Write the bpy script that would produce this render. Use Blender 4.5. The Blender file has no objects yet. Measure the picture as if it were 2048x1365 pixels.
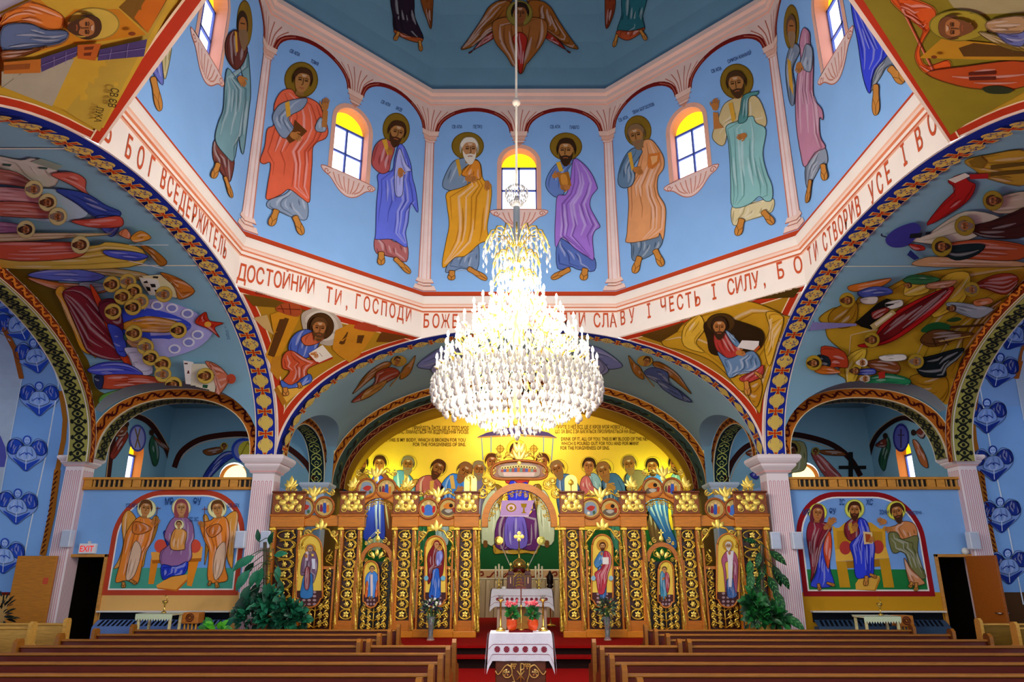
import bpy, bmesh, math, random
from math import sin, cos, pi, radians, sqrt
from mathutils import Vector as V, Matrix
from mathutils.bvhtree import BVHTree
from mathutils.geometry import tessellate_polygon
SC = bpy.context.scene
COL = SC.collection
random.seed(7)
# ---------------------------------------------------------------- camera
F = 1428.8; TH = 0.312896; YAW = 0.0037177; CAM = V((-0.1131, 0, 1.75))
cd = bpy.data.cameras.new('camera'); cam = bpy.data.objects.new('camera', cd); COL.objects.link(cam)
cam.location = CAM; cam.rotation_euler = (pi/2 + TH, 0, YAW)
cd.sensor_width = 36; cd.lens = F/2048*36; cd.clip_start = 0.05; cd.clip_end = 200
SC.camera = cam
# ---------------------------------------------------------------- world, light, exposure
w = bpy.data.worlds.new('daylight'); SC.world = w; w.use_nodes = True
bg = w.node_tree.nodes['Background']; bg.inputs[0].default_value = (0.93, 0.97, 1, 1); bg.inputs[1].default_value = 2.2
SC.view_settings.view_transform = 'Standard'; SC.view_settings.look = 'None'
SC.view_settings.gamma = 1; SC.view_settings.use_curve_mapping = False
SC.view_settings.exposure = 0.0
SC.cycles.max_bounces = 6; SC.cycles.diffuse_bounces = 3; SC.cycles.glossy_bounces = 3
SC.cycles.transmission_bounces = 4; SC.cycles.transparent_max_bounces = 8
SC.cycles.use_denoising = True
SC.cycles.caustics_reflective = False; SC.cycles.caustics_refractive = False
SC.cycles.sample_clamp_indirect = 6
def area_light(name, loc, rot, sx, sy, power, col=(1,1,1)):
    l = bpy.data.lights.new(name, 'AREA'); l.shape = 'RECTANGLE'; l.size = sx; l.size_y = sy; l.energy = power; l.color = col
    o = bpy.data.objects.new(name, l); o.location = loc; o.rotation_euler = rot; COL.objects.link(o); return o
# ---------------------------------------------------------------- helpers
def lin(c): return c/12.92 if c <= .04045 else ((c+.055)/1.055)**2.4
def hx(s):
    if isinstance(s, tuple): return s
    s = s.lstrip('#')
    if len(s) == 3: s = ''.join(ch*2 for ch in s)
    return tuple(lin(int(s[i:i+2], 16)/255) for i in (0, 2, 4))
def mixc(a, b, t): return tuple(x+(y-x)*t for x, y in zip(a, b))
MATS = {}
def mat(name, col=None, rough=.6, metal=0., spec=.5, noise=0., scale=8., bump=0., emit=0., trans=0., stretch=None, ior=1.45):
    if name in MATS: return MATS[name]
    m = bpy.data.materials.new(name); m.use_nodes = True; nt = m.node_tree; b = nt.nodes['Principled BSDF']
    b.inputs['Roughness'].default_value = rough; b.inputs['Metallic'].default_value = metal
    b.inputs['Specular IOR Level'].default_value = spec; b.inputs['IOR'].default_value = ior
    b.inputs['Transmission Weight'].default_value = trans
    N = nt.nodes.new; L = nt.links.new
    if col is None:
        a = N('ShaderNodeAttribute'); a.attribute_name = 'Col'; src = a.outputs['Color']
    else:
        r = N('ShaderNodeRGB'); r.outputs[0].default_value = (*hx(col), 1); src = r.outputs[0]
    if noise or bump:
        tc = N('ShaderNodeTexCoord'); mp = N('ShaderNodeMapping'); L(tc.outputs['Object'], mp.inputs[0])
        if stretch: mp.inputs['Scale'].default_value = stretch
        nz = N('ShaderNodeTexNoise'); nz.inputs['Scale'].default_value = scale; nz.inputs['Detail'].default_value = 5
        L(mp.outputs[0], nz.inputs['Vector'])
        if noise:
            mr = N('ShaderNodeMapRange'); mr.inputs['From Min'].default_value = .3; mr.inputs['From Max'].default_value = .7
            mr.inputs['To Min'].default_value = 1-noise; mr.inputs['To Max'].default_value = 1+noise
            L(nz.outputs['Fac'], mr.inputs[0])
            vm = N('ShaderNodeVectorMath'); vm.operation = 'SCALE'; L(src, vm.inputs[0]); L(mr.outputs[0], vm.inputs['Scale']); src = vm.outputs[0]
        if bump:
            bp = N('ShaderNodeBump'); bp.inputs['Strength'].default_value = bump; bp.inputs['Distance'].default_value = .01
            L(nz.outputs['Fac'], bp.inputs['Height']); L(bp.outputs[0], b.inputs['Normal'])
    L(src, b.inputs['Base Color'])
    if emit:
        L(src, b.inputs['Emission Color']); b.inputs['Emission Strength'].default_value = emit
    MATS[name] = m; return m
PAINT = mat('mural_paint', None, .75, spec=.15, noise=.06, scale=3)
PLAST = mat('painted_plaster', None, .8, spec=.15, noise=.04, scale=1.2)
WOOD = mat('oak', None, .35, spec=.4, noise=.16, scale=5, stretch=(1.2, 9, 9))
GOLD = mat('gilded_carving', None, .3, metal=.55, spec=.6, noise=.12, scale=18)
BRASS = mat('polished_brass', '#f0c860', .18, metal=.9)
CLOTH = mat('linen', None, .9, spec=.1, noise=.04, scale=40)
GENERIC = mat('painted_metal', None, .45, spec=.4, noise=.05, scale=6)

class MB:
    """collects polygons, each with a colour, and builds them as one mesh object"""
    def __init__(s): s.v = []; s.f = []; s.c = []; s.col = (.5, .5, .5); s.sm = []; s.smooth = False
    def face(s, pts, col=None):
        i = len(s.v); s.v += [tuple(p) for p in pts]; s.f.append(tuple(range(i, i+len(pts)))); s.c.append(hx(col) if col else s.col); s.sm.append(s.smooth)
    def mesh(s, vs, fs, col=None):
        i = len(s.v); s.v += [tuple(p) for p in vs]; c = hx(col) if col else s.col
        for f in fs: s.f.append(tuple(i+k for k in f)); s.c.append(c); s.sm.append(s.smooth)
    def box(s, x0, x1, y0, y1, z0, z1, col=None, M=None):
        vs = [V((x, y, z)) for z in (z0, z1) for y in (y0, y1) for x in (x0, x1)]
        if M: vs = [M @ q for q in vs]
        s.mesh(vs, [(0,2,3,1),(4,5,7,6),(0,1,5,4),(2,6,7,3),(0,4,6,2),(1,3,7,5)], col)
    def bbox(s, x0, x1, y0, y1, z0, z1, b=.01, col=None, M=None):
        """box with bevelled edges"""
        bm = bmesh.new(); bmesh.ops.create_cube(bm, size=1)
        for q in bm.verts: q.co = V(((x0+x1)/2+q.co.x*(x1-x0), (y0+y1)/2+q.co.y*(y1-y0), (z0+z1)/2+q.co.z*(z1-z0)))
        bmesh.ops.bevel(bm, geom=bm.edges[:], offset=b, segments=2, affect='EDGES', profile=.5)
        if M: bm.transform(M)
        s.bm(bm, col)
    def bm(s, bm, col=None):
        bm.verts.index_update(); s.mesh([q.co.copy() for q in bm.verts], [[q.index for q in f.verts] for f in bm.faces], col); bm.free()
    def grid(s, rows, col=None, closed=False, flip=False):
        n = len(rows[0]); vs = [p for r in rows for p in r]; fs = []
        for j in range(len(rows)-1):
            for i in range(n if closed else n-1):
                a, b, c, d = j*n+i, j*n+(i+1) % n, (j+1)*n+(i+1) % n, (j+1)*n+i
                fs.append((a, d, c, b) if flip else (a, b, c, d))
        s.mesh(vs, fs, col)
    def lathe(s, prof, n=20, col=None, at=(0,0,0), M=None, a0=0):
        rows = []
        for r, z in prof:
            row = [V((at[0]+r*cos(a0+2*pi*i/n), at[1]+r*sin(a0+2*pi*i/n), at[2]+z)) for i in range(n)]
            rows.append([M @ q for q in row] if M else row)
        s.grid(rows, col, closed=True)
        i = len(s.v)
        for row, fl in ((rows[0], True), (rows[-1], False)): s.face(row[::-1] if fl else row, col)
    def tube(s, pts, r, n=8, col=None, taper=None):
        pts = [V(p) for p in pts]; rows = []; up = V((0.13, .2, 1)).normalized()
        for i, p in enumerate(pts):
            t = (pts[min(i+1, len(pts)-1)]-pts[max(i-1, 0)]).normalized()
            a = t.cross(up)
            if a.length < 1e-3: a = t.cross(V((1, 0, 0)))
            a.normalize(); b = t.cross(a)
            rr = taper(i/(len(pts)-1))*r if taper else r
            rows.append([p+a*rr*cos(2*pi*k/n)+b*rr*sin(2*pi*k/n) for k in range(n)])
        s.grid(rows, col, closed=True); s.face(rows[0][::-1], col); s.face(rows[-1], col)
    def sphere(s, c, r, n=12, m=8, col=None, sz=(1,1,1)):
        rows = [[V((c[0]+r*sz[0]*sin(pi*j/m)*cos(2*pi*i/n), c[1]+r*sz[1]*sin(pi*j/m)*sin(2*pi*i/n), c[2]-r*sz[2]*cos(pi*j/m))) for i in range(n)] for j in range(m+1)]
        s.grid(rows, col, closed=True)
    def prism(s, pts, d, col=None, caps=True, side=None):
        """pts = planar outline in 3D, extruded along vector d"""
        d = V(d); pts = [V(p) for p in pts]; n = len(pts); back = [p+d for p in pts]
        for i in range(n): s.face([pts[i], pts[(i+1) % n], back[(i+1) % n], back[i]], side or col)
        if caps:
            for t in tessellate_polygon([pts]):
                s.face([pts[k] for k in t], col); s.face([back[k] for k in t[::-1]], side or col)
    def build(s, name, m, parent=None, loc=None):
        me = bpy.data.meshes.new(name); me.from_pydata(s.v, [], s.f)
        ca = me.color_attributes.new('Col', 'FLOAT_COLOR', 'CORNER')
        buf = []
        for p, c in zip(me.polygons, s.c): buf += [c[0], c[1], c[2], 1.]*p.loop_total
        ca.data.foreach_set('color', buf)
        me.polygons.foreach_set('use_smooth', s.sm)
        me.materials.append(m); me.update()
        bm = bmesh.new(); bm.from_mesh(me); bmesh.ops.remove_doubles(bm, verts=bm.verts, dist=1e-5) if any(s.sm) else None
        bm.to_mesh(me); bm.free()
        o = bpy.data.objects.new(name, me); COL.objects.link(o)
        if parent: o.parent = parent
        if loc: o.location = loc
        return o
def tag(o, label=None, cat=None, group=None, kind=None):
    if label: o['label'] = label
    if cat: o['category'] = cat
    if group: o['group'] = group
    if kind: o['kind'] = kind
    return o
def empty(name, label, cat, loc=(0,0,0), rz=0, group=None, kind=None):
    o = bpy.data.objects.new(name, None); o.location = loc; o.rotation_euler = (0, 0, rz); COL.objects.link(o)
    o.empty_display_size = .2
    return tag(o, label, cat, group, kind)
def struct(name, mb, m=None, parent=None, label=None):
    o = mb.build(name, m or PLAST, parent)
    if not parent: o['kind'] = 'structure'
    if label: o['label'] = label
    return o
KIDS = {}
def copy_tree(o, parent=None):
    c = o.copy(); COL.objects.link(c); c.parent = parent
    for ch in list(o.children): copy_tree(ch, c)
    return c
# ray through a pixel of the 2048x1365 frame, met with the real wall planes: used to measure the place
_ct, _st, _c, _s = cos(TH), sin(TH), cos(YAW), sin(YAW)
def ray(u, v):
    x = (u-1024)/F; q = (682.5-v)/F; y = _ct-q*_st; z = _st+q*_ct
    return V((_c*x-_s*y, _s*x+_c*y, z))
def onY(u, v, Y): r = ray(u, v); return CAM+r*((Y-CAM.y)/r.y)
def onX(u, v, X): r = ray(u, v); return CAM+r*((X-CAM.x)/r.x)
def onZ(u, v, Z): r = ray(u, v); return CAM+r*((Z-CAM.z)/r.z)

# ---------------------------------------------------------------- the shell of the church
A = 5.2; YC = 9.826; S = 5.342; K = .423439
ZB = 7.717; ZT = 13.248; ZP = 6.748
ZS, H, NE = 3.95, 3.0, 2.15
def prof(phi, s, h=H, zs=ZS, n=NE):
    c, q = cos(phi), sin(phi)
    return (math.copysign(abs(c)**(2/n), c)*s, zs+h*abs(q)**(2/n))
def prof_z(t, h=H, zs=ZS, n=NE): return zs+h*max(0, 1-abs(t)**n)**(1/n)
def prof_t(z, h=H, zs=ZS, n=NE): return max(0, 1-max(0, (z-zs)/h)**n)**(1/n)
OCT = [(-K*A, YC+S), (K*A, YC+S), (A, YC+K*S), (A, YC-K*S), (K*A, YC-S), (-K*A, YC-S), (-A, YC-K*S), (-A, YC+K*S)]
BLUE = '#8ebbee'; CREAM = '#f0e2d6'; PINK = '#eecfc0'; TEAL = '#86b4cc'; RED = '#b23a1c'; DRED = '#8e1c14'
def faces8():
    for i in range(8):
        a, b = V((*OCT[i], 0)), V((*OCT[(i+1) % 8], 0)); mid = (a+b)/2; u = (b-a)/2
        n = V((0, YC, 0))-mid; n.x -= 0; n = V((-u.y, u.x, 0)).normalized()
        if n.dot(V((0, YC, 0))-mid) < 0: n = -n
        yield i, mid, u, n
def arch_pts(cx, hw, zs, rise, n=14):
    return [(cx-hw*cos(pi*k/n), zs+rise*sin(pi*k/n)) for k in range(n+1)]
def holed(mb, T, s0, s1, z0, z1, hs0, hs1, hz0, hzs, rise, col, n=14):
    """wall panel in local (s,z) with a round-headed hole, T maps to 3D"""
    q = lambda a, b, c, d: mb.face([T(*a), T(*b), T(*c), T(*d)], col)
    q((s0, z0), (hs0, z0), (hs0, z1), (s0, z1)); q((hs1, z0), (s1, z0), (s1, z1), (hs1, z1))
    q((hs0, z0), (hs1, z0), (hs1, hz0), (hs0, hz0)) if hz0 > z0 else None
    ap = arch_pts((hs0+hs1)/2, (hs1-hs0)/2, hzs, rise, n)
    for k in range(n): q(ap[k], ap[k+1], (ap[k+1][0], z1), (ap[k][0], z1))
    return [(hs0, hz0)]+ap+[(hs1, hz0)]
GLASS = mat('window_daylight', '#eef4ff', .3, emit=2.6); YGLASS = mat('window_yellow_glass', '#ffe21a', .3, emit=1.15); PGLASS = mat('window_pale_glass', '#fff4b0', .3, emit=1.6)
WFRAME = mat('window_frame_paint', '#4a5fae', .5)
WN = [0]
def window(mid, u, n, cx, hw, z0, zs, rise, depth=.32, reveal='#e9a58c', vbar=True, yg=None):
    """window in a wall whose room side faces n; (cx,hw) along u (unit)"""
    WN[0] += 1
    root = empty('window_%d' % WN[0], None, None); root['kind'] = 'structure'
    T = lambda s, z, d=0: V((mid.x, mid.y, 0))+u*s+V((0, 0, z))-n*d
    out = [(cx-hw, z0)]+arch_pts(cx, hw, zs, rise)+[(cx+hw, z0)]
    mb = MB()
    for a, b in zip(out, out[1:]+out[:1]): mb.face([T(*a), T(*b), T(*b, depth), T(*a, depth)], reveal)
    mb.build('reveal', PLAST, root)
    D = depth-.06
    g = MB(); g.face([T(cx-hw, z0, D), T(cx+hw, z0, D), T(cx+hw, zs-.02, D), T(cx-hw, zs-.02, D)]); g.build('pane', GLASS, root)
    g = MB(); g.face([T(*p, D) for p in [(cx-hw, zs-.02)]+arch_pts(cx, hw, zs, rise)+[(cx+hw, zs-.02)]]); g.build('pane', yg or YGLASS, root)
    f = MB(); t = .022
    def bar(s0, s1, za, zb):
        p = [T(s, z, D-.05) for s, z in ((s0, za), (s1, za), (s1, zb), (s0, zb))]; f.prism(p, -n*.04)
    bar(cx-hw, cx+hw, zs-.045, zs+.005)
    zm = z0+(zs-z0)*.5
    if vbar: bar(cx-t, cx+t, z0, zs); bar(cx-hw, cx+hw, zm-t, zm+t)
    bar(cx-hw, cx-hw+.03, z0, zs); bar(cx+hw-.03, cx+hw, z0, zs); bar(cx-hw, cx+hw, z0, z0+.03)
    f.build('window_frame', WFRAME, root)
    return out
# drum
drum = MB()
WZ0, WZS, WR, WHW = 9.93, 11.2, .42, .43
for i, mid, u, n in faces8():
    L = u.length; un = u/L
    T = lambda s, z: mid+un*s+V((0, 0, z))
    holed(drum, T, -L, L, ZB, ZT, -WHW, WHW, WZ0, WZS, WR, BLUE)
    window(mid, un, n, 0, WHW, WZ0, WZS, WR)
struct('wall_drum', drum)
# cornices (stepped octagonal mouldings)
def octring(mb, steps, cols):
    """steps = list of (inset, z); octagonal moulding following the drum"""
    rows = []
    for ins, z in steps:
        rows.append([V((x*(1-ins/A), YC+(y-YC)*(1-ins/S), z)) for x, y in OCT])
    for j in range(len(rows)-1):
        for i in range(8):
            mb.face([rows[j][i], rows[j][(i+1) % 8], rows[j+1][(i+1) % 8], rows[j+1][i]], cols[j % len(cols)])
c1 = MB(); octring(c1, [(0, 7.33), (.03, 7.335), (.03, 7.365), (.015, 7.37), (.02, 7.43), (.05, 7.45), (.05, 7.5), (.07, 7.52), (.09, 7.64), (.09, 7.70), (0, 7.72), (.004, 7.84), (0, 7.845)],
           ['#e9b8a0', '#c8603a', '#f0c8b4', CREAM, '#d9825c', '#f0d0bf', '#e7b59c', CREAM, CREAM, '#f5d2c0', '#b8401f', '#f2c9b6'])
struct('trim_1', c1)
c2 = MB(); octring(c2, [(0, 12.85), (.03, 12.87), (.03, 12.93), (.07, 12.97), (.07, 13.07), (.13, 13.12), (.13, 13.24), (0, 13.26)], ['#e2a48e', PINK, '#e8b8a4', PINK, '#eec2ae', PINK, '#d99c86'])
struct('trim_2', c2)
# octagonal dome
dm = MB(); rows = []
for j in range(13):
    a = pi/2*j/12; k = cos(a); rows.append([V((x*k, YC+(y-YC)*k, ZT+5.3*sin(a))) for x, y in OCT])
dm.grid(rows, '#6f98ac', closed=True); struct('ceiling', dm)
DOMEB = BVHTree.FromPolygons(dm.v, dm.f)
# frieze: diagonal bands, and cardinal bands cut by the arches
fr = MB()
for i, mid, u, n in faces8():
    a, b = mid-u, mid+u
    if i % 2: fr.face([a+V((0,0,ZP)), b+V((0,0,ZP)), b+V((0,0,ZB)), a+V((0,0,ZB))], CREAM)
    else:
        N = 16
        for k in range(N):
            q = []
            for t in (k/N, (k+1)/N): q.append((a.lerp(b, t), prof_z((t*2-1)*K)))
            fr.face([q[0][0]+V((0,0,q[0][1])), q[1][0]+V((0,0,q[1][1])), q[1][0]+V((0,0,ZB)), q[0][0]+V((0,0,ZB))], CREAM)
struct('wall_frieze', fr)
# pendentives
def pendentive(sx, sy):
    rows = []; N, M = 28, 14; phi0 = 0
    t1 = K
    for j in range(N+1):
        z = 4.0+(prof_z(K)-4.0)*j/N
        t = prof_t(z) if j < N else K
        if j == N: z = ZP
        p1 = V((sx*A, YC+sy*S*t, z)); p2 = V((sx*A*t, YC+sy*S, z))
        rows.append([p1.lerp(p2, k/M) for k in range(M+1)])
    return rows
PEND = {}
for sx in (-1, 1):
    for sy in (-1, 1):
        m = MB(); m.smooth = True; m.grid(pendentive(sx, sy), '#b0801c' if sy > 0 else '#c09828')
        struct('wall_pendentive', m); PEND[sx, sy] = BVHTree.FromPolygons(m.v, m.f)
# arch soffits, vaults
PH = [pi*k/72 for k in range(73)]
def barrel(mb, axis, c0, c1, s, h, col, sub=1, zs=ZS, cen=0):
    rows = []
    for k in range(sub+1):
        x = c0+(c1-c0)*k/sub; row = []
        for p in PH:
            t, z = prof(p, s, h, zs)
            row.append(V((x, YC+t, z)) if axis == 'x' else V((cen+t, x, z)))
        rows.append(row)
    mb.smooth = True; mb.grid(rows, col); mb.smooth = False
def ring(mb, axis, c, s0, h0, s1, h1, col, zs=ZS):
    rows = [[], []]
    for p in PH:
        for r, (s, h) in enumerate(((s0, h0), (s1, h1))):
            t, z = prof(p, s, h, zs); rows[r].append(V((c, YC+t, z)) if axis == 'x' else V((t, c, z)))
    mb.grid(rows, col)
AW = .44
NAVY = '#1c2c9c'
for sx in (-1, 1):
    m = MB(); barrel(m, 'x', sx*A, sx*(A+AW), S, H, NAVY); struct('trim_arch', m)
m = MB(); barrel(m, 'y', YC-S, YC-S-1.6, A, H, '#a8a4b0'); struct('trim_arch', m)
m = MB(); barrel(m, 'y', YC+S, YC+S+AW, A, H, NAVY); struct('trim_arch', m)
# vault with lunette cut: columns along the axis, far edge stops on the lunette outline
LX0, LX1 = A+AW, 9.05
def lun_z(x, a=LX0-.05, b=LX1+.25, rise=1.27, zs=4.3):
    t = (x-(a+b)/2)/((b-a)/2)
    return zs+rise*max(0, 1-abs(t)**2.3)**(1/2.3)
def lun_vault(mb, sx, col):
    N = 36; rows = []
    sof = []
    for k in range(N+1):
        x = LX0+(LX1-LX0)*k/N; ze = lun_z(x); te = prof_t(ze); row = []
        pe = math.asin(max(0, (ze-ZS)/H)**(NE/2))
        for j in range(73):
            p = max(pe, pi*j/72); t, z = prof(p, S)
            row.append(V((sx*x, YC+t, z)))
        rows.append(row); sof.append([V((sx*x, YC+S*te, ze)), V((sx*x, YC+S, ze))])
    mb.smooth = True; mb.grid(rows, col); mb.smooth = False
    return sof
VB = {}
for sx in (-1, 1):
    m = MB(); sof = lun_vault(m, sx, TEAL); VB[sx] = BVHTree.FromPolygons(m.v, m.f)
    struct('ceiling_vault', m)
    q = MB(); q.grid(sof, '#93a4b2')
    # face of the gallery arch, soffit
    N = 40; o, i_, b = [], [], []
    for k in range(N+1):
        p = pi*k/N; cx = (LX0+LX1)/2+.05; hw = (LX1-LX0)/2+.14
        ax, az = cx-hw*math.copysign(abs(cos(p))**(2/2.3), cos(p)), 4.3+1.27*sin(p)**(2/2.3)
        bx, bz = cx-(hw-.2)*math.copysign(abs(cos(p))**(2/2.3), cos(p)), 4.06+1.29*sin(p)**(2/2.3)
        o.append(V((sx*ax, YC+S, az))); i_.append(V((sx*bx, YC+S, bz))); b.append(V((sx*bx, YC+S+.45, bz)))
    q.grid([o, i_], '#c06a1c'); q.grid([i_, b], '#8a8248'); struct('trim_arch', q)
    GAL = (o, i_, b)
    # end arch of the transept, and the outer bay
    q = MB(); ring(q, 'x', sx*9.05, S, H, S-.2, H-.24, '#7a2c12'); barrel(q, 'x', sx*9.05, sx*9.5, S-.2, H-.24, '#9c9a50'); struct('trim_arch', q)
    q = MB(); barrel(q, 'x', sx*9.5, sx*13, 5.52, 2.1, '#8ab2e6', zs=5.2); struct('ceiling_bay', q); VB[sx*2] = BVHTree.FromPolygons(q.v, q.f)
# N walls of the transepts
NW = 15.35
WALLB = '#86b6f0'; TAN = '#e8b468'
for sx, nm in ((-1, 'left'), (1, 'right')):
    m = MB(); X = lambda a: sx*a
    def pan(x0, x1, z0, z1, col, y=NW): m.face([V((X(x0), y, z0)), V((X(x1), y, z0)), V((X(x1), y, z1)), V((X(x0), y, z1))], col)
    pan(5.3, 8.53, 1.36, 3.42, WALLB); pan(8.53, 9.33, 2.06, 3.42, WALLB); pan(9.33, 9.6, 1.36, 3.42, WALLB); pan(9.4, 13, 1.36, 7.4, WALLB)
    pan(5.3, 8.53, 0, 1.36, TAN if sx < 0 else '#c8901a'); pan(9.33, 13, 0, 1.3 if sx < 0 else 1.36, TAN if sx < 0 else '#5a3a20'); 
    if sx < 0: pan(9.33, 13, 1.3, 1.36, '#8e1c14')
    struct('wall_'+nm, m)
    m = MB(); m.face([V((X(13), -2, 0)), V((X(13), 16, 0)), V((X(13), 16, 7.5)), V((X(13), -2, 7.5))], '#86b0e0'); struct('wall_outer_'+nm, m)
    # gallery room behind
    m = MB(); 
    m.face([V((X(5.62), NW, 3.3)), V((X(9.6), NW, 3.3)), V((X(9.6), 19.4, 3.3)), V((X(5.2), 19.4, 3.3))], '#6a5a4a'); struct('floor_gallery', m)
    m = MB()
    T = lambda s, z: V((X(-s), 19.3, z))
    holed(m, T, -9.5, -5.0, 3.3, 6.2, -8.02, -7.3, 3.5, 4.2, .36, '#7fa8bc')
    window(V((0, 19.3, 0)), V((-sx*1., 0, 0)), V((0, -1, 0)), -7.66, .36, 3.5, 4.16, .36, vbar=False, reveal='#c87a30', yg=PGLASS)
    T = lambda s, z: V((X(9.5), s, z))
    holed(m, T, 15.6, 19.3, 3.3, 6.2, 17.35, 18.05, 3.6, 4.55, .35, '#7fa8bc')
    window(V((X(9.5), 0, 0)), V((0, 1, 0)), V((-sx, 0, 0)), 17.7, .35, 3.6, 4.55, .35, vbar=False, reveal='#d8803a')
    struct('wall_gallery_'+nm, m)
    m = MB(); m.face([V((X(5.62), 15.5, 6.05)), V((X(9.6), 15.5, 6.05)), V((X(9.6), 19.4, 6.05)), V((X(5.2), 19.4, 6.05))], '#6f97a6'); struct('ceiling_gallery', m)
# chancel: vault with side lunettes, end arches, gold wall
def chancel():
    y0, y1 = YC+S+AW, 19.4
    def lz(y):
        t = (y-(y0+y1)/2-.15)/((y1-y0)/2+.1); return 4.25+1.15*max(0, 1-abs(t)**2.3)**(1/2.3)
    N = 30; rows = []; sl, sr = [], []
    for k in range(N+1):
        y = y0+(y1-y0)*k/N; ze = lz(y); pe = math.asin(max(0, (ze-ZS)/H)**(NE/2)); row = []
        for j in range(65):
            p = min(max(pe, pi*j/64), pi-pe); t, z = prof(p, A); row.append(V((t, y, z)))
        rows.append(row); te = A*prof_t(ze); sl.append([V((-te, y, ze)), V((-A, y, ze))]); sr.append([V((te, y, ze)), V((A, y, ze))])
    m = MB(); m.smooth = True; m.grid(rows, '#93b4c0'); struct('ceiling_chancel', m); VB['c'] = BVHTree.FromPolygons(m.v, m.f)
    m = MB(); m.grid(sl, '#8fb0c4'); m.grid(sr, '#8fb0c4')
    for sx in (-1, 1):
        o, i_, b = [], [], []
        for k in range(31):
            p = pi*k/30; cy, hw = (y0+y1)/2+.12, (y1-y0)/2-.02; e = 2/2.3; c_ = math.copysign(abs(cos(p))**e, cos(p))
            o.append(V((sx*A, cy-hw*c_, 4.25+1.15*sin(p)**e))); i_.append(V((sx*A, cy-(hw-.2)*c_, 4.0+1.2*sin(p)**e))); b.append(V((sx*(A+.42), cy-(hw-.2)*c_, 4.0+1.2*sin(p)**e)))
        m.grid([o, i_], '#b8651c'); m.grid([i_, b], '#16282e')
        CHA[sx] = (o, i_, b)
        m.face([V((sx*A, 15.6, .5)), V((sx*A, 19.4, .5)), V((sx*A, 19.4, 3.5)), V((sx*A, 15.6, 3.5))], '#8ab6ee')
        m.face([V((sx*A, 19.4, .5)), V((sx*A, 21.5, .5)), V((sx*A, 21.5, 4.5)), V((sx*A, 19.4, 4.5))], '#6a4a1a')
    struct('trim_arch', m)
CHA = {}
chancel()
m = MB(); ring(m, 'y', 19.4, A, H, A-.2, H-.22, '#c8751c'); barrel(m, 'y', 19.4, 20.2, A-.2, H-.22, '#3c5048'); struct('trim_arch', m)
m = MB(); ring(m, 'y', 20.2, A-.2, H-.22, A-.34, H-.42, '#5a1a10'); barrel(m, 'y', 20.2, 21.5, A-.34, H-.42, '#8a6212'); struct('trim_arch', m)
m = MB(); m.face([V((-5.6, 21.5, 1.815)), V((5.6, 21.5, 1.815)), V((5.6, 21.5, 7.4)), V((-5.6, 21.5, 7.4))], '#f0c02c'); struct('wall_sanctuary', m, mat('gold_leaf_wall', None, .42, metal=.25, spec=.5, noise=.08, scale=1.5))
m = MB(); m.face([V((-5.6, 21.5, .5)), V((5.6, 21.5, .5)), V((5.6, 21.5, 1.815)), V((-5.6, 21.5, 1.815))], '#d8c4a0'); struct('wall_sanctuary_lower', m)
# floors
CARPET = mat('red_carpet', '#860707', .95, spec=.1, noise=.15, scale=60, bump=.4)
m = MB(); m.face([V((-13, -3, 0)), V((13, -3, 0)), V((13, 15.4, 0)), V((-13, 15.4, 0))]); struct('floor', m, CARPET)
m = MB(); m.box(-5.1, 5.1, 13.45, 22, .49, .53); m.box(-5.1, 5.1, 13.12, 13.6, .35, .385); m.box(-1.7, 1.7, 10.4, 13.3, .16, .2); struct('floor_platform', m, CARPET)
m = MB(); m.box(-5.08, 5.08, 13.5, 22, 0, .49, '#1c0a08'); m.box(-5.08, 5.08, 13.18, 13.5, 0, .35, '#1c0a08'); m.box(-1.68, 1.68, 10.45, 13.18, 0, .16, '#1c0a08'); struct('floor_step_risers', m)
# ---------------------------------------------------------------- mural painting tools
def smooth(p, n=4, closed=True):
    if len(p) < 3: return p
    out = []; N = len(p)
    rng = range(N) if closed else range(N-1)
    for i in rng:
        a, b, c, d = (p[(i-1) % N], p[i], p[(i+1) % N], p[(i+2) % N]) if closed else (p[max(i-1, 0)], p[i], p[i+1], p[min(i+2, N-1)])
        for k in range(n):
            t = k/n
            out.append(tuple(.5*(2*b[j]+(c[j]-a[j])*t+(2*a[j]-5*b[j]+4*c[j]-d[j])*t*t+(3*b[j]-a[j]-3*c[j]+d[j])*t**3) for j in (0, 1)))
    if not closed: out.append(p[-1])
    return out
def planemap(p0, n):
    n = V(n).normalized(); p0 = V(p0)
    if n.dot(CAM-p0) < 0: n = -n
    k = (p0-CAM).dot(n)
    def f(x, y, o):
        r = ray(x, y); d = r.dot(n)
        return CAM+r*(k/d)+n*o if abs(d) > 1e-6 else None
    return f
def bvhmap(bvh):
    def f(x, y, o):
        d = ray(x, y).normalized(); h = bvh.ray_cast(CAM, d)
        if h[0] is None: return None
        n = h[1]
        return h[0]+(n if n.dot(d) < 0 else -n)*o
    return f
def localmap(o, ux, uy, n):
    o, ux, uy, n = V(o), V(ux), V(uy), V(n).normalized()
    return lambda x, y, d: o+ux*x+uy*y+n*d
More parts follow.
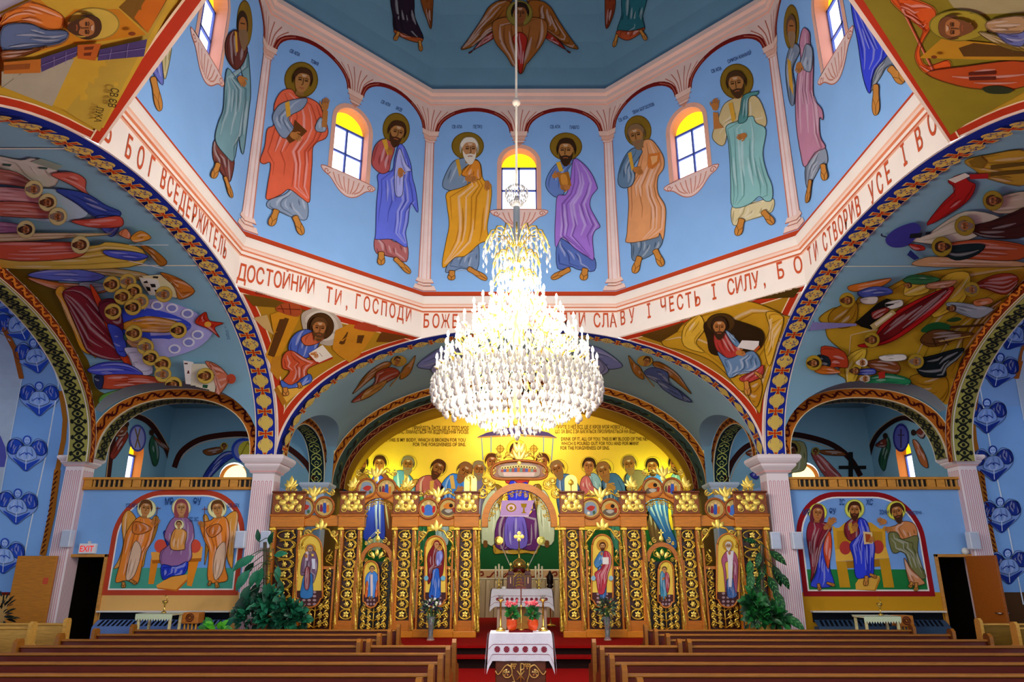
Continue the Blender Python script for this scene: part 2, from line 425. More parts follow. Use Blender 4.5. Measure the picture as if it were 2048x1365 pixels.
class Paint:
    def __init__(s, f, off=.005, grid=None, dl=.0003, lw=1.2): s.f = f; s.o = off; s.grid = grid; s.dl = dl; s.mb = MB(); s.lw = lw; s.rnd = random.Random(3)
    def poly(s, pts, col, keep=False):
        if len(pts) < 3: return
        if not keep: s.o += s.dl
        c = hx(col)
        if s.grid:
            bm = bmesh.new(); vs = [bm.verts.new((x, y, 0)) for x, y in pts]
            for t in (tessellate_polygon([[V((x, y, 0)) for x, y in pts]]) if len(pts) > 3 else [(0, 1, 2)]):
                try: bm.faces.new([vs[k] for k in t])
                except ValueError: pass
            g = s.grid
            for ax in (0, 1):
                lo = min(p[ax] for p in pts); hi = max(p[ax] for p in pts); k = math.floor(lo/g)+1
                while k*g < hi:
                    co = [0, 0, 0]; no = [0, 0, 0]; co[ax] = k*g; no[ax] = 1
                    bmesh.ops.bisect_plane(bm, geom=bm.verts[:]+bm.edges[:]+bm.faces[:], plane_co=co, plane_no=no, dist=1e-4); k += 1
            bmesh.ops.triangulate(bm, faces=bm.faces[:])
            fs = [[(q.co.x, q.co.y) for q in f.verts] for f in bm.faces]; bm.free()
        else:
            if len(pts) == 3: fs = [pts]
            else:
                pv = [V((x, y, 0)) for x, y in pts]; fs = [[pts[k] for k in t] for t in tessellate_polygon([pv])]
        for f in fs: s.emit(f, c, 3 if s.grid else 0)
    def emit(s, f, c, depth):
        q = [s.f(x, y, s.o) for x, y in f]
        if None not in q: s.mb.face(q, c)
        elif depth and len(f) == 3 and (depth < 3 or q.count(None) < 3):
            a, b, d = f; m = lambda p, r: ((p[0]+r[0])/2, (p[1]+r[1])/2)
            for t in ((a, m(a, b), m(a, d)), (m(a, b), b, m(b, d)), (m(a, d), m(b, d), d), (m(a, b), m(b, d), m(a, d))): s.emit(t, c, depth-1)
    def line(s, pts, w, col, taper=False):
        s.o += s.dl; n = len(pts); L, R = [], []
        for i, p in enumerate(pts):
            a, b = pts[max(i-1, 0)], pts[min(i+1, n-1)]; dx, dy = b[0]-a[0], b[1]-a[1]; l = math.hypot(dx, dy) or 1
            h = w/2*(sin(pi*(.08+.84*i/(n-1))) if taper else 1)
            L.append((p[0]-dy/l*h, p[1]+dx/l*h)); R.append((p[0]+dy/l*h, p[1]-dx/l*h))
        for i in range(n-1): s.poly([L[i], L[i+1], R[i+1], R[i]], col, True)
    def outline(s, pts, col, w=None): s.line(list(pts)+[pts[0], pts[1]], w or s.lw, col)
    def ell(s, c, r, col, rot=0, n=20, a0=0, a1=360):
        ca, sa = cos(radians(rot)), sin(radians(rot)); P = []
        for i in range(n if a1-a0 == 360 else n+1):
            t = radians(a0+(a1-a0)*i/n); x, y = r[0]*cos(t), r[1]*sin(t); P.append((c[0]+x*ca-y*sa, c[1]+x*sa+y*ca))
        s.poly(P, col); return P
    def folds(s, pts, col, ang=0, n=None, k=.5, lt=.45):
        """drapery folds: dark and light slivers running along the cloth"""
        ca, sa = cos(radians(ang)), sin(radians(ang))
        q = [(x*ca+y*sa, -x*sa+y*ca) for x, y in pts]; back = lambda x, y: (x*ca-y*sa, x*sa+y*ca)
        y0 = min(p[1] for p in q); y1 = max(p[1] for p in q); x0 = min(p[0] for p in q); x1 = max(p[0] for p in q)
        if n is None: n = max(3, min(13, int((x1-x0)/(s.lw*3.6))))
        else: n = int(n*1.4)
        M = 9; rows = []
        for j in range(M+1):
            y = y0+(y1-y0)*(j+.35)/(M+.7); xs = []
            for a, b in zip(q, q[1:]+q[:1]):
                if (a[1]-y)*(b[1]-y) < 0: xs.append(a[0]+(b[0]-a[0])*(y-a[1])/(b[1]-a[1]))
            xs.sort(); best = None
            for a, b in zip(xs[::2], xs[1::2]):
                if best is None or b-a > best[1]-best[0]: best = (a, b)
            rows.append((best, y))
        base = hx(col)
        for i in range(1, n+1):
            t = i/(n+1)+s.rnd.uniform(-.03, .03); a = s.rnd.randrange(0, 6); b = M-s.rnd.randrange(0, 5); ph = s.rnd.uniform(0, 6)
            L = [back(r[0][0]+(r[0][1]-r[0][0])*min(.96, max(.04, t+.022*sin(ph+j*.45))), r[1]) for j, r in enumerate(rows) if r[0] and a <= j <= b]
            if len(L) > 2:
                dark = i % 2; w = s.lw*(1.3 if dark else 1.5)*s.rnd.uniform(.7, 1.3)
                if not dark: s.line(L, w*3.2, mixc(base, (1, 1, 1), lt*.3), True)
                else: s.line(L, w*2.4, mixc(base, tuple(c*c*.4 for c in base), .25), True)
                s.line(L, w, mixc(base, tuple(c*c*.4 for c in base), .62) if dark else mixc(base, (1, 1, 1), lt*.62), True)
    def robe(s, pts, col, ang=0, n=None, sm=True, lt=.45):
        p = smooth(pts) if sm else pts; base = hx(col)
        s.poly(p, base)
        if n != 0: s.folds(p, base, ang, n, lt=lt)
        s.outline(p, tuple(c*.18 for c in base))
        return p
    def halo(s, c, r, col='#8a6a1c', ry=None):
        ry = ry or r; e = s.ell(c, (r, ry), mixc(hx(col), (0, 0, 0), .5), n=28); s.ell(c, (r*.94, ry*.94), col, n=28)
    def face(s, c, r, d=0, rot=0, hair='#4a2a14', beard=0, skin='#b8743a', veil=None):
        """head of radius r (half height) turned d (-1..1)"""
        ca, sa = cos(radians(rot)), sin(radians(rot))
        T = lambda x, y: (c[0]+r*(x*ca-y*sa), c[1]+r*(x*sa+y*ca))
        TP = lambda l: [T(*p) for p in l]
        sk = hx(skin); dk = mixc(sk, (0.02, .005, 0), .75); h = hx(hair); hd = mixc(h, (0, 0, 0), .5)
        if veil: s.poly(smooth(TP([(-.95, 1.1), (-.98, -.2), (-.6, -1.1), (0, -1.32), (.6, -1.1), (.98, -.2), (.95, 1.1), (.4, 1.3), (-.4, 1.3)])), veil)
        else: s.poly(smooth(TP([(-.78, .35), (-.92, -.3), (-.6, -1.02), (0, -1.22), (.6, -1.02), (.92, -.3), (.78, .35), (.6, -.2), (-.6, -.2)])), hd)
        s.poly(TP([(-.3, .6), (.3, .6), (.38, 1.25), (-.38, 1.25)]), mixc(sk, dk, .35))
        o = d*.18
        s.poly(smooth(TP([(-.62+o*.3, -.5), (0, -.8), (.62+o*.3, -.5), (.64+o*.3, .1), (.42+o*.5, .75), (o, 1.0), (-.42+o*.5, .75), (-.64+o*.3, .1)])), sk)
        if not veil: s.poly(smooth(TP([(-.7, -.2), (-.8, -.6), (-.4, -1.1), (0, -1.16), (.4, -1.1), (.8, -.6), (.7, -.2), (.45+o, -.62), (o, -.72), (-.45+o, -.62)])), h)
        if beard:
            b = beard; s.poly(smooth(TP([(-.64+o*.3, .05), (-.42+o, .42), (o, .36), (.42+o, .42), (.64+o*.3, .05), (.55+o*.5, .7), (.25+o, .8+.45*b), (o, .9+.5*b), (-.25+o, .8+.45*b), (-.55+o*.5, .7)])), h)
            s.line(TP([(-.22+o, .62), (o, .58), (.22+o, .62)]), r*.09, mixc(sk, (.3, .02, .02), .5))
        else: s.line(TP([(-.2+o, .58), (o, .6), (.2+o, .58)]), r*.1, mixc(sk, (.35, .02, .02), .6))
        s.line(TP([(o+.05*d, -.3), (o+.16*(d or .4), .25), (o-.08, .32)]), r*.1, dk)
        for e in (-1, 1):
            x = e*.29+o*1.2
            s.line(TP([(x-.17, -.24), (x, -.32), (x+.17, -.24)]), r*.09, dk); s.line(TP([(x-.14, -.08), (x, -.12), (x+.14, -.08)]), r*.13, mixc(dk, (0, 0, 0), .6))
        s.poly(TP([(o-.25, -.62), (o+.25, -.62), (o+.12, -.42), (o-.12, -.42)]), mixc(sk, (1, .9, .7), .3))
    def hand(s, x, y, ang, r, skin='#c07a3a'):
        sk = hx(skin); ca, sa = cos(radians(ang)), sin(radians(ang)); T = lambda a, b: (x+r*(a*ca-b*sa), y+r*(a*sa+b*ca))
        s.poly(smooth([T(-.7, -.35), (T(.2, -.5)), T(.45, 0), T(.2, .5), T(-.7, .35)], 3), sk)
        for i, l in enumerate((.95, 1.15, 1.1, .85)):
            b = -.38+.25*i; s.line([T(.1, b), T(l*.6, b*1.1), T(l, b*1.05+.1)], r*.2, sk); s.line([T(.3, b-.12), T(l*.8, b*1.05-.1)], r*.05, mixc(sk, (0, 0, 0), .7))
        s.line([T(-.4, -.3), T(.1, -.75), T(.45, -.8)], r*.24, sk)
    def foot(s, x0, y0, x1, y1, w, skin='#c8853a'):
        sk = hx(skin); dx, dy = x1-x0, y1-y0; T = lambda a, b: (x0+dx*a-dy/math.hypot(dx, dy)*b*w, y0+dy*a+dx/math.hypot(dx, dy)*b*w)
        p = smooth([T(0, -.35), T(.3, -.38), T(.75, -.5), T(1, -.25), T(1.02, .25), T(.75, .5), T(.3, .35), T(0, .35)], 3)
        s.poly(p, sk); s.outline(p, mixc(sk, (.02, 0, 0), .85))
        s.line([T(.45, -.45), T(.72, 0), T(.45, .45)], s.lw, mixc(sk, (0, 0, 0), .8)); s.line([T(.72, 0), T(1, 0)], s.lw, mixc(sk, (0, 0, 0), .8))
    def text(s, txt, x, y, h, wid=None, col='#1a2a6a', ang=0):
        for P in glyphs(txt):
            ca, sa = cos(radians(ang)), sin(radians(ang)); k = h/.7
            W = P['w'] or 1; kx = (wid/W) if wid else k*.6
            s.o += s.dl
            for t in P['tris']:
                q = [s.f(x+a*kx*ca+b*k*sa, y+a*kx*sa-b*k*ca, s.o) for a, b in t]
                if None not in q: s.mb.face(q, col)
    def done(s, name, label=None, cat='mural', parent=None, group=None, kind=None, m=None):
        o = s.mb.build(name, m or PAINT, parent)
        if label: tag(o, label, cat, group)
        if kind: o['kind'] = kind
        return o
_G = {}
def glyphs(txt):
    if txt not in _G:
        cu = bpy.data.curves.new('t', 'FONT'); cu.body = txt; cu.resolution_u = 2; cu.offset = .014
        o = bpy.data.objects.new('t', cu); COL.objects.link(o); dg = bpy.context.evaluated_depsgraph_get()
        me = o.evaluated_get(dg).to_mesh(); me.calc_loop_triangles()
        tr = [[(me.vertices[i].co.x, me.vertices[i].co.y) for i in t.vertices] for t in me.loop_triangles]
        xs = [p[0] for t in tr for p in t]
        x0 = min(xs) if xs else 0
        _G[txt] = [dict(tris=[[(a-x0, b) for a, b in t] for t in tr], w=(max(xs)-x0) if xs else 0)]
        o.evaluated_get(dg).to_mesh_clear(); bpy.data.objects.remove(o); bpy.data.curves.remove(cu)
    return _G[txt]
def fig(P, spec, T=(0, 0, 1)):
    ox, oy, sc = T
    def pt(t): x, y = t.split(','); return (ox+float(x)/sc, oy+float(y)/sc)
    for ln in spec.strip().split('\n'):
        a = ln.split()
        if not a: continue
        c = a[0]
        if c in 'psr' or c == 'rr':
            opt = {}; i = 2
            while '=' in a[i]: k, v_ = a[i].split('='); opt[k] = float(v_); i += 1
            pts = [pt(t) for t in a[i:]]; col = hx(a[1])
            if c == 'p': P.poly(pts, col)
            elif c == 's': q = smooth(pts); P.poly(q, col); P.outline(q, tuple(v*.25 for v in col)) if opt.get('o', 0) else None
            else: P.robe(pts, col, opt.get('a', 0), int(opt['n']) if 'n' in opt else None, lt=opt.get('l', .45))
        elif c == 'o': P.ell(pt(a[2]), tuple(float(v)/sc for v in a[3].split(',')), hx(a[1]), float(a[4]) if len(a) > 4 else 0)
        elif c == 'l': P.line(smooth([pt(t) for t in a[3:]], 4, False), float(a[2])/sc, hx(a[1]))
        elif c == 'h':
            r = [float(v)/sc for v in a[2].split(',')]; P.halo(pt(a[1]), r[0], a[3] if len(a) > 3 else '#8a6a1c', r[-1])
        elif c == 'f': # f x,y r dir rot hair beard skin veil
            P.face(pt(a[1]), float(a[2])/sc, float(a[3]), float(a[4]), a[5], float(a[6]), a[7] if len(a) > 7 else '#b8743a', a[8] if len(a) > 8 else None)
        elif c == 'd': p = pt(a[1]); P.hand(p[0], p[1], float(a[2]), float(a[3])/sc, a[4] if len(a) > 4 else '#c07a3a')
        elif c == 'k': p, q = pt(a[1]), pt(a[2]); P.foot(*p, *q, float(a[3])/sc)
        elif c == 't': p = pt(a[1]); P.text(' '.join(a[5:]), p[0], p[1], float(a[2])*1.25/sc, None, a[3], float(a[4]))
# ---------------------------------------------------------------- ornament bands
class Band:
    """maps (s metres along, t 0..1 across) on the ruled strip between two point rows"""
    def __init__(b, A, B):
        b.A, b.B = A, B; b.d = [0]
        for i in range(len(A)-1): b.d.append(b.d[-1]+((A[i+1]+B[i+1])/2-(A[i]+B[i])/2).length)
        b.L = b.d[-1]; b.i = 0
    def __call__(b, s, t, o):
        s = min(max(s, 0), b.L); i = min(b.i, len(b.d)-2)
        while i > 0 and b.d[i] > s: i -= 1
        while i < len(b.d)-2 and b.d[i+1] < s: i += 1
        b.i = i; k = (s-b.d[i])/(b.d[i+1]-b.d[i])
        pa, pb = b.A[i].lerp(b.A[i+1], k), b.B[i].lerp(b.B[i+1], k); p = pa.lerp(pb, t)
        n = (b.A[i+1]-b.A[i]+b.B[i+1]-b.B[i]).cross(pb-pa).normalized()
        if n.dot(b.ref(p)) < 0: n = -n
        return p+n*o
    def ref(b, p): return V((0, 9, 3.5))-p
def edgelines(P, b, w, col, ts=(0, 1), step=.15):
    n = int(b.L/step)
    for t in ts:
        a, c = (t, t+w) if t < .5 else (t-w, t)
        for k in range(n): P.poly([(b.L*k/n, a), (b.L*(k+1)/n, a), (b.L*(k+1)/n, c), (b.L*k/n, c)], col, True)
GOLDP = '#d8b848'
def spiral(c, r0, a0, turns, n=10, asp=1):
    return [(c[0]+r0*(1-.8*i/n)*cos(a0+turns*2*pi*i/n), c[1]+asp*r0*(1-.8*i/n)*sin(a0+turns*2*pi*i/n)) for i in range(n+1)]
def crossband(P, b, per=.476, W=.44):
    edgelines(P, b, .05, '#f4e6da'); n = round(b.L/per); h = b.L/n
    G = '#e0c060'; R = '#c03a10'; N = '#16207c'
    Q = lambda l, s0: [(s0+x*h, .5+y*.5) for x, y in l]
    for k in range(n):
        s = h*(k+.28)
        for col, g in ((G, 1.), (R, .62)):
            a = .24 if g == 1 else .2
            for dx, dy in ((1, 0), (-1, 0)): P.poly(Q([(0, -.07*g), (dx*a, -.3*g), (dx*a, .3*g), (0, .07*g)], s), col, True)
            for dy in (1, -1): P.poly(Q([(-.04*g, 0), (-.13*g, dy*(.72 if g == 1 else .62)), (.13*g, dy*(.72 if g == 1 else .62)), (.04*g, 0)], s), col, True)
            P.o += .001
        s += .5*h
        P.poly(Q([(.28*cos(t*pi/8), .74*sin(t*pi/8)) for t in range(16)], s), G, True)
        P.poly(Q([(-.34, -.12), (-.2, -.3), (-.2, .3), (-.34, .12)], s), G, True); P.poly(Q([(.34, -.12), (.2, -.3), (.2, .3), (.34, .12)], s), G, True)
        P.o += .001
        for dx in (-1, 1):
            for dy in (-1, 1):
                sp = spiral((dx*.11, dy*.27), .1, pi/2*(1-dx)+.6*dx*dy, .9*dx*dy, 8, 2.6)
                P.line(Q(sp, s), .02, N)
        P.poly(Q([(.03*cos(t*pi/4), .08*sin(t*pi/4)) for t in range(8)], s), R, True)
        P.o -= .0008
def scrollband(P, b, per=.3, bgc=None, col='#4a0f08', lw=.06, edge='#f0dcb0', flip=1):
    edgelines(P, b, .07, edge); n = max(2, round(b.L/per)); h = b.L/n
    for k in range(n):
        s = h*k; P.o += 2e-5; f = flip
        P.line([(s+h*t/8, .5+f*.3*sin(2*pi*t/8)) for t in range(9)], lw, col)
        P.line([(s+h*.25+h*(.2-.024*t)*cos(-1.6+t*.6), .5+f*(.12+(.24-.03*t)*sin(-1.6+t*.6))) for t in range(8)], lw*.7, col)
        P.line([(s+h*.75-h*(.2-.024*t)*cos(-1.6+t*.6), .5-f*(.12+(.24-.03*t)*sin(-1.6+t*.6))) for t in range(8)], lw*.7, col)
def netband(P, b, per=.34, col='#20241c', lw=.05, edge='#f0e6d8'):
    edgelines(P, b, .06, edge); n = max(2, round(b.L/per)); h = b.L/n
    for k in range(n):
        s = h*k; P.o += 2e-5
        for f in (-1, 1):
            P.line([(s+h*t/6, .5+f*.28*cos(2*pi*t/6)) for t in range(7)], lw, col)
        P.poly([(s+h*(.0+.12*cos(t*pi/3)), .5+.1*sin(t*pi/3)) for t in range(6)], col, True)
        P.poly([(s+h*(.5+.14*cos(t*pi/3)), .5+.09*sin(t*pi/3)) for t in range(6)], col, True)
        for f in (-1, 1): P.poly([(s+h*(.5+.16*cos(t*pi/3)), .5+f*.32+.1*sin(t*pi/3)) for t in range(6)], col, True)
def heartband(P, b, per=.42, col='#c8cc6a', lw=.03, edge='#e6e2c4', W=.42):
    edgelines(P, b, .05, edge); n = max(2, round(b.L/per)); h = b.L/n
    for k in range(n):
        s = h*k; P.o += 2e-5
        for f in (-1, 1):
            P.line([(s+h*x, .5+f*y) for x, y in ((0, 0), (.12, .22), (.3, .32), (.44, .22), (.42, .08), (.32, .1))], lw, col)
            P.line([(s+h*x, .5+f*y) for x, y in ((.2, 0), (.5, .3), (.7, .34), (.86, .2), (1, 0))], lw, col)
            P.line([(s+h*x, .5+f*y) for x, y in ((.55, 0), (.7, .14), (.8, .1), (.78, .03))], lw*.8, col)
def prow(axis, c, s, h, zs=ZS, cen=0, a0=0, a1=180, n=90):
    R = []
    for k in range(n+1):
        t, z = prof(radians(a0+(a1-a0)*k/n), s, h, zs); R.append(V((c, YC+t, z)) if axis == 'x' else V((t, c, z)))
    return R
for sx in (-1, 1):
    P = Paint(None, .005); b = Band(prow('x', sx*A, S-.001, H), prow('x', sx*(A+AW), S-.001, H)); P.f = b; crossband(P, b); P.done('ornament_band', kind='structure')
    P = Paint(None, .005); b = Band(prow('x', sx*9.045, S, H), prow('x', sx*9.045, S-.2, H-.24)); P.f = b; b.ref = lambda p, sx=sx: V((-sx, 0, 0)); scrollband(P, b, .3, flip=1, col='#d87a28', edge='#f0d8c0'); P.done('ornament_band', kind='structure')
    P = Paint(None, .005); b = Band(prow('x', sx*9.07, S-.2, H-.24), prow('x', sx*9.5, S-.2, H-.24)); P.f = b; netband(P, b); P.done('ornament_band', kind='structure')
    o, i_, bk = [], [], []
    for k in range(61):
        p = pi*k/60; e = 2/2.3; c_ = math.copysign(abs(cos(p))**e, cos(p)); cx, hw = (LX0+LX1)/2+.05, (LX1-LX0)/2+.14
        o.append(V((sx*(cx-hw*c_), YC+S, 4.3+1.27*sin(p)**e))); i_.append(V((sx*(cx-(hw-.2)*c_), YC+S, 4.06+1.29*sin(p)**e))); bk.append(V((sx*(cx-(hw-.2)*c_), YC+S+.45, 4.06+1.29*sin(p)**e)))
    P = Paint(None, .004); b = Band(o, i_); P.f = b; scrollband(P, b, .36, edge='#f4e0b0'); P.done('ornament_band', kind='structure')
    P = Paint(None, .004); b = Band(i_, bk); P.f = b; netband(P, b, .3); P.done('ornament_band', kind='structure')
    o, i_, bk = CHA[sx]
    P = Paint(None, .004); b = Band(o, i_); P.f = b; scrollband(P, b, .32, edge='#f0dcb0'); P.done('ornament_band', kind='structure')
    P = Paint(None, .004); b = Band(i_, bk); P.f = b; heartband(P, b); P.done('ornament_band', kind='structure')
P = Paint(None, .005); b = Band(prow('y', YC+S, A-.001, H), prow('y', YC+S+AW, A-.001, H)); P.f = b; crossband(P, b); P.done('ornament_band', kind='structure')
P = Paint(None, .005); b = Band(prow('y', 19.395, A, H), prow('y', 19.395, A-.2, H-.22)); P.f = b; scrollband(P, b, .4, edge='#f0dcb0', col='#5a1a0a'); P.done('ornament_band', kind='structure')
P = Paint(None, .005); b = Band(prow('y', 20.195, A-.2, H-.22), prow('y', 20.195, A-.34, H-.42)); P.f = b; scrollband(P, b, .4, edge='#e0b878', col='#a85a30'); P.done('ornament_band', kind='structure')
P = Paint(None, .005); b = Band(prow('y', 19.45, A-.21, H-.23), prow('y', 20.15, A-.21, H-.23)); P.f = b
for k in range(16): 
    s = b.L*(k+.5)/16; P.line([(s-.2, .3), (s-.05, .7), (s+.1, .35), (s+.25, .65)], .16, '#141c20'); P.poly([(s-.32, .35), (s-.22, .2), (s-.2, .6)], '#6a7a3a')
P.done('ornament_band', kind='structure')
# ---------------------------------------------------------------- painted red edges of the pendentives
for sx in (-1, 1):
    for sy in (-1, 1):
        R = pendentive(sx, sy); P = Paint(None, .012)
        mid = V((sx*A*.7, YC+sy*S*.7, 5.6))
        for A_, ww in (([r[0] for r in R], 0), ([r[-1] for r in R], 1), (R[-1], 2)):
            for d0, d1, col in ((0, .05, '#f0d8c8'), (.05, .2, '#b83214'), (.2, .23, '#f6d8b0')):
                rowa, rowb = [], []
                for i, p in enumerate(A_):
                    if ww == 2: q = R[-4][i]
                    else: q = R[i][-1] if ww == 0 else R[i][0]
                    dv = q-p; L = dv.length or 1
                    if ww < 2: k0, k1 = min(d0, L/2), min(d1, L/2)
                    else: k0, k1 = d0, d1
                    rowa.append(p+dv/L*k0); rowb.append(p+dv/L*k1)
                n = V((-sx, -sy, -.6)).normalized()*(.014+.002*ww)
                P.mb.grid([[q+n for q in rowa], [q+n for q in rowb]], col)
        P.done('painted_border', kind='structure')
# ---------------------------------------------------------------- drum decoration: painted colonnettes, arcade, sills
for i, mid, u, n in faces8():
    if i not in (0, 1, 2, 6, 7): continue
    L = u.length; un = u/L; k = L/2.2; sg = 1
    P = Paint(localmap(mid, un, V((0, 0, 1)), n), .004, lw=.012)
    RB = '#7c1a14'; ln = '#c06a50'
    for sgn in (-1, 1):
        X = lambda x: sgn*x*k
        ac, hw = 1.1, .87          # each half face carries one arch
        zs_, rise = 12.05, .62
        ap = [(ac-hw*cos(pi*t/18), zs_+rise*sin(pi*t/18)) for t in range(19)]
        ap2 = [(ac-(hw+.1)*cos(pi*t/18), zs_+(rise+.11)*sin(pi*t/18)) for t in range(19)]
        P.o = .004
        for t in range(18):   # pink spandrel above the arch
            P.poly([(X(ap2[t][0]), ap2[t][1]), (X(ap2[t+1][0]), ap2[t+1][1]), (X(ap2[t+1][0]), 12.86), (X(ap2[t][0]), 12.86)], PINK, True)
        P.poly([(0, 12.0), (X(ac-hw-.1), 12.05), (X(ac-hw-.1), 12.86), (0, 12.86)], PINK, True)
        P.poly([(X(2.2), 12.0), (X(ac+hw+.1), 12.05), (X(ac+hw+.1), 12.86), (X(2.2), 12.86)], PINK, True)
        P.o += .001
        for t in range(18): P.poly([(X(ap[t][0]), ap[t][1]), (X(ap[t+1][0]), ap[t+1][1]), (X(ap2[t+1][0]), ap2[t+1][1]), (X(ap2[t][0]), ap2[t][1])], RB, True)
        P.o += .001
        for bx, s2 in ((0, 1), (2.2, -1)):    # fan ribs
            for q in range(4):
                P.line(smooth([(X(bx+s2*(.03+.05*q)), 12.08), (X(bx+s2*(.05+.085*q)), 12.4), (X(bx+s2*(.1+.17*q)), 12.72-.03*q)], 4, False), .02, ln)
        # capital block and shaft at the corner, hanging corbel at the middle
        for z0, z1, wd, col in ((11.95, 12.09, .24, '#f4cdb8'), (11.83, 11.95, .19, '#e9b49c'), (11.76, 11.83, .15, '#f2c8b4')):
            P.poly([(X(2.2), z0), (X(2.2-wd+.03), z0), (X(2.2-wd), z1), (X(2.2), z1)], col, True)
            P.line([(X(2.2), z0), (X(2.2-wd), z0)], .018, ln)
            P.poly([(0, z0), (X(wd*.9-.04), z0), (X(wd*.9), z1), (0, z1)], col, True); P.line([(0, z0), (X(wd*.9), z0)], .018, ln)
        P.poly([(0, 11.66), (X(.1), 11.76), (0, 11.76)], '#e09a80', True)
        P.poly([(X(2.2), 8.15), (X(2.2-.17), 8.15), (X(2.2-.12), 11.76), (X(2.2), 11.76)], '#f4dcd6', True)
        P.o += .001
        P.line([(X(2.2-.155), 8.15), (X(2.2-.115), 11.76)], .025, '#cf8068'); P.line([(X(2.2-.07), 8.15), (X(2.2-.05), 11.76)], .02, '#eab8a8')
        for z0, z1, wd in ((8.05, 8.15, .24), (7.98, 8.05, .2), (7.86, 7.98, .3)):
            P.poly([(X(2.2), z0), (X(2.2-wd), z0), (X(2.2-wd+.05), z1), (X(2.2), z1)], '#f0cfc0', True); P.line([(X(2.2), z0), (X(2.2-wd), z0)], .02, ln)
    # painted window surround and shell sill
    P.o = .0075
    ip = arch_pts(0, WHW, WZS, WR, 12); op = arch_pts(0, WHW+.1, WZS, WR+.1, 12)
    ip = [(-WHW, WZ0)]+ip+[(WHW, WZ0)]; op = [(-WHW-.1, WZ0)]+op+[(WHW+.1, WZ0)]
    for t in range(len(ip)-1): P.poly([ip[t], ip[t+1], op[t+1], op[t]], '#f0b49a', True)
    sh = smooth([(-.58, 9.93), (.58, 9.93), (.62, 9.8), (.45, 9.72), (.22, 9.5), (0, 9.42), (-.22, 9.5), (-.45, 9.72), (-.62, 9.8)])
    P.poly(sh, '#f4d2c6'); P.outline(sh, '#c4705a', .02)
    for q in range(-3, 4): P.line(smooth([(q*.05, 9.48+.02*abs(q)), (q*.1, 9.66), (q*.13, 9.86)], 3, False), .025, '#d88e78')
    for s2 in (-1, 1): P.line([(x*1., y) for x, y in spiral((s2*.54, 9.83), .08, 0, 1.2*s2, 9)], .02, '#c4705a')
    P.done('painted_arcade', kind='structure')
# ---------------------------------------------------------------- frieze lettering
def onfrieze(u, v):
    r = ray(u, v); best = None
    for i, mid, uu, n in faces8():
        d = r.dot(n)
        if d >= 0: continue
        t = (mid-CAM).dot(n)/d; p = CAM+r*t
        if t > 0 and abs((p-V((mid.x, mid.y, p.z))).dot(uu.normalized())) <= uu.length+.02 and p.y > 4: best = (p, uu.normalized(), n, i)
    return best
P = Paint(None, .006); P.mb.smooth = False
for txt, x0, y0, x1, y1, gap in (('Ь', 218, 262, 230, 274, 0), ('БОГ', 258, 295, 303, 335, 0), ('ВСЕДЕРЖИТЕЛЬ', 327, 357, 450, 500, 0), ('ДОСТОЙНИЙ', 484, 545, 622, 573, 0), ('ТИ,', 658, 590, 694, 602, 0), ('ГОСПОДИ', 716, 604, 817, 630, 0),
        ('БОЖЕ', 853, 642, 910, 643, 0), ('ПРИЙНЯТИ', 1040, 641, 1164, 640, 0), ('СЛА', 1194, 641, 1226, 641, 0), ('ВУ', 1246, 636, 1264, 632, 0), ('І', 1298, 622, 1299, 622, 0), ('ЧЕСТЬ', 1327, 612, 1395, 597, 0), ('І', 1428, 584, 1429, 584, 0), ('СИЛУ,', 1462, 574, 1528, 556, 0), ('БО', 1561, 541, 1596, 530, 0), ('ТИ', 1620, 512, 1632, 502, 0), ('СТВОРИВ', 1650, 484, 1716, 412, 0), ('УСЕ', 1744, 386, 1776, 346, 0), ('І', 1808, 309, 1809, 308, 0), ('ВО', 1838, 277, 1864, 247, 0)):
    n_ = len(txt)
    for k, ch in enumerate(txt):
        # even spacing on the wall between the two measured ends
        fa, fb = onfrieze(x0, y0), onfrieze(x1, y1)
        t = k/(n_-1) if n_ > 1 else 0
        w0 = fa[0].lerp(fb[0], t) if fb[3] == fa[3] else onfrieze(x0+(x1-x0)*t, y0+(y1-y0)*t)[0]
        _, uu, nn, ii = fa if fa[3] == fb[3] else onfrieze(x0+(x1-x0)*t, y0+(y1-y0)*t)
        right = V((0, 0, 1)).cross(nn).normalized(); zc = w0.z
        g = glyphs(ch)[0]; hh = .33/.72; ww = hh*(.52 if ch not in 'ЖМ' else .45)
        for tri in g['tris']:
            P.mb.face([w0+right*((a-g['w']/2)*ww)+V((0, 0, b*hh-.165))+nn*.006 for a, b in tri], '#c2502c')
P.done('frieze_inscription', 'red painted inscription running round the cream frieze under the drum', 'inscription')
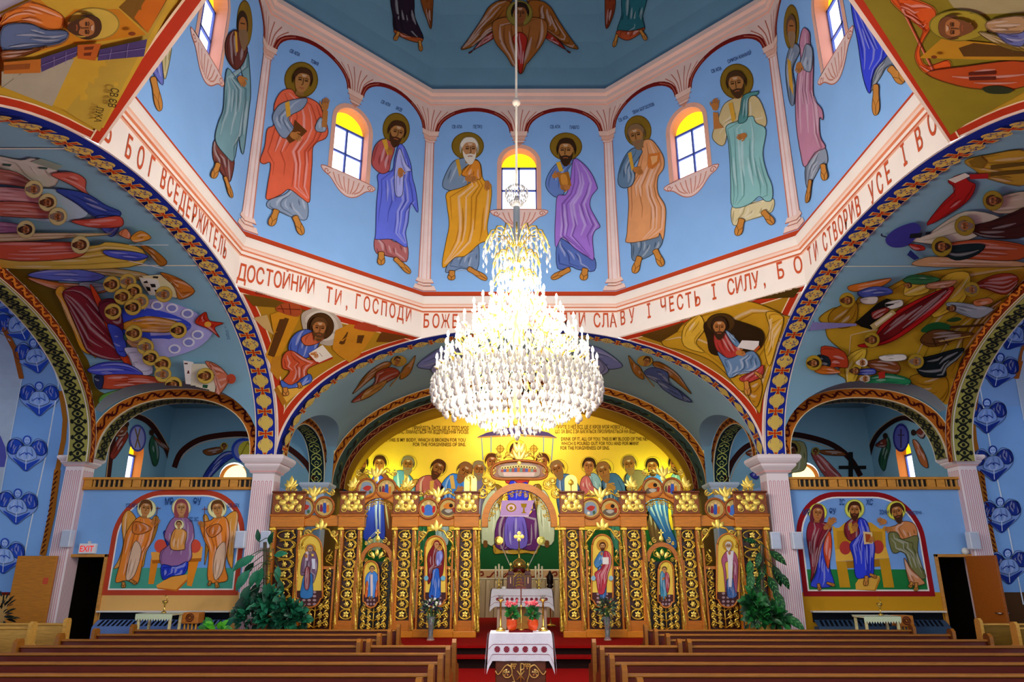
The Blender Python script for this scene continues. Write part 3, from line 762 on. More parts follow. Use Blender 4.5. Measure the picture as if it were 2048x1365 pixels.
# ---------------------------------------------------------------- painted apostles round the drum
def drumface(i):
    for k, mid, u, n in faces8():
        if k == i: return planemap(mid, n)
Z2 = (670, 0, 2.923); Z1 = (0, 0, 2.923); Z3 = (1348, 0, 2.923); Z4 = (0, 450, 2.923); Z5 = (670, 450, 2.923); Z6 = (1348, 450, 2.923); Z7 = (0, 898, 2.923); Z8 = (670, 898, 2.923); Z9 = (1348, 898, 2.923)
def saint(face, T, label, spec, name='painted_apostle'):
    P = Paint(drumface(face), .006, lw=1.3); fig(P, spec, T); return P.done(name, label, 'mural', None, 'painted apostles round the drum')
saint(0, Z2, 'painted white-haired apostle in orange mantle over blue-grey tunic, left of the front drum window', '''
t 684,752 15 20306a 0 СВ АПА
t 808,752 15 20306a 0 ПЕТРО
h 776,855 95,82
r 7a90b0 n=5 645,1590 690,1500 790,1470 838,1430 832,1578 740,1570 690,1588
r 8298b0 n=5 735,930 690,950 655,1005 630,1070 640,1105 700,1120 750,1112 772,1080 800,1040 800,930
r f0a82c n=9 820,935 852,965 866,1050 905,1078 916,1130 905,1230 890,1330 895,1400 850,1425 830,1440 760,1500 700,1510 640,1568 628,1535 650,1415 668,1315 655,1200 655,1130 740,1100 800,1060 740,1010 790,960
r e8902c n=3 826,940 850,970 850,1050 780,1040 740,1020 790,960
p d8a030 705,940 725,932 742,1010 728,1040
f 785,880 62 .5 0 #e8dcc8 1 #c08858
d 790,1050 10 36
d 890,1085 90 30
k 685,1588 680,1640 44
k 780,1575 885,1636 36
''')
saint(0, Z2, 'painted dark-bearded apostle in violet mantle holding a book, right of the front drum window', '''
t 1258,752 15 20306a 0 СВ АПА
t 1372,755 15 20306a 0 ПАВЛО
h 1350,858 95,82
r 5870b8 n=6 1305,1400 1400,1445 1510,1500 1516,1585 1420,1578 1380,1562 1300,1570
r 6a88c8 n=5 1310,950 1260,1000 1233,1060 1240,1110 1290,1155 1340,1130 1350,1020 1390,940
r a878d8 n=10 1395,935 1450,960 1500,1020 1530,1090 1530,1112 1500,1150 1490,1210 1530,1290 1548,1330 1520,1352 1505,1400 1512,1520 1470,1500 1400,1455 1330,1390 1292,1450 1285,1365 1290,1250 1300,1150 1350,1140 1375,1060
p e0b030 1292,955 1316,948 1335,1002 1312,1008
p a86a20 1300,1022 1365,1006 1382,1090 1322,1110
s d89038 1318,1030 1350,1026 1360,1085 1330,1092
f 1352,888 64 -.4 0 #3a2412 1 #b07840
d 1290,1030 -20 28
d 1350,1100 180 30
k 1370,1578 1268,1632 36
k 1462,1575 1450,1640 46
''')
saint(7, Z1, 'painted young beardless apostle in red mantle with raised hand, on the left diagonal drum wall', '''
t 1690,305 16 20306a 25 СВ АПА
t 1812,365 16 20306a 25 ТОМА
h 1760,468 99,106
r 90a0b8 n=6 1572,1172 1660,1140 1720,1100 1792,1175 1790,1285 1700,1270 1640,1245 1562,1213
r ee6a48 n=11 1640,540 1700,525 1740,570 1800,575 1862,612 1890,680 1915,760 1900,812 1832,850 1822,960 1812,1100 1805,1185 1760,1160 1690,1110 1640,1140 1558,1170 1560,1100 1580,960 1540,962 1518,940 1545,860 1560,760 1600,730 1600,620
r 8c9cb4 n=5 1720,585 1792,580 1765,640 1685,690 1725,760 1742,790 1670,812 1630,790 1590,700 1610,640 1650,605
p e0a838 1662,605 1688,592 1696,680 1672,690
p 6a3a14 1720,703 1792,770 1762,802 1690,842 1668,812 1710,760
r 98a8bc n=3 1840,742 1870,690 1902,735 1896,772 1850,772
p c07a3a 1876,745 1884,650 1914,652 1906,750
d 1897,620 -80 40
d 1720,800 30 38
f 1762,480 66 .3 12 #4a2a14 0 #b07840
k 1612,1232 1578,1322 46
k 1718,1270 1762,1372 44
''')
saint(7, Z2, 'painted brown-bearded apostle in blue mantle over a red sleeve, beside the left drum column', '''
t 265,602 15 20306a 24 СВ АПА
t 352,640 15 20306a 24 ЯКІВ
h 357,757 80,97
r b86a6a n=6 232,1395 300,1385 345,1415 418,1430 416,1532 330,1502 240,1482
r 6a78e8 n=10 370,850 402,862 440,960 450,1040 470,1120 482,1245 440,1190 425,1300 410,1365 416,1448 330,1402 238,1402 235,1365 240,1200 250,1090 250,1020 330,1000 345,930
r c05a58 n=5 290,815 235,850 212,930 220,980 270,1018 312,1000 322,950 345,860
r b4b8f4 n=3 372,870 410,960 442,1000 400,1020 390,1140 350,1140 345,1000
p e0a838 270,822 298,815 314,890 302,912
f 356,780 60 .5 14 #4a2a14 1.1 #b07840
d 378,1008 90 30
d 318,890 -90 26
k 265,1478 264,1550 44
k 345,1515 432,1597 34
''')
saint(1, Z2, 'painted grey-bearded apostle in peach mantle holding a framed book, beside the right drum column', '''
t 1662,715 15 20306a -22 СВ АПА
t 1745,668 15 20306a -22 ІВАН БОГОСЛОВ
h 1772,767 79,92
r 6a8098 n=6 1733,1385 1900,1355 1912,1430 1840,1500 1745,1525 1735,1440
r e8a068 n=10 1800,830 1850,820 1895,870 1925,930 1922,990 1890,1040 1890,1130 1930,1200 1936,1270 1922,1402 1900,1365 1880,1392 1715,1422 1710,1365 1720,1200 1715,1090 1745,1070 1760,1010 1790,900
r 6a88a4 n=6 1755,868 1710,900 1670,980 1658,1070 1690,1102 1740,1085 1757,1030 1745,980 1800,890
p e0a838 1716,900 1736,890 1752,985 1738,1000
p d87a30 1835,905 1906,893 1900,952 1862,992 1830,982
p f0b070 1848,918 1890,912 1886,945 1858,970
f 1768,798 60 -.4 -14 #8a6a48 1 #b07840
d 1770,1000 30 32
k 1785,1505 1755,1597 44
k 1876,1465 1918,1556 44
''')
saint(1, Z3, 'painted brown-bearded apostle in pale green mantle with raised hand, on the right diagonal drum wall', '''
t 222,430 16 20306a -20 СВ АПА
t 318,372 16 20306a -22 СИМОН КАНАНІЙ
h 368,477 98,104
r e0d0a0 n=7 343,1208 440,1195 576,1160 580,1230 530,1262 430,1292 348,1318
r d8c088 n=6 330,588 290,620 262,690 234,760 228,812 270,852 300,842 330,760 460,700 490,760 536,742 541,690 510,600 470,560 400,560
r 90c4c0 n=10 308,742 380,712 460,682 482,722 540,762 522,900 545,1010 576,1090 576,1168 540,1180 500,1152 440,1200 345,1212 335,1080 330,950 320,830
r 5a9490 n=3 410,562 490,538 492,558 440,580 432,700 380,722 392,640
p e0a838 322,610 345,600 366,700 344,720
p c07a3a 236,760 232,660 262,662 266,720 296,750
d 246,620 -85 38
d 405,800 160 32
f 370,497 66 -.2 -10 #4a3018 .8 #b07840
k 402,1285 376,1378 46
k 525,1240 584,1312 44
''')
saint(6, Z1, 'painted long-bearded old apostle in green mantle on the steep left drum wall', '''
h 1428,140 46,140
r 7a4038 n=5 1252,818 1310,895 1366,925 1346,1056 1310,1040 1243,930
r 78a0a8 n=9 1440,300 1453,380 1461,540 1450,650 1420,892 1400,860 1390,800 1362,940 1310,905 1254,822 1270,720 1300,640 1310,480 1330,400 1390,480 1420,470 1400,380
r 6a3228 n=5 1372,175 1332,200 1311,260 1320,340 1360,402 1392,400 1425,350 1440,280 1400,210
p d8a030 1365,180 1378,190 1384,300 1372,310
o 3a2412 1412,150 32,86
o a86a34 1412,160 24,62
s 8a6a48 1390,180 1436,180 1440,250 1418,300 1398,250
l 2a1408 6 1398,135 1426,140
d 1405,470 60 36
k 1268,955 1238,1040 40
k 1308,1036 1347,1152 26
''')
saint(6, Z1, 'partly seen painted apostle with bare foot at the far left of the drum', '''
r d8c890 n=4 1005,150 998,300 965,458 950,420 938,320 960,240
r 7078c8 n=4 930,300 945,400 946,498 880,412 868,365 900,330
k 890,455 930,642 46
''')
saint(2, Z3, 'painted old apostle in dusty rose mantle on the steep right drum wall', '''
h 688,160 46,134
r 9098a8 n=5 772,975 830,885 886,865 901,950 862,972 812,1060 779,1097
r c888a0 n=9 760,165 796,190 802,260 820,340 820,560 870,640 876,702 855,690 860,800 890,862 830,892 770,977 745,900 720,740 715,600 725,450 745,350 738,250
r 808ca0 n=5 690,268 664,340 659,440 680,590 706,612 712,500 700,400 742,300 722,258
r 98a2b4 n=3 780,258 816,290 812,400 790,420 745,382 760,320
p d8a030 670,340 690,360 702,500 706,560 682,500
o 6a4a30 692,160 30,76
o a86a34 694,172 23,58
s 9a7a58 674,190 714,190 716,240 698,285 680,240
l 2a1408 6 682,150 706,152
d 738,390 100 34
k 880,962 891,1052 40
k 806,1055 786,1182 26
''')
saint(2, Z3, 'partly seen painted apostle in deep blue mantle beside the upper right drum window', '''
r 808894 n=5 1252,285 1292,355 1240,402 1212,450 1148,540 1165,430
r 3a48d8 n=8 1040,-20 1085,-20 1130,90 1252,290 1240,340 1172,425 1150,548 1110,450 1080,250 1050,100
k 1186,498 1186,668 44
k 1268,395 1345,482 56
''')
# ---------------------------------------------------------------- dome
def mir(spec, c):
    out = []
    for ln in spec.strip().split('\n'):
        a = ln.split(); b = []
        for i, t in enumerate(a):
            if ',' in t and i > 0 and not (a[0] in 'oh' and i == 3 - (a[0] == 'h')):
                x, y = t.split(','); b.append('%g,%s' % (2*c-float(x), y))
            else: b.append(t)
        out.append(' '.join(b))
    return '\n'.join(out)
P = Paint(bvhmap(DOMEB), .03, grid=40, lw=1.3)
W1 = '''r 8a4a1c a=50 n=8 1040,-10 970,-60 930,-40 960,0 1000,40
r 9a2a18 a=40 n=4 800,308 860,235 925,190 930,225 855,272 785,312
r 96581c a=42 n=9 1030,25 965,8 900,45 850,130 765,255 738,295 800,280 850,240 920,185 1010,160'''
fig(P, W1+'\n'+mir(W1, 1079)+'''
r a0602a n=9 1080,125 1000,108 930,130 920,180 940,260 1000,332 1035,392 1055,400 1078,440 1100,430 1120,380 1130,372 1210,270 1240,190 1232,130 1160,108
r b02a1c n=5 1080,195 1038,230 1060,300 1074,425 1092,432 1110,320 1122,230
h 1078,85 78,78 #8a7a30
f 1082,88 58 0 0 #2a1a10 0 #8a5028''', Z2)
P.done('painted_seraph', 'brown six-winged seraph painted on the dome above the front drum window', 'mural')
for lab, sp in (('dark-robed painted angel, feet showing, on the dome left of the seraph', '''r 2a1a28 n=6 328,-20 448,-20 462,100 512,222 480,240 420,215 345,182 335,100
r b85a28 n=5 345,178 420,212 505,228 490,252 420,236 350,202
r 8a4a1c n=4 498,-20 562,-20 566,60 556,172 530,110 508,50
k 366,190 345,238 24
k 488,240 498,300 22'''), ('teal-robed painted angel, feet showing, on the dome right of the seraph', '''r 2a6a72 n=6 1690,-20 1822,-20 1802,100 1812,170 1740,190 1655,190 1680,90
r b85028 n=5 1655,182 1740,185 1812,165 1800,190 1720,238 1660,215
r 8a3a1c n=4 1590,-20 1642,-20 1636,80 1592,172 1584,60
k 1655,205 1636,275 22
k 1790,180 1825,236 24''')):
    P = Paint(bvhmap(DOMEB), .03, grid=40, lw=1.3); fig(P, sp, Z2); P.done('painted_angel', lab, 'mural')
# ---------------------------------------------------------------- evangelists on the pendentives
def evan(key, T, label, spec):
    P = Paint(bvhmap(PEND[key]), .02, grid=22, dl=.0005, lw=1.3); fig(P, spec, T); P.done('painted_evangelist', label, 'mural', None, 'painted evangelists on the pendentives')
evan((-1, 1), Z4, 'painted seated evangelist in blue and red writing before gold buildings, on the left front pendentive', '''
p 6a4a10 1425,400 1600,430 1800,500 1960,540 1900,560 1620,480 1480,470
t 1492,400 13 2a2008 9 СВ ЄВ МАТЕЙ
p c8a468 1480,540 1560,520 1600,640 1540,600
p cc8a1c 1580,520 1640,500 1750,540 1700,640 1640,760 1600,840 1550,760 1600,640
p 5a3410 1640,530 1690,545 1602,772 1562,758
s a84a24 1615,495 1640,460 1700,452 1752,466 1762,512 1720,532
l 6a2010 5 1640,462 1660,510
l 6a2010 5 1690,456 1700,520
l 6a2010 5 1620,485 1755,490
s b8a898 1760,530 1800,492 1880,478 1960,520 2002,592 1975,680 1900,700 1790,640
s d0c4b4 1785,540 1830,505 1890,496 1950,535 1978,600 1950,660 1880,670 1800,620
p c88420 1960,612 2040,575 2200,600 2180,640 2100,760 2040,800 1980,760 1940,720
p 5a3410 2000,630 2035,620 2010,700 1980,690
p 5a3410 2090,640 2130,640 2105,710 2080,700
s b04024 2070,600 2110,565 2190,575 2210,620
p 6a3a10 2230,620 2400,650 2280,680 2200,680
p b87a20 1590,770 1642,758 1668,830 1622,905 1578,850
p e0a840 1618,940 1770,875 1822,918 1672,1035
p a86a18 1618,940 1672,1035 1650,1060 1600,960
h 1872,587 80,80 #4a2c10
r 4a62b8 n=6 1745,615 1700,660 1684,720 1720,772 1790,772 1840,735 1870,650 1810,605
r c8603c n=4 1840,615 1892,650 1842,690 1780,695 1762,650
r c4502c n=7 1700,725 1650,760 1648,830 1690,850 1640,920 1680,942 1760,932 1802,900 1792,840 1860,800 1890,770 1800,780
r 4868c0 n=5 1640,900 1700,930 1800,865 1815,910 1740,942 1650,947
p a83018 1800,752 1850,808 1942,772 1938,758
p ece0d0 1800,742 1882,690 1940,760 1852,800
l 8a7a6a 3 1845,715 1895,780
d 1830,750 20 26
k 1660,945 1665,992 36
k 1740,915 1752,945 26
f 1862,592 58 .3 6 #5a3a1c .8 #a86a38
''')
evan((1, 1), Z6, 'painted evangelist with open book in a dark cave, on the right front pendentive', '''
p 4a3408 30,560 200,470 400,400 620,370 740,365 700,420 500,430 300,470 100,540
r c89420 a=60 n=9 -60,620 60,570 140,510 260,480 420,440 560,480 640,520 680,540 640,640 600,760 560,880 520,1020 500,1100 440,980 380,960 300,860 200,780 60,730 -60,700
p 5a3a0c -200,640 -60,600 60,560 20,620 -80,680
r e0b038 a=30 n=4 60,590 150,520 180,600 130,680 180,740 60,700
r dca830 a=80 n=5 540,500 640,530 600,700 560,820 530,700 560,600
r b87e18 a=80 n=4 420,900 500,880 520,960 490,1060 450,1020
s 2e1c08 175,570 250,530 340,540 440,570 515,605 532,660 500,720 420,740 330,760 220,745 195,660
h 275,565 84,60 #4a3010
r b83a34 n=6 240,622 290,598 345,650 392,712 402,745 322,772 262,732 238,680
r 6a90b8 n=3 300,600 332,620 394,690 362,696 320,640
r 6888b0 n=8 258,728 322,768 402,742 472,728 512,800 484,842 402,852 332,885 300,820
r b8403c n=4 482,838 527,808 522,872 442,912 388,888
p e8e0dc 375,702 402,660 502,664 500,690 470,720
p b85020 470,722 502,690 510,700 480,730
d 390,735 10 30
k 430,905 440,985 36
k 480,850 522,880 22
f 268,582 54 .1 0 #3a2414 .9 #b07038
t 470,418 13 2a2008 -8 СВ ЄВ ІВАН
''')
evan((-1, -1), Z1, 'painted evangelist with yellow halo seen sideways on the near left pendentive', '''
p c8a030 0,-60 1050,-60 600,740 300,600 0,480
p b89838 620,330 900,60 980,0 800,330 580,760 380,640
p c88018 360,100 430,40 690,40 850,190 620,225 400,245 0,345 0,60 200,-40
p 7a5414 690,30 760,-40 1000,-60 860,180
p c86a14 860,180 780,90 860,-40 980,-40
p a8a08c 0,405 430,330 300,610 0,492
l 7a7460 5 0,500 180,380 420,330
h 540,125 155,96 #d0b048
r d87828 a=90 n=7 0,92 60,10 170,-10 345,60 362,130 300,162 150,112 0,132
r 5a6c94 a=90 n=7 0,132 150,112 250,150 385,160 345,232 150,262 0,272
r 8a4a18 a=90 n=4 0,268 150,262 260,240 120,300 0,320
p 4a3a70 220,312 442,240 432,302 228,392
p 4a3a70 572,260 852,200 832,302 560,326
p b85a1c 440,232 582,224 546,326 440,312
p b86a20 0,332 222,314 222,396 0,402
p 6a2c10 480,245 540,240 530,260 478,262
p 6a2c10 478,280 525,276 518,296 476,296
p 8a4a18 0,350 160,340 155,372 0,380
l 8a7ab0 3 300,300 300,370
l 8a7ab0 3 370,270 370,345
l 8a7ab0 3 640,255 630,320
l 8a7ab0 3 740,225 730,312
l 8a7ab0 3 225,350 438,270
l 8a7ab0 3 566,292 842,250
f 480,122 82 .2 90 #4a2a14 .8 #b0703c
o 7a3a14 760,160 22,12
t 640,480 36 3a2a08 100 СВ ЄВ
t 556,590 32 3a2a08 100 ЛУКА
''')
evan((1, -1), Z3, 'painted grey-haired evangelist with olive halo seen sideways on the near right pendentive', '''
p 8a7a1c 1080,-60 2100,-60 2100,500 1700,720 1620,780
p a89c70 1590,-40 2100,-60 2100,60 1760,70 1640,30
r dc5a1c a=60 n=7 1270,-20 1400,-20 1520,30 1532,100 1462,220 1442,300 1482,372 1600,338 1622,392 1560,432 1470,412 1418,340 1420,270 1462,150 1400,110 1340,60
p c08a1c 1440,322 1570,208 2060,250 2060,335
p 5a3a0c 1670,262 1760,232 2060,262 2060,312 1700,312
r b84a18 a=90 n=5 1480,412 1690,370 2060,338 2060,485 1740,497
p 5a1a08 1730,402 1890,392 1890,412 1730,420
p 5a1a08 1730,430 1890,425 1890,445 1735,450
s 2a3018 1810,492 1900,480 1990,500 1960,525 1850,525
h 1675,125 178,92 #a8962c
r a88a30 a=90 n=5 1790,158 1900,180 2060,242 2060,275 1920,240
r 6a72b0 a=90 n=4 1900,140 2060,130 2060,232 1960,220
r b8946a a=90 n=5 1850,88 2060,55 2060,150 1880,152
f 1655,122 80 -.2 -90 #7a4a28 1.1 #b0703c
o 7a3a14 1532,295 18,10
''')
# ---------------------------------------------------------------- scenes on the transept vaults
def heads(lst, r, rot, hair='#5a3418', T=Z4, halo='#d8b850'):
    s = ''
    for i, (x, y) in enumerate(lst): s += 'h %d,%d %d,%d %s\nf %d,%d %d .2 %d %s .8 #b0703c\n' % (x, y, r*1.25, r*1.25, halo, x-(4 if rot > 0 else -4), y, r*.78, rot, ('#5a3418', '#8a7a6a', '#3a2414')[i % 3])
    return s
def vault(sx, T, label, spec, name):
    P = Paint(bvhmap(VB[sx]), .01, grid=24, dl=.0004, lw=1.2); fig(P, spec, T); return P.done(name, label, 'mural')
vault(-1, Z4, 'painted crowd of haloed apostles mourning at a red-draped bier, low on the left vault', '''
s 6a5a12 60,255 330,252 340,380 400,500 460,700 520,800 560,950 660,1010 600,1050 545,1110 508,1000 470,850 400,690 250,480 110,320
p f0ecd8 0,232 1180,232 1180,238 0,238
r c8a468 a=90 n=3 240,252 600,246 850,280 840,320 600,290 300,275
r 6a78d8 a=90 n=6 165,285 300,255 460,255 610,290 560,322 420,325 250,312
r d88040 a=90 n=6 158,300 350,330 560,345 640,375 540,395 330,372
r a8b0c0 a=60 n=4 470,330 600,335 640,360 560,388 490,385
p ece0b0 830,290 950,282 1085,380 1052,422 960,402
r c87828 a=60 n=6 938,268 1060,308 1142,380 1052,427 1022,352
p 2a2414 900,290 930,292 925,303 896,300
p 2a2414 950,382 982,384 978,398 946,394
p f0f0e8 815,295 925,310 962,402 880,402 838,345
p 1a1a1a 835,310 860,312 870,330 845,330
p 1a1a1a 880,335 910,335 915,355 890,355
p 1a1a1a 855,350 880,355 885,378 865,375
p 1a1a1a 905,368 935,370 940,392 915,390
r f0b030 a=90 n=9 328,378 400,372 560,740 545,752 480,718 430,600 380,480
r 8a2430 a=98 n=9 378,372 545,372 745,752 540,748 470,620 405,470
r d8481c n=0 540,372 578,388 772,770 715,772
s b0b0f0 850,430 1000,438 1150,500 1242,590 1232,645 1150,712 1000,762 920,742 880,600
s 3a50d8 730,470 860,472 1000,505 1115,560 1105,605 1000,655 880,675 745,660 720,560
r e09a30 a=90 n=6 728,560 860,520 1000,538 1055,568 1000,612 860,612 740,600
o e8ecff 925,455 36,28
o e8ecff 1012,470 36,28
o e8ecff 1102,502 36,28
o e8ecff 1162,628 36,28
o e8ecff 1110,672 36,28
o e8ecff 1028,712 36,28
o 8890d8 925,455 24,18
o 8890d8 1012,470 24,18
o 8890d8 1102,502 24,18
o 8890d8 1162,628 24,18
o 8890d8 1110,672 24,18
o 8890d8 1028,712 24,18
r 7a2434 a=70 n=5 598,425 680,418 722,520 722,605 640,565 588,490
r 4050c0 a=70 n=4 640,562 722,600 752,742 702,742 660,640
r c8341c a=20 n=4 1148,550 1208,488 1232,540 1314,555 1262,582 1292,642 1230,592
o f0b040 1222,562 20,16
r 508a70 a=90 n=3 735,622 800,610 820,660 750,665
r d8a070 a=90 n=4 750,650 860,640 900,690 800,705
r d8d4e8 a=60 n=4 740,700 860,720 905,850 800,860 780,780
r 5058d0 a=90 n=7 525,830 620,785 760,795 850,862 700,865 590,862
r c85030 a=95 n=7 600,868 800,858 955,880 965,922 800,935 620,942
r 28305a a=90 n=3 568,868 620,868 612,942 580,932
r 68a040 a=95 n=6 615,980 760,940 890,950 790,992 650,1035 598,1042
r 9a4030 a=90 n=3 860,925 980,920 960,952 880,950
p f4f0e8 1085,770 1142,780 1185,920 1100,912
p 5a1c1c 1090,785 1110,785 1114,800 1094,800
p 5a1c1c 1120,810 1140,810 1144,826 1124,826
p 5a1c1c 1100,830 1118,830 1122,850 1104,850
p 5a1c1c 1130,860 1150,862 1154,880 1134,880
p e4dcc0 1135,790 1235,790 1285,880 1272,980 1128,942
p 2a5a40 1160,795 1190,798 1186,816 1158,812
p 2a5a40 1200,915 1230,917 1226,938 1198,934
r d07858 a=70 n=6 1212,775 1290,800 1352,880 1302,970 1270,987 1278,880
o b84a30 1364,880 28,30
'''+heads([(665, 310), (760, 292), (795, 350), (730, 380), (835, 407), (792, 440), (800, 596), (870, 678), (902, 742), (972, 780), (975, 842), (1038, 905), (1222, 850), (975, 350), (1062, 568), (682, 452)], 40, 90)+'''
t 1312,455 12 30508a 78 УСПІННЯ ПР БОГОРОДИЦІ''', 'painted_vault_scene')
vault(-1, (0, 0, 2.923), 'pale painted scene with blue roof and red cloth high on the left vault', '''
p f0ecd8 0,862 420,862 420,868 0,868
r d8d8cc n=4 -60,905 120,930 200,920 335,990 290,1092 -60,1010
p 3a5a50 20,950 70,955 60,968 15,962
p 3a5a50 230,970 280,975 275,985 225,980
p 98a898 180,940 240,920 370,965 330,990
r d86a58 a=80 n=4 298,1012 420,1000 500,1040 505,1110 562,1162 480,1112 410,1070
s b8d8f0 60,1120 330,1100 480,1180 500,1260 300,1290 60,1240
r 3850b0 a=70 n=5 325,1098 500,1120 620,1190 707,1230 682,1266 560,1260 450,1182
r 5060c0 a=60 n=3 560,1262 705,1262 690,1340 640,1372
r d85a48 a=85 n=4 420,1280 560,1268 702,1254 716,1312 600,1322 500,1312
r e0a0a0 a=90 n=5 -60,1085 150,1090 290,1150 240,1180 -60,1150
r d87860 a=90 n=5 -60,1170 200,1170 380,1225 330,1262 -60,1240
r c08ab0 a=90 n=5 -60,1290 60,1285 190,1320 100,1350 -60,1350
r c07868 a=90 n=3 -60,970 100,985 210,1075 60,1060 -60,1040
r e0c890 a=90 n=4 -60,1350 600,1345 560,1362 -60,1400
r e0c050 a=90 n=6 -60,1430 520,1420 640,1395 840,1440 760,1545 -60,1545
r e06040 a=92 n=8 -60,1400 250,1392 450,1398 512,1442 432,1490 130,1506 -60,1470
r 5060d8 a=95 n=4 615,1440 780,1448 872,1475 800,1502 650,1478
r b07020 a=110 n=3 818,1402 900,1430 982,1505 942,1532 880,1465
r e89060 a=20 n=3 700,1340 740,1310 770,1345 760,1372
r e8a030 a=70 n=3 770,1360 830,1320 890,1365 800,1390
l e8eef4 4 760,1405 990,1405
l e8eef4 4 760,1500 960,1545
'''+heads([(285, 1150), (345, 1232), (160, 1308), (478, 1398), (205, 1062)], 44, 90, halo='#e0d490'), 'painted_vault_scene')  # hazy light on this scene is mixed into its pale colours
vault(1, Z6, 'painted nativity with a red-cloaked reclining mother among gold rocks, low on the right vault', '''
p e8ecd8 880,238 2060,234 2060,239 880,243
r c49a24 a=60 n=11 1230,372 1400,288 1650,250 2060,240 2060,345 1800,620 1690,760 1625,960 1600,1120 1450,985 1250,965 1030,975 1000,900 955,860 1000,760 900,662 880,585 845,542 930,482 1040,470 1080,420 1150,400
r a87a14 a=40 n=4 930,490 1060,440 1060,560 980,600 900,560
r e0bc3c a=70 n=4 1000,780 1120,720 1080,860 1020,960
r b08018 a=60 n=5 1380,880 1560,860 1600,960 1540,1050 1420,960
r e0b838 a=50 n=4 1560,300 1720,270 1700,420 1600,500 1500,520
r a0740f a=40 n=5 1700,620 1800,500 1960,400 1900,480 1760,660 1680,740
r e0bc40 a=60 n=4 1380,300 1500,280 1480,380 1340,400
p 12100c 1055,560 1100,520 1180,450 1240,418 1300,440 1240,480 1210,520 1150,602 1088,585
r e8e4d8 a=50 n=2 1230,445 1320,425 1330,460 1260,480
r 9a3020 a=50 n=3 1150,500 1230,470 1250,490 1170,540
r c01c1c a=60 n=5 1068,692 1150,660 1230,540 1400,430 1625,342 1565,450 1400,585 1260,672 1120,704
r 7a1818 a=58 n=6 1160,662 1250,560 1400,452 1600,352 1450,500 1300,622 1200,672
p c8b070 1138,572 1270,480 1292,500 1162,602
p f0e0c0 1165,562 1262,496 1272,506 1175,578
o 6a62b0 765,560 50,50
o a8a8d8 765,560 36,36
p 8a84c0 790,552 1060,562 1060,574 790,604
r d87828 a=95 n=4 1010,342 1100,318 1262,292 1200,342 1050,372
r 5060b8 a=100 n=4 1068,372 1160,340 1252,350 1264,382 1150,402 1090,402
r e0d8d0 a=90 n=2 1085,410 1180,400 1170,440 1100,440
r 3a7a4a a=90 n=4 1330,300 1400,268 1545,290 1480,322 1380,322
r c88a60 a=90 n=3 1480,318 1640,300 1600,340 1480,350
r a83818 a=80 n=6 1740,330 1850,270 1960,258 2004,300 1930,382 1820,352
r a8b0b8 a=95 n=5 1578,440 1640,428 1842,460 1832,492 1760,524 1650,492
r d88048 a=90 n=2 1740,420 1830,400 1850,430 1760,450
s 1e5a2a 1430,600 1470,560 1540,545 1610,570 1580,600 1500,610
s 2a4a20 1580,535 1640,515 1670,530 1620,545
l 4a2a10 14 1600,575 1700,570 1800,560
r 6a4018 a=95 n=5 1425,652 1500,590 1640,598 1740,612 1650,642 1500,692
l 3a2008 6 1500,640 1520,690
l 3a2008 6 1560,640 1590,680
l c8a040 6 1540,660 1720,625
r b84020 a=80 n=5 850,690 980,718 1004,812 930,812 880,832
r 1e2a34 a=70 n=3 828,740 890,752 900,802 850,795
r d07020 a=90 n=3 808,832 860,800 965,840 860,854
r 8a4a20 a=90 n=5 1105,780 1230,758 1304,800 1284,852 1170,832
r 3848b8 a=95 n=3 1035,830 1150,818 1155,852 1060,855
r 2a8a58 a=95 n=6 1105,880 1230,848 1356,880 1342,922 1200,942 1130,922
r f0ece0 a=95 n=3 1185,742 1320,728 1334,762 1220,772
p b83020 1175,840 1215,832 1215,872 1180,878
r 141c1e a=75 n=6 1395,760 1480,738 1668,688 1642,752 1572,812 1562,864 1440,864 1400,822
'''+heads([(1000, 402), (1725, 335), (802, 778), (1138, 636), (1392, 766)], 38, 90, halo='#b89828')+'''f 1078,772 28 .2 90 #e8e0d0 .8 #b0703c
f 1036,822 26 .2 90 #4a3020 .8 #b0703c
f 1092,870 26 .2 90 #c8c0b0 .6 #b0703c
f 1350,300 20 .2 90 #4a3020 0 #b0703c
f 1600,438 24 .2 90 #4a3020 .6 #b0703c
t 875,392 12 203060 -68 РІЗДВО ХРИСТОВЕ''', 'painted_vault_scene')
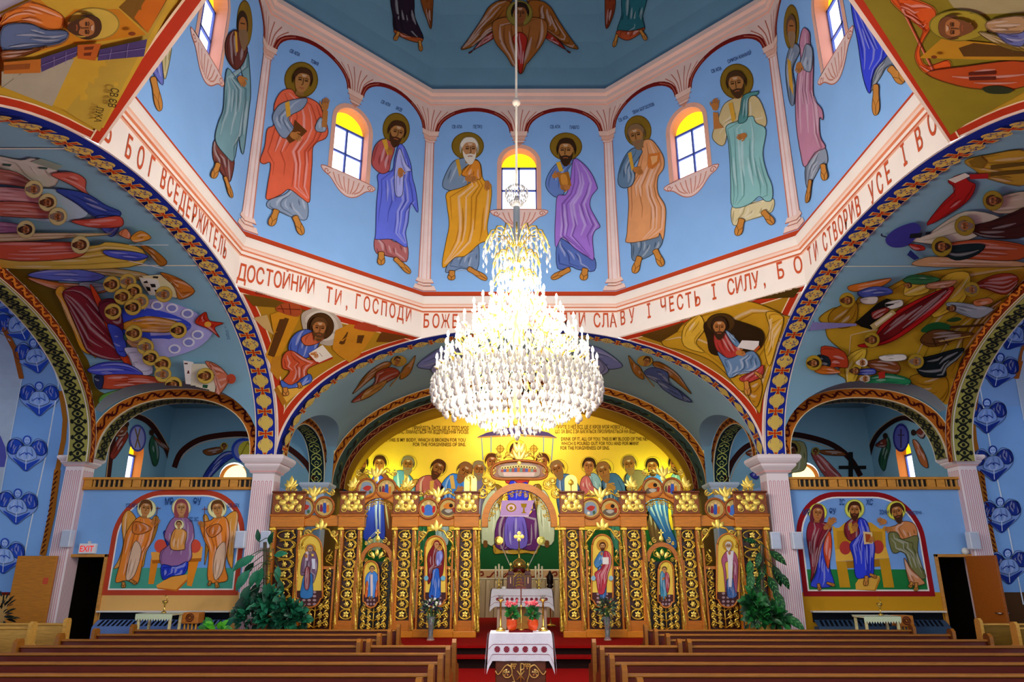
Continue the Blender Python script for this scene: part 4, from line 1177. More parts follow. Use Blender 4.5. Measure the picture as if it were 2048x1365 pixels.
vault(1, Z3, 'painted scene with red banner, gold ark and purple dome high on the right vault', '''
r c8a02c a=80 n=6 1698,935 1830,900 2060,880 2060,1075 1840,1042 1760,990
p 8a6a14 1720,935 1790,905 1830,940 1800,980 1740,970
p 6a5010 1850,960 2060,940 2060,960 1850,985
p 6a5010 1850,1000 2060,985 2060,1005 1850,1025
r b81c18 a=40 n=4 1600,1050 1682,1010 1722,1050 1762,1080 1700,1182 1478,1312 1560,1190 1642,1102
p f0ece0 1600,1042 1700,1003 1732,1020 1642,1062
p b82020 1725,1010 1835,1005 1835,1035 1730,1040
r d8ccb0 a=90 n=4 1850,1160 2060,1110 2060,1220 1900,1240 1840,1210
r dcd8c4 a=95 n=3 1520,1330 1700,1225 1900,1260 1840,1330 1640,1420 1380,1400 1490,1360
r 4a1c10 a=85 n=6 1735,1315 1850,1282 1980,1230 2060,1208 2060,1370 1800,1375
s 3c3a9a 1238,1375 1300,1322 1400,1290 1440,1330 1370,1420 1290,1437 1242,1415
l 2a2a50 8 1240,1375 1210,1365 1215,1355
p 1a1a20 1380,1355 1450,1350 1440,1378 1372,1382
p 1a1a20 1470,1345 1500,1340 1495,1358 1465,1362
r d8a878 a=95 n=4 1460,1495 1600,1492 2000,1515 2010,1548 1420,1545
r c85a28 a=95 n=7 1560,1420 1800,1385 2060,1425 2010,1506 1700,1498 1580,1466
r 16282a a=95 n=4 1560,1445 1680,1414 1812,1416 1760,1476 1640,1506
p 28307a 1378,1445 1432,1495 1400,1506 1358,1475
r b82818 a=80 n=2 1370,1410 1450,1420 1460,1445 1400,1445
'''+heads([(1860, 1152), (1695, 1300), (1560, 1422)], 48, -90, halo='#a89028'), 'painted_vault_scene')
# chancel vault
A1 = '''r a8641c a=60 n=5 190,862 290,798 325,818 210,900 105,985 125,950
r b87424 a=50 n=4 400,830 440,800 470,760 440,860 380,900
r a83a24 a=60 n=6 240,858 330,828 378,868 290,925 200,1002 95,1034 160,970 230,920
r c88a40 a=60 n=3 180,960 300,900 260,960 150,1020
h 372,790 46,32 #c89838
f 362,790 24 .4 20 #3a2010 0 #b0703c
l b08040 6 318,940 465,765
d 420,840 -30 22'''
for T_, lab, sp in ((Z5, 'painted flying angel in red with gold wings, on the chancel vault left of the chandelier', A1), (Z5, 'painted flying angel in blue with gold wings, on the chancel vault right of the chandelier', mir(A1, 1093).replace('a83a24', '4a5c98').replace('c88a40', '5a6ca8'))):
    P = Paint(bvhmap(VB['c']), .01, grid=24, dl=.0004, lw=1.2); fig(P, sp, T_); P.done('painted_angel', lab, 'mural')
S1 = '''r 8a96dc a=60 n=6 478,822 560,748 650,705 760,700 720,800 640,830 560,842
r a0a8e4 a=30 n=4 560,842 640,760 720,720 700,860 620,880'''
for lab, sp in (('violet painted seraph wing on the chancel vault, left edge of the chandelier', S1), ('violet painted seraph wing on the chancel vault, right edge of the chandelier', mir(S1, 1080))):
    P = Paint(bvhmap(VB['c']), .01, grid=24, dl=.0004, lw=1.2); fig(P, sp, Z5); P.done('painted_seraph', lab, 'mural')
# ---------------------------------------------------------------- blue seraphs on the transept strips
SER = '''r 8fb0f0 n=0 -40,-22 -20,-30 -6,-14 6,-14 20,-30 40,-22 44,0 36,14 18,28 0,42 -18,28 -36,14 -44,0
r C1 n=7 -8,-14 -22,-26 -38,-22 -44,-4 -34,6 -22,4 -14,-4
r C1 n=7 8,-14 22,-26 38,-22 44,-4 34,6 22,4 14,-4
s C1 -30,14 -10,22 0,26 10,22 30,14 12,32 0,42 -12,32
r 9cbcf4 n=4 -10,-12 10,-12 20,0 22,12 10,18 0,20 -10,18 -22,12 -20,0
l C1 2 -14,8 -4,2 2,6
l C1 2 14,8 4,2 -2,6
l e8f0ff 1.4 0,16 0,38
o C1 0,-26 9.5,10
o a8c4f6 0,-25 6.5,8
l C1 1.2 -4,-26 -1,-26
l C1 1.2 1,-26 4,-26
l C1 1 -2,-20 2,-20'''
def strip_map(sx):
    wm = planemap((0, NW, 0), (0, -1, 0)); vm = bvhmap(VB[sx*2])
    def f(x, y, o):
        a = wm(x, y, o+.01); b = vm(x, y, o+.01)
        if b is None: return a
        return b if (b-CAM).length < (a-CAM).length else a
    return f
NTH = ['topmost', 'second from the top', 'third from the top', 'fourth from the top', 'third from the bottom', 'second from the bottom', 'lowest']
for sx, side, c1, pos in ((-1, 'left', '2a50c0', [(8, 590, 1.0, -35), (36, 642, 1.0, -25), (72, 708, .92, -10), (80, 795, .9, 0), (55, 905, .92, 3), (36, 1011, .92, 4), (10, 1110, .92, 4)]), (1, 'right', '1c3490', [(2060, 600, .9, 35), (2029, 662, .95, 25), (1995, 737, .92, 10), (1972, 830, .9, 0), (1985, 925, .92, -3), (2000, 1028, .92, -4), (2015, 1131, .92, -4)])):
    for k, (x, y, sc, rot) in enumerate(pos):
        f0 = strip_map(sx); ca, sa = cos(radians(rot)), sin(radians(rot))
        P = Paint(lambda a, b, o: f0(x+sc*(a*ca-b*sa), y+sc*(a*sa+b*ca), o), .006, grid=30, lw=1.2)
        fig(P, SER.replace('C1', c1) if sx < 0 else SER.replace('C1', c1).replace('8fb0f0', '7f9edc').replace('9cbcf4', '8aa8e4'))
        P.done('painted_seraph', 'blue painted seraph, %s on the %s transept strip' % (NTH[k], side), 'mural', None, 'blue seraphs of the %s transept strip' % side)
# edges of the strips, gold scroll jambs
for sx in (-1, 1):
    P = Paint(strip_map(sx), .004, grid=25, lw=1)
    M_ = lambda l: l if sx < 0 else [(2076-x, y) for x, y in l]
    P.line(M_([(30, 1210), (62, 1050), (92, 915), (118, 768), (96, 690), (60, 620)]), 2.5, '#e8f0f8'); P.line(M_([(-15, 1080), (14, 917), (44, 758), (30, 700), (0, 640)]), 2.5, '#e8f0f8')
    P.poly(M_([(-60, 1080), (-15, 1080), (14, 917), (44, 758), (30, 700), (0, 640), (-60, 600)]), '#b8c8d8')
    P.line(M_([(44, 758), (30, 698), (0, 640), (-40, 600)]), 10, '#a85a1c')
    P.line(M_([(86, 1112), (104, 1030), (116, 940)]), 13, '#b06a1c'); P.line(M_([(116, 940), (128, 880), (131, 840), (123, 782)]), 10, '#b06a1c')
    for k in range(16):
        t = k/16; P.line(M_([(87+29*t-4, 1108-168*t), (87+29*t+3, 1104-168*t-4)]), 2.5, '#4a1408')
    if sx < 0: P.poly([(-20, 905), (2, 872), (12, 895), (14, 915), (10, 935), (-20, 935)], '#5a5ab0')
    P.done('painted_strip_edge', kind='structure')
# ---------------------------------------------------------------- galleries: painted lunettes
def gal(lab, mapf, T, spec, sx):
    P = Paint(mapf, .012, lw=1.2); fig(P, spec, T); P.done('painted_lunette', lab, 'mural')
gal('painted angels holding a violet oval, on the end wall of the left gallery', planemap((-9.5, 0, 0), (1, 0, 0)), Z4, '''
l 3a140c 30 620,1560 660,1250 700,1150 760,1115 860,1150 940,1250 990,1365 1005,1500
l d8a878 4 612,1560 645,1250 690,1145 760,1102 870,1135 950,1240 1003,1360 1018,1500
r 8a3020 a=20 n=4 640,1345 680,1260 730,1210 745,1240 700,1320 660,1370
r 7a3a18 a=70 n=3 650,1200 700,1190 740,1170 730,1230 680,1240
o 4a4a9a 800,1248 50,80
o 9898d0 800,1248 40,68
l 7a5a20 7 785,1190 815,1305
l 7a5a20 7 815,1190 785,1305
r 2a5a40 a=10 n=3 868,1290 895,1230 925,1320 915,1400 890,1400
r 8a4420 a=80 n=3 890,1240 960,1280 990,1330 930,1290
o 3a2010 735,1165 14,18
o 3a2010 882,1215 14,18''', -1)
gal('painted angel in blue holding a blue disc, on the back wall of the left gallery', planemap((0, 19.3, 0), (0, -1, 0)), Z4, '''
l 3a140c 32 1020,1420 1060,1330 1160,1260 1300,1230 1450,1225 1600,1260 1720,1330 1800,1410 1840,1500
l d8a878 4 1060,1370 1090,1330 1170,1280 1300,1250 1450,1245 1590,1280 1700,1345 1780,1425
r 2a3c98 a=60 n=5 1180,1500 1220,1420 1290,1345 1340,1325 1385,1345 1320,1390 1240,1470 1215,1510
r 7a4420 a=80 n=4 1190,1320 1290,1300 1300,1330 1220,1350
o 2a48b0 1425,1320 72,72
o 7a80c0 1425,1320 56,56
o c8b838 1450,1320 56,56
l 8a7a20 6 1450,1272 1410,1360 1490,1360 1450,1272
h 1312,1295 22,22 #b89838
f 1312,1298 16 .3 0 #3a2010 0 #8a5028''', -1)
gal('painted angels holding a violet oval, on the end wall of the right gallery', planemap((9.5, 0, 0), (1, 0, 0)), Z6, '''
l 2a0c0a 30 1130,1500 1140,1350 1180,1240 1250,1170 1330,1130 1400,1140 1500,1200 1560,1290 1590,1400
l b89060 4 1118,1500 1128,1345 1170,1232 1245,1158 1330,1116 1405,1126
o 2a2a7a 1330,1245 48,84
o 5858a8 1330,1245 38,70
l 3a2a4a 9 1330,1195 1330,1305
l 3a2a4a 7 1312,1230 1350,1230
r 2a5a40 a=10 n=4 1200,1380 1225,1290 1250,1240 1268,1290 1250,1370 1230,1440
r 7a3020 a=80 n=3 1180,1290 1240,1250 1240,1300
r b06030 a=-20 n=4 1400,1260 1430,1270 1475,1350 1490,1420 1450,1400 1420,1330
r 7a3020 a=80 n=3 1420,1210 1480,1180 1460,1250
o 2a1810 1405,1215 14,18
o 2a1810 1240,1235 14,18''', 1)
gal('painted veiled face and flying angel on the back wall of the right gallery', planemap((0, 19.3, 0), (0, -1, 0)), Z6, '''
l 2a0c0a 32 300,1500 340,1390 420,1300 540,1255 660,1225 800,1245 930,1290 1030,1370 1090,1470
l b89060 4 330,1490 365,1400 435,1320 545,1275 660,1245 790,1265 915,1310
r 8a8a60 n=5 640,1290 760,1275 770,1420 700,1450 640,1440
h 690,1310 50,50 #8a7a38
f 685,1325 40 0 0 #1a0c0a 1 #6a3a24
r 7a4420 a=70 n=4 850,1320 960,1320 1000,1350 880,1345
r a04848 a=-30 n=5 800,1340 850,1345 920,1410 980,1480 960,1520 880,1470
h 825,1325 24,24 #8a7a38
f 825,1328 16 -.3 0 #2a1810 0 #7a4424
l 141414 26 1030,1330 1030,1520
l 141414 20 960,1420 1120,1420
r 7a3a20 a=80 n=3 420,1330 480,1310 480,1360 430,1350
r 3a3a9a a=20 n=3 440,1460 500,1440 480,1490''', 1)
# ---------------------------------------------------------------- sanctuary wall: the communion of the apostles
GW = planemap((0, 21.49, 0), (0, -1, 0))
def gw(name, lab, spec, T=Z8, off=.004, group=None):
    P = Paint(GW, off, lw=1.1); fig(P, spec, T); return P.done(name, lab, 'mural', None, group)
P = Paint(GW, .002); fig(P, '''p 14502a -120,475 2230,475 2230,705 -120,705
p c8a078 -120,705 2230,705 2230,762 -120,762
p e8dcc0 -120,705 2230,705 2230,712 -120,712
p e8dcc0 -120,756 2230,756 2230,763 -120,763
''', Z8)
for k in range(26):
    x = -60+k*86; P.line(smooth([(670+(x+a)/2.923, 898+(735+b)/2.923) for a, b in ((0, 14), (20, 14), (40, -8), (62, -14), (66, 4), (50, 8))], 3, False), 3, '#7a2818')
for k in range(46):      # painted hangings below the border
    x = 640+k*17; P.poly([(x, 1160), (x+9, 1160), (x+7, 1255), (x-3, 1255)], '#bfa888'); P.line([(x+9, 1160), (x+6, 1255)], 2, '#8a7458')
P.done('painted_ground', kind='structure')
AP = '''
s 5a3a20 40,300 55,180 110,130 190,150 225,300 215,560 130,560 60,540
'''
def apostle(lab, halo, face, robes): gw('painted_apostle', lab, 'h %s 50,50 #e8c038\n' % halo + robes + '\nf ' + face, group='apostles painted on the gold sanctuary wall')
apostle('painted dark-bearded apostle in teal and brown, far left of the gold wall', '152,82', '155,90 44 .3 10 #2a1810 1 #7a4420', '''r 2a5468 n=6 35,300 50,190 105,130 190,150 215,220 220,420 150,470 50,470
r 6a4420 n=4 100,150 140,130 200,170 190,300 160,420 130,290
r 2a6050 n=4 100,330 165,320 160,560 110,600''')
apostle('painted long-haired apostle in deep blue, second from the left on the gold wall', '262,82', '262,92 44 -.3 0 #3a1c10 0 #8a5028', '''r 5a2a20 n=4 205,260 230,160 300,150 330,250 345,560 300,640 250,500
p e8d060 165,310 190,310 180,480 160,480
r 7a8890 n=5 178,515 275,515 265,590 195,585
r 2836c8 n=7 185,300 200,200 250,150 290,190 285,310 292,525 245,500 225,520 165,520''')
apostle('painted grey-bearded apostle in blue with gold stole, third from the left on the gold wall', '428,86', '425,95 44 .2 5 #7a6a58 1.2 #8a5428', '''r 4a78a8 n=6 345,300 345,150 400,130 460,190 470,300 440,420 360,420
p c8a050 405,150 430,150 420,235 405,230
r b07840 n=2 380,225 470,180 485,195 420,260
r 2a6a50 n=4 485,440 535,440 530,610 480,620''')
apostle('painted apostle in mauve red leaning forward, on the gold wall left of the centre', '606,112', '600,118 48 .4 25 #4a2412 1.1 #8a5028', '''r a85058 n=8 470,300 480,190 550,155 610,190 640,260 600,330 500,420
p c89048 555,190 580,185 575,260 555,255
r 3a7a60 n=3 470,270 500,260 520,300 480,300''')
apostle('painted bald apostle in bright blue bowing, on the gold wall left of the centre', '758,128', '755,135 50 .4 28 #7a5030 1.2 #8a5428', '''r 3a78d8 n=8 620,290 625,205 690,145 760,190 775,290 740,420 640,420
p d0a058 670,160 692,155 705,235 680,235
r 9ab0c0 n=4 590,440 660,440 660,560 600,560
d 728,240 -30 26 #a8703c''')
apostle('painted grey-haired apostle in violet grey, on the gold wall beside the left angel', '838,118', '840,125 46 .3 5 #7a6850 1 #8a5428', '''r 6a6080 n=5 780,300 790,190 850,165 880,230 860,400 790,400''')
apostle('painted grey-haired apostle in slate blue bowing, on the gold wall beside the right angel', '1312,112', '1302,122 46 -.4 -20 #7a5a38 1.1 #8a5428', '''r 4a6a9a n=8 1295,300 1300,165 1380,155 1430,230 1450,310 1400,400 1330,420
r 3a38c0 n=4 1395,240 1430,250 1445,300 1390,300''')
apostle('painted young beardless apostle in rose mantle, on the gold wall right of the centre', '1486,95', '1484,105 44 -.1 5 #3a2010 0 #a8683a', '''r 88a8c0 n=4 1450,270 1460,165 1530,150 1568,260
r c06068 n=5 1440,180 1480,160 1510,220 1560,265 1440,270
r 40807a n=4 1600,440 1660,440 1660,600 1640,600''')
apostle('painted bearded apostle in dark blue clasping hands, right half of the gold wall', '1580,110', '1572,132 48 -.4 -18 #8a5a34 1.2 #9a6034', '''r 3a5a90 n=8 1560,190 1640,145 1705,230 1715,290 1680,420 1590,420
d 1610,220 30 30 #a8703c
d 1600,235 -20 26 #a8703c''')
apostle('painted balding apostle in brown, third from the right on the gold wall', '1722,82', '1722,95 46 -.3 -8 #7a5a3a 1 #8a5428', '''r 6a5a48 n=6 1700,250 1695,160 1760,125 1830,170 1830,420 1720,420
r 4a6888 n=3 1700,160 1730,150 1750,240 1710,240''')
apostle('painted dark-haired apostle in deep blue, second from the right on the gold wall', '1858,96', '1855,108 44 -.2 -5 #2a1810 .8 #8a5028', '''r 6a4a38 n=4 1820,330 1870,320 1900,500 1930,560 1850,540
r 2a58b8 n=7 1800,300 1810,180 1870,150 1940,190 1950,420 2000,560 1960,590 1900,480''')
apostle('painted dark-bearded apostle in light blue, far right of the gold wall', '1992,78', '1990,90 46 -.3 -5 #2a1810 1 #8a5028', '''r 5a8098 n=7 1960,300 1965,160 2040,130 2100,200 2110,420 2080,640 2000,560
r 6a4a38 n=3 2040,200 2090,230 2080,300 2010,280''')
gw('painted_christ', 'painted haloed figure in deep blue behind the altar, centre of the gold wall', '''h 1062,5 60,60 #e8c038
f 1062,20 46 0 0 #3a1c10 1 #a8683a
r a83030 n=4 1000,200 1010,90 1062,70 1120,90 1130,200
r 2a30d0 n=7 1015,310 1020,200 1050,190 1075,210 1125,200 1122,310''', off=.006)
for lab, sp in (('painted white-robed angel with brown wing, left of the painted altar', '''r 7a5a20 n=4 915,220 985,235 965,330 930,420
r b4bca4 n=8 855,540 862,330 930,240 955,330 965,400 930,560 880,550
s 6a4420 868,540 890,540 890,575 870,575
h 916,72 50,50 #e8c038
f 915,80 44 .4 5 #4a2410 0 #8a5028'''), ('painted white-robed angel with brown wing, right of the painted altar', '''r 7a5a20 n=4 1205,220 1140,235 1160,330 1200,420
r b4bca4 n=8 1180,400 1185,330 1215,240 1265,330 1280,540 1200,565 1190,500
s 6a4420 1225,540 1250,540 1250,575 1228,575
h 1214,72 50,50 #e8c038
f 1214,80 44 -.4 -5 #4a2410 0 #8a5028''')):
    gw('painted_angel', lab, sp, off=.008)
gw('painted_altar', 'painted purple-draped altar with chalice and paten on the gold wall', '''r b89030 n=12 925,580 945,560 1180,560 1186,590 1170,618 1120,610 1050,618 980,612 935,615
r 5a2468 n=12 968,390 1135,390 1165,320 1188,575 1080,585 940,575
r 6a58c0 n=5 1000,410 1060,400 1110,410 1120,570 1000,570
p a888c8 975,303 1166,303 1132,395 965,395
l d8c0e0 4 965,395 1132,395
o 8a6a10 1030,345 30,26
o c8a8c8 1030,345 22,18
o 8a6a10 1030,348 10,10
p 8a6a10 1085,322 1122,322 1116,345 1092,345
p 8a6a10 1100,345 1108,345 1110,370 1122,378 1086,378 1098,370''', off=.011)
gw('painted_canopy', 'painted altar canopy with purple roof on thin posts, high on the gold wall', '''p 4a3a70 395,108 530,45 985,-60 1440,40 1568,118 1440,100 985,60 540,100
p b08050 395,108 540,92 985,70 1440,95 1568,118 1560,128 985,92 410,122
p 7a90a0 455,120 470,120 490,440 472,440
p 7a90a0 592,100 610,100 608,330 592,330
p 7a90a0 1362,100 1380,100 1376,330 1360,330
p 7a90a0 1500,120 1518,120 1492,450 1475,450
o 8a6a20 735,280 56,56
o c89838 735,280 44,44
l 6a4a10 8 735,205 735,480
l 6a4a10 6 660,280 810,280
o 8a6a20 1225,280 56,56
o c89838 1225,280 44,44
l 6a4a10 8 1225,205 1225,480
l 6a4a10 6 1150,280 1300,280''', (900, 860, 7.314), off=.002)
P = Paint(GW, .003)
for tx, x0, x1, y in (('ПРИЙДІТЬ ЇЖТЕ, ЦЕ Є ТІЛО МОЄ', 825, 938, 860), ('ЩО ЗА ВАС ЛАМАЄТЬСЯ НА ВІДПУЩЕННЯ ГРІХІВ.', 772, 938, 868), ('TAKE, EAT, THIS IS MY BODY, WHICH IS BROKEN FOR YOU', 739, 931, 884), ('FOR THE FORGIVENESS OF SINS.', 826, 932, 893),
        ('ПИЙТЕ З НЕЇ ВСІ, ЦЕ Є КРОВ МОЯ НОВОГО ЗАВІТУ', 1112, 1272, 858), ('ЩО ЗА ВАС І ЗА БАГАТЬОХ ПРОЛИВАЄТЬСЯ НА ВІДПУЩЕННЯ ГРІХІВ.', 1110, 1325, 867), ('DRINK OF IT, ALL OF YOU. THIS IS MY BLOOD OF THE NEW COVENANT,', 1122, 1340, 882), ('WHICH IS POURED OUT FOR YOU AND FOR MANY', 1122, 1278, 891), ('FOR THE FORGIVENESS OF SINS.', 1121, 1219, 900)):
    P.text(tx, x0, y, 7, x1-x0, '#5a3a08')
P.done('wall_inscription', 'dark bilingual inscription in two columns high on the gold sanctuary wall', 'inscription')
# ---------------------------------------------------------------- wall murals beside the iconostasis
def wallmural(lab, T, frame, zg, cols, parts):
    x0, x1, z0, z1 = frame; bc, bl, gr = cols
    root = empty('wall_mural', lab, 'mural', (0, 0, 0)); P = Paint(localmap((0, NW, 0), (1, 0, 0), (0, 0, 1), (0, -1, 0)), .004)
    def rr(e, r): 
        a, b, c, d = x0+e, x1-e, z0+e, z1-e
        return [(a, c), (b, c)]+[(b-r+r*cos(t), d-r+r*sin(t)) for t in [pi/2*k/12 for k in range(13)]]+[(a+r-r*cos(t), d-r+r*sin(t)) for t in [pi/2*(12-k)/12 for k in range(13)]]
    P.poly(rr(0, .95), bc); P.poly(rr(.1, .86), '#f6eee6'); q = rr(.13, .83); P.poly(q, bl); P.poly([q[0], q[1], (q[1][0], zg), (q[0][0], zg)], gr)
    P.done('painted_border', parent=root); m = planemap((0, NW, 0), (0, -1, 0))
    for k, (nm, sp) in enumerate(parts):
        P = Paint(m, .009+.002*k, lw=1.2); fig(P, sp, T); P.done(nm, parent=root)
HL = '#f4eeb0'
wallmural('arched mural of an enthroned mother with child between two orange angels, left wall', Z7, (-8.49, -5.73, 1.3, 3.4), 1.83, ('#c0442c', '#6ea4ea', '#4aa088'), [('painted_angel', '''r e8a040 n=6 755,360 720,400 715,470 722,560 695,650 668,700 700,690 740,640 770,520 800,420
r d89838 n=4 905,395 930,420 905,520 860,600 840,690 820,660 850,500
r f08a30 n=10 790,420 840,395 900,420 930,430 905,470 880,560 850,600 830,700 805,790 740,770 680,780 700,690 720,600 740,500
r e8c0a0 n=3 770,600 800,540 830,600 790,740 740,760
r d87830 n=3 790,430 850,440 890,470 830,500 780,490
k 725,780 728,812 24
k 765,770 800,790 20
h 862,352 56,56 #f4eeb0
f 855,352 44 .3 8 #6a4020 0 #c8884c
d 912,430 -20 28
l 7a3a10 4 905,480 928,340
l 7a3a10 4 915,350 945,350
t 742,345 18 20407a 0 СВ АРХ'''), ('painted_throne', '''p e88a20 885,640 930,640 900,792 868,792
p e88a20 1105,640 1180,600 1122,806 1094,800
p f4a848 884,606 1186,572 1180,640 890,652
p b86414 890,652 1180,640 1176,660 892,672
o d8503c 940,570 36,40
o d8503c 1140,570 36,40
p f0a040 915,800 990,752 1098,735 1095,762 1030,825 920,812
p c86a18 920,812 1030,825 1095,762 1095,775 1035,835 922,820'''), ('painted_mother', '''r 3048c0 n=4 958,490 990,485 1010,540 985,580
r 9a6a9a n=9 1065,390 1010,410 975,470 965,520 990,560 945,600 938,650 960,690 1040,690 1100,665 1125,630 1120,560 1138,520 1125,430
r 2840c8 n=7 950,680 1030,690 1100,660 1085,730 1010,745 955,765
h 1064,346 56,56 #f4eeb0
f 1064,350 42 0 0 #7a3a40 0 #c8905c #9a4a50
r e8a050 n=5 1020,480 1050,465 1095,490 1085,560 1080,590 1010,590 1000,540
h 1052,445 28,28 #f4eeb0
f 1050,446 20 0 0 #6a4020 0 #c8905c
t 970,330 32 20407a 0 МР
t 1135,330 32 20407a 0 ѲУ
t 1112,425 18 20407a 0 ІС ХС'''), ('painted_angel', '''r d89838 n=4 1190,400 1215,395 1240,500 1215,610 1198,680 1205,520
r e8a040 n=6 1370,365 1395,390 1385,470 1372,560 1365,650 1358,700 1330,640 1320,520 1310,420
r f08a30 n=10 1235,420 1270,395 1330,410 1345,500 1330,600 1320,690 1335,760 1300,780 1220,770 1225,600 1200,540 1175,445
r e8c0a0 n=3 1270,590 1320,550 1310,700 1265,770 1250,700
r d87830 n=3 1210,470 1280,440 1300,480 1240,520
k 1268,780 1275,812 24
k 1235,775 1225,800 20
h 1274,352 56,56 #f4eeb0
f 1278,354 44 -.3 -8 #6a4020 0 #c8884c
d 1190,442 200 26
l 7a3a10 4 1200,520 1202,340
l 7a3a10 4 1186,355 1220,355
t 1336,345 18 20407a 0 СВ АРХ''')])
wallmural('arched right wall mural of a blue-robed enthroned figure between veiled woman and bearded man', Z9, (5.72, 8.38, 1.28, 3.36), 1.8, ('#96141c', '#7aa6e4', '#1f7a3c'), [('painted_woman', '''r 3a4ad0 n=7 850,560 905,580 910,700 930,800 800,805 830,720
r 8a2434 n=9 830,415 790,430 772,500 785,600 800,720 795,780 830,700 850,600 880,520 915,480 910,440 870,430
r d8502c n=3 905,480 920,560 908,660 895,700 870,580
h 838,374 54,54 #e8e850
f 836,380 42 .3 5 #6a2430 0 #b8743c #6a2430
d 915,430 -40 32
d 890,460 -20 26
k 840,790 848,828 22 b83020
k 890,785 935,800 18 b83020
t 750,390 28 20407a 0 МР
t 902,385 28 20407a 0 ѲУ'''), ('painted_throne', '''p d8a028 925,450 945,465 965,462 1000,432 1150,432 1200,468 1215,468 1232,450 1238,590 940,600
p c08a1c 950,480 1215,485 1220,580 955,585
p ecb444 940,590 1238,576 1256,640 945,660
p c8921c 945,660 1004,658 1030,812 968,812
p c8921c 1198,645 1256,640 1286,812 1224,812
p a87414 1004,658 1198,645 1204,690 1012,700
o b83a34 1000,580 34,40
o b83a34 1190,575 34,40
p e0a840 1058,792 1098,730 1200,745 1170,825 1062,825
p b87a20 1062,825 1170,825 1200,745 1204,765 1178,832'''), ('painted_christ', '''r 8a2a34 n=5 1000,440 1050,405 1090,420 1090,520 1030,540 995,500
r 3040d8 n=12 1085,405 1125,430 1145,500 1170,570 1165,650 1160,740 1110,755 1060,750 1045,640 1025,560 1080,500 1070,440
p d8a030 1015,440 1035,430 1050,490 1030,500
p e8c890 1102,485 1155,490 1160,555 1108,560
p a8481c 1114,498 1145,502 1149,545 1118,548
h 1052,354 58,58 #e0e060
f 1052,362 44 0 0 #4a2412 1 #b8743c
d 1055,465 -80 28
d 1150,530 120 22
k 1120,745 1115,800 28
k 1140,735 1178,752 20
t 962,330 26 20407a 0 ІС
t 1118,330 26 20407a 0 ХС'''), ('painted_prophet', '''r d88a50 n=5 1290,450 1340,425 1400,440 1420,500 1400,560 1320,540 1250,470
r 7a7a48 n=9 1250,500 1300,490 1330,530 1420,510 1420,600 1450,700 1468,750 1440,760 1380,700 1350,620 1318,600 1300,610 1270,600
r d89060 n=5 1340,640 1380,700 1440,760 1460,790 1400,800 1370,780
h 1294,362 56,56 #e8e050
f 1302,372 46 -.4 -14 #4a2a18 1.2 #b8743c
d 1215,425 200 30
d 1250,470 180 26
k 1385,780 1372,812 24
k 1410,785 1408,832 24
t 1196,385 20 20407a 0 ІОАН
t 1356,385 15 20407a 0 ПРЕДТЕЧА''')])
# ---------------------------------------------------------------- pillars
PKC = '#f6e8ea'
def flutes(mb, x0, x1, y, z0, z1, n, ax='x'):
    """rounded grooves outlined in rose on a pillar face"""
    w = (x1-x0)/n
    for k in range(n):
        c = x0+w*(k+.5); h = w*.3; t = w*.12
        for s in (-1, 1):
            q = [(c+s*h, z0), (c+s*(h-t), z0), (c+s*(h-t), z1), (c+s*h, z1)]
            mb.face([V((a, y, z)) if ax == 'x' else V((y, a, z)) for a, z in q], '#d87a88')
        for j in range(6):
            a0, a1 = pi*j/6, pi*(j+1)/6
            q = [(c+h*cos(a0), z1+h*sin(a0)), (c+h*cos(a1), z1+h*sin(a1)), (c+(h-t)*cos(a1), z1+(h-t)*sin(a1)), (c+(h-t)*cos(a0), z1+(h-t)*sin(a0))]
            mb.face([V((a, y, z)) if ax == 'x' else V((y, a, z)) for a, z in q], '#d87a88')
def capital(mb, x0, x1, y0, y1, z, k=1., col=PKC, dark='#e0a8a4'):
    st = [(.0, 0), (.05, .03), (.05, .06), (.12, .13), (.14, .16), (.14, .2), (.16, .205), (.2, .25), (.23, .3), (.23, .35), (.2, .38), (0, .38)]
    rows = []
    for e, h in st:
        e *= k; rows.append([V((x0-e, y0-e, z+h*k)), V((x1+e, y0-e, z+h*k)), V((x1+e, y1+e, z+h*k)), V((x0-e, y1+e, z+h*k))])
    for j in range(len(rows)-1): mb.grid([rows[j], rows[j+1]], dark if j in (1, 5) else col, closed=True)
def pillar(x0, x1, y0, y1, z0, ztop, k=1., n=5, sides=True, label=None):
    m = MB(); m.bbox(x0, x1, y0, y1, z0, ztop-.3*k, .012, PKC); capital(m, x0, x1, y0, y1, ztop-.38*k, k)
    zt = ztop-.55*k
    flutes(m, x0+.02, x1-.02, y0-.004, z0+.1, zt, n)
    if sides:
        for xs in (x0-.004, x1+.004): flutes(m, y0+.02, y1-.02, xs, z0+.1, zt, n, 'y')
    struct('pillar', m, None, None)
for sx in (-1, 1):
    a, b = sorted((sx*5.18, sx*5.64)); pillar(a, b, 15.175, 15.62, 0, 4.1)
    a, b = sorted((sx*9.24, sx*9.62)); pillar(a, b, 15.175, 15.6, 0, 4.1, .6, 4)
    m = MB(); a, b = sorted((sx*5.16, sx*5.62)); m.bbox(a, b, 19.2, 19.6, .5, 3.8, .01, '#c8d8ec'); capital(m, a, b, 19.2, 19.6, 3.72, .75, '#d4e0f0', '#b8c8e0')
    m.bbox(a+.08, b-.08, 15.6, 15.65, .5, 3.9, .01, '#c8d8ec'); struct('pillar', m)
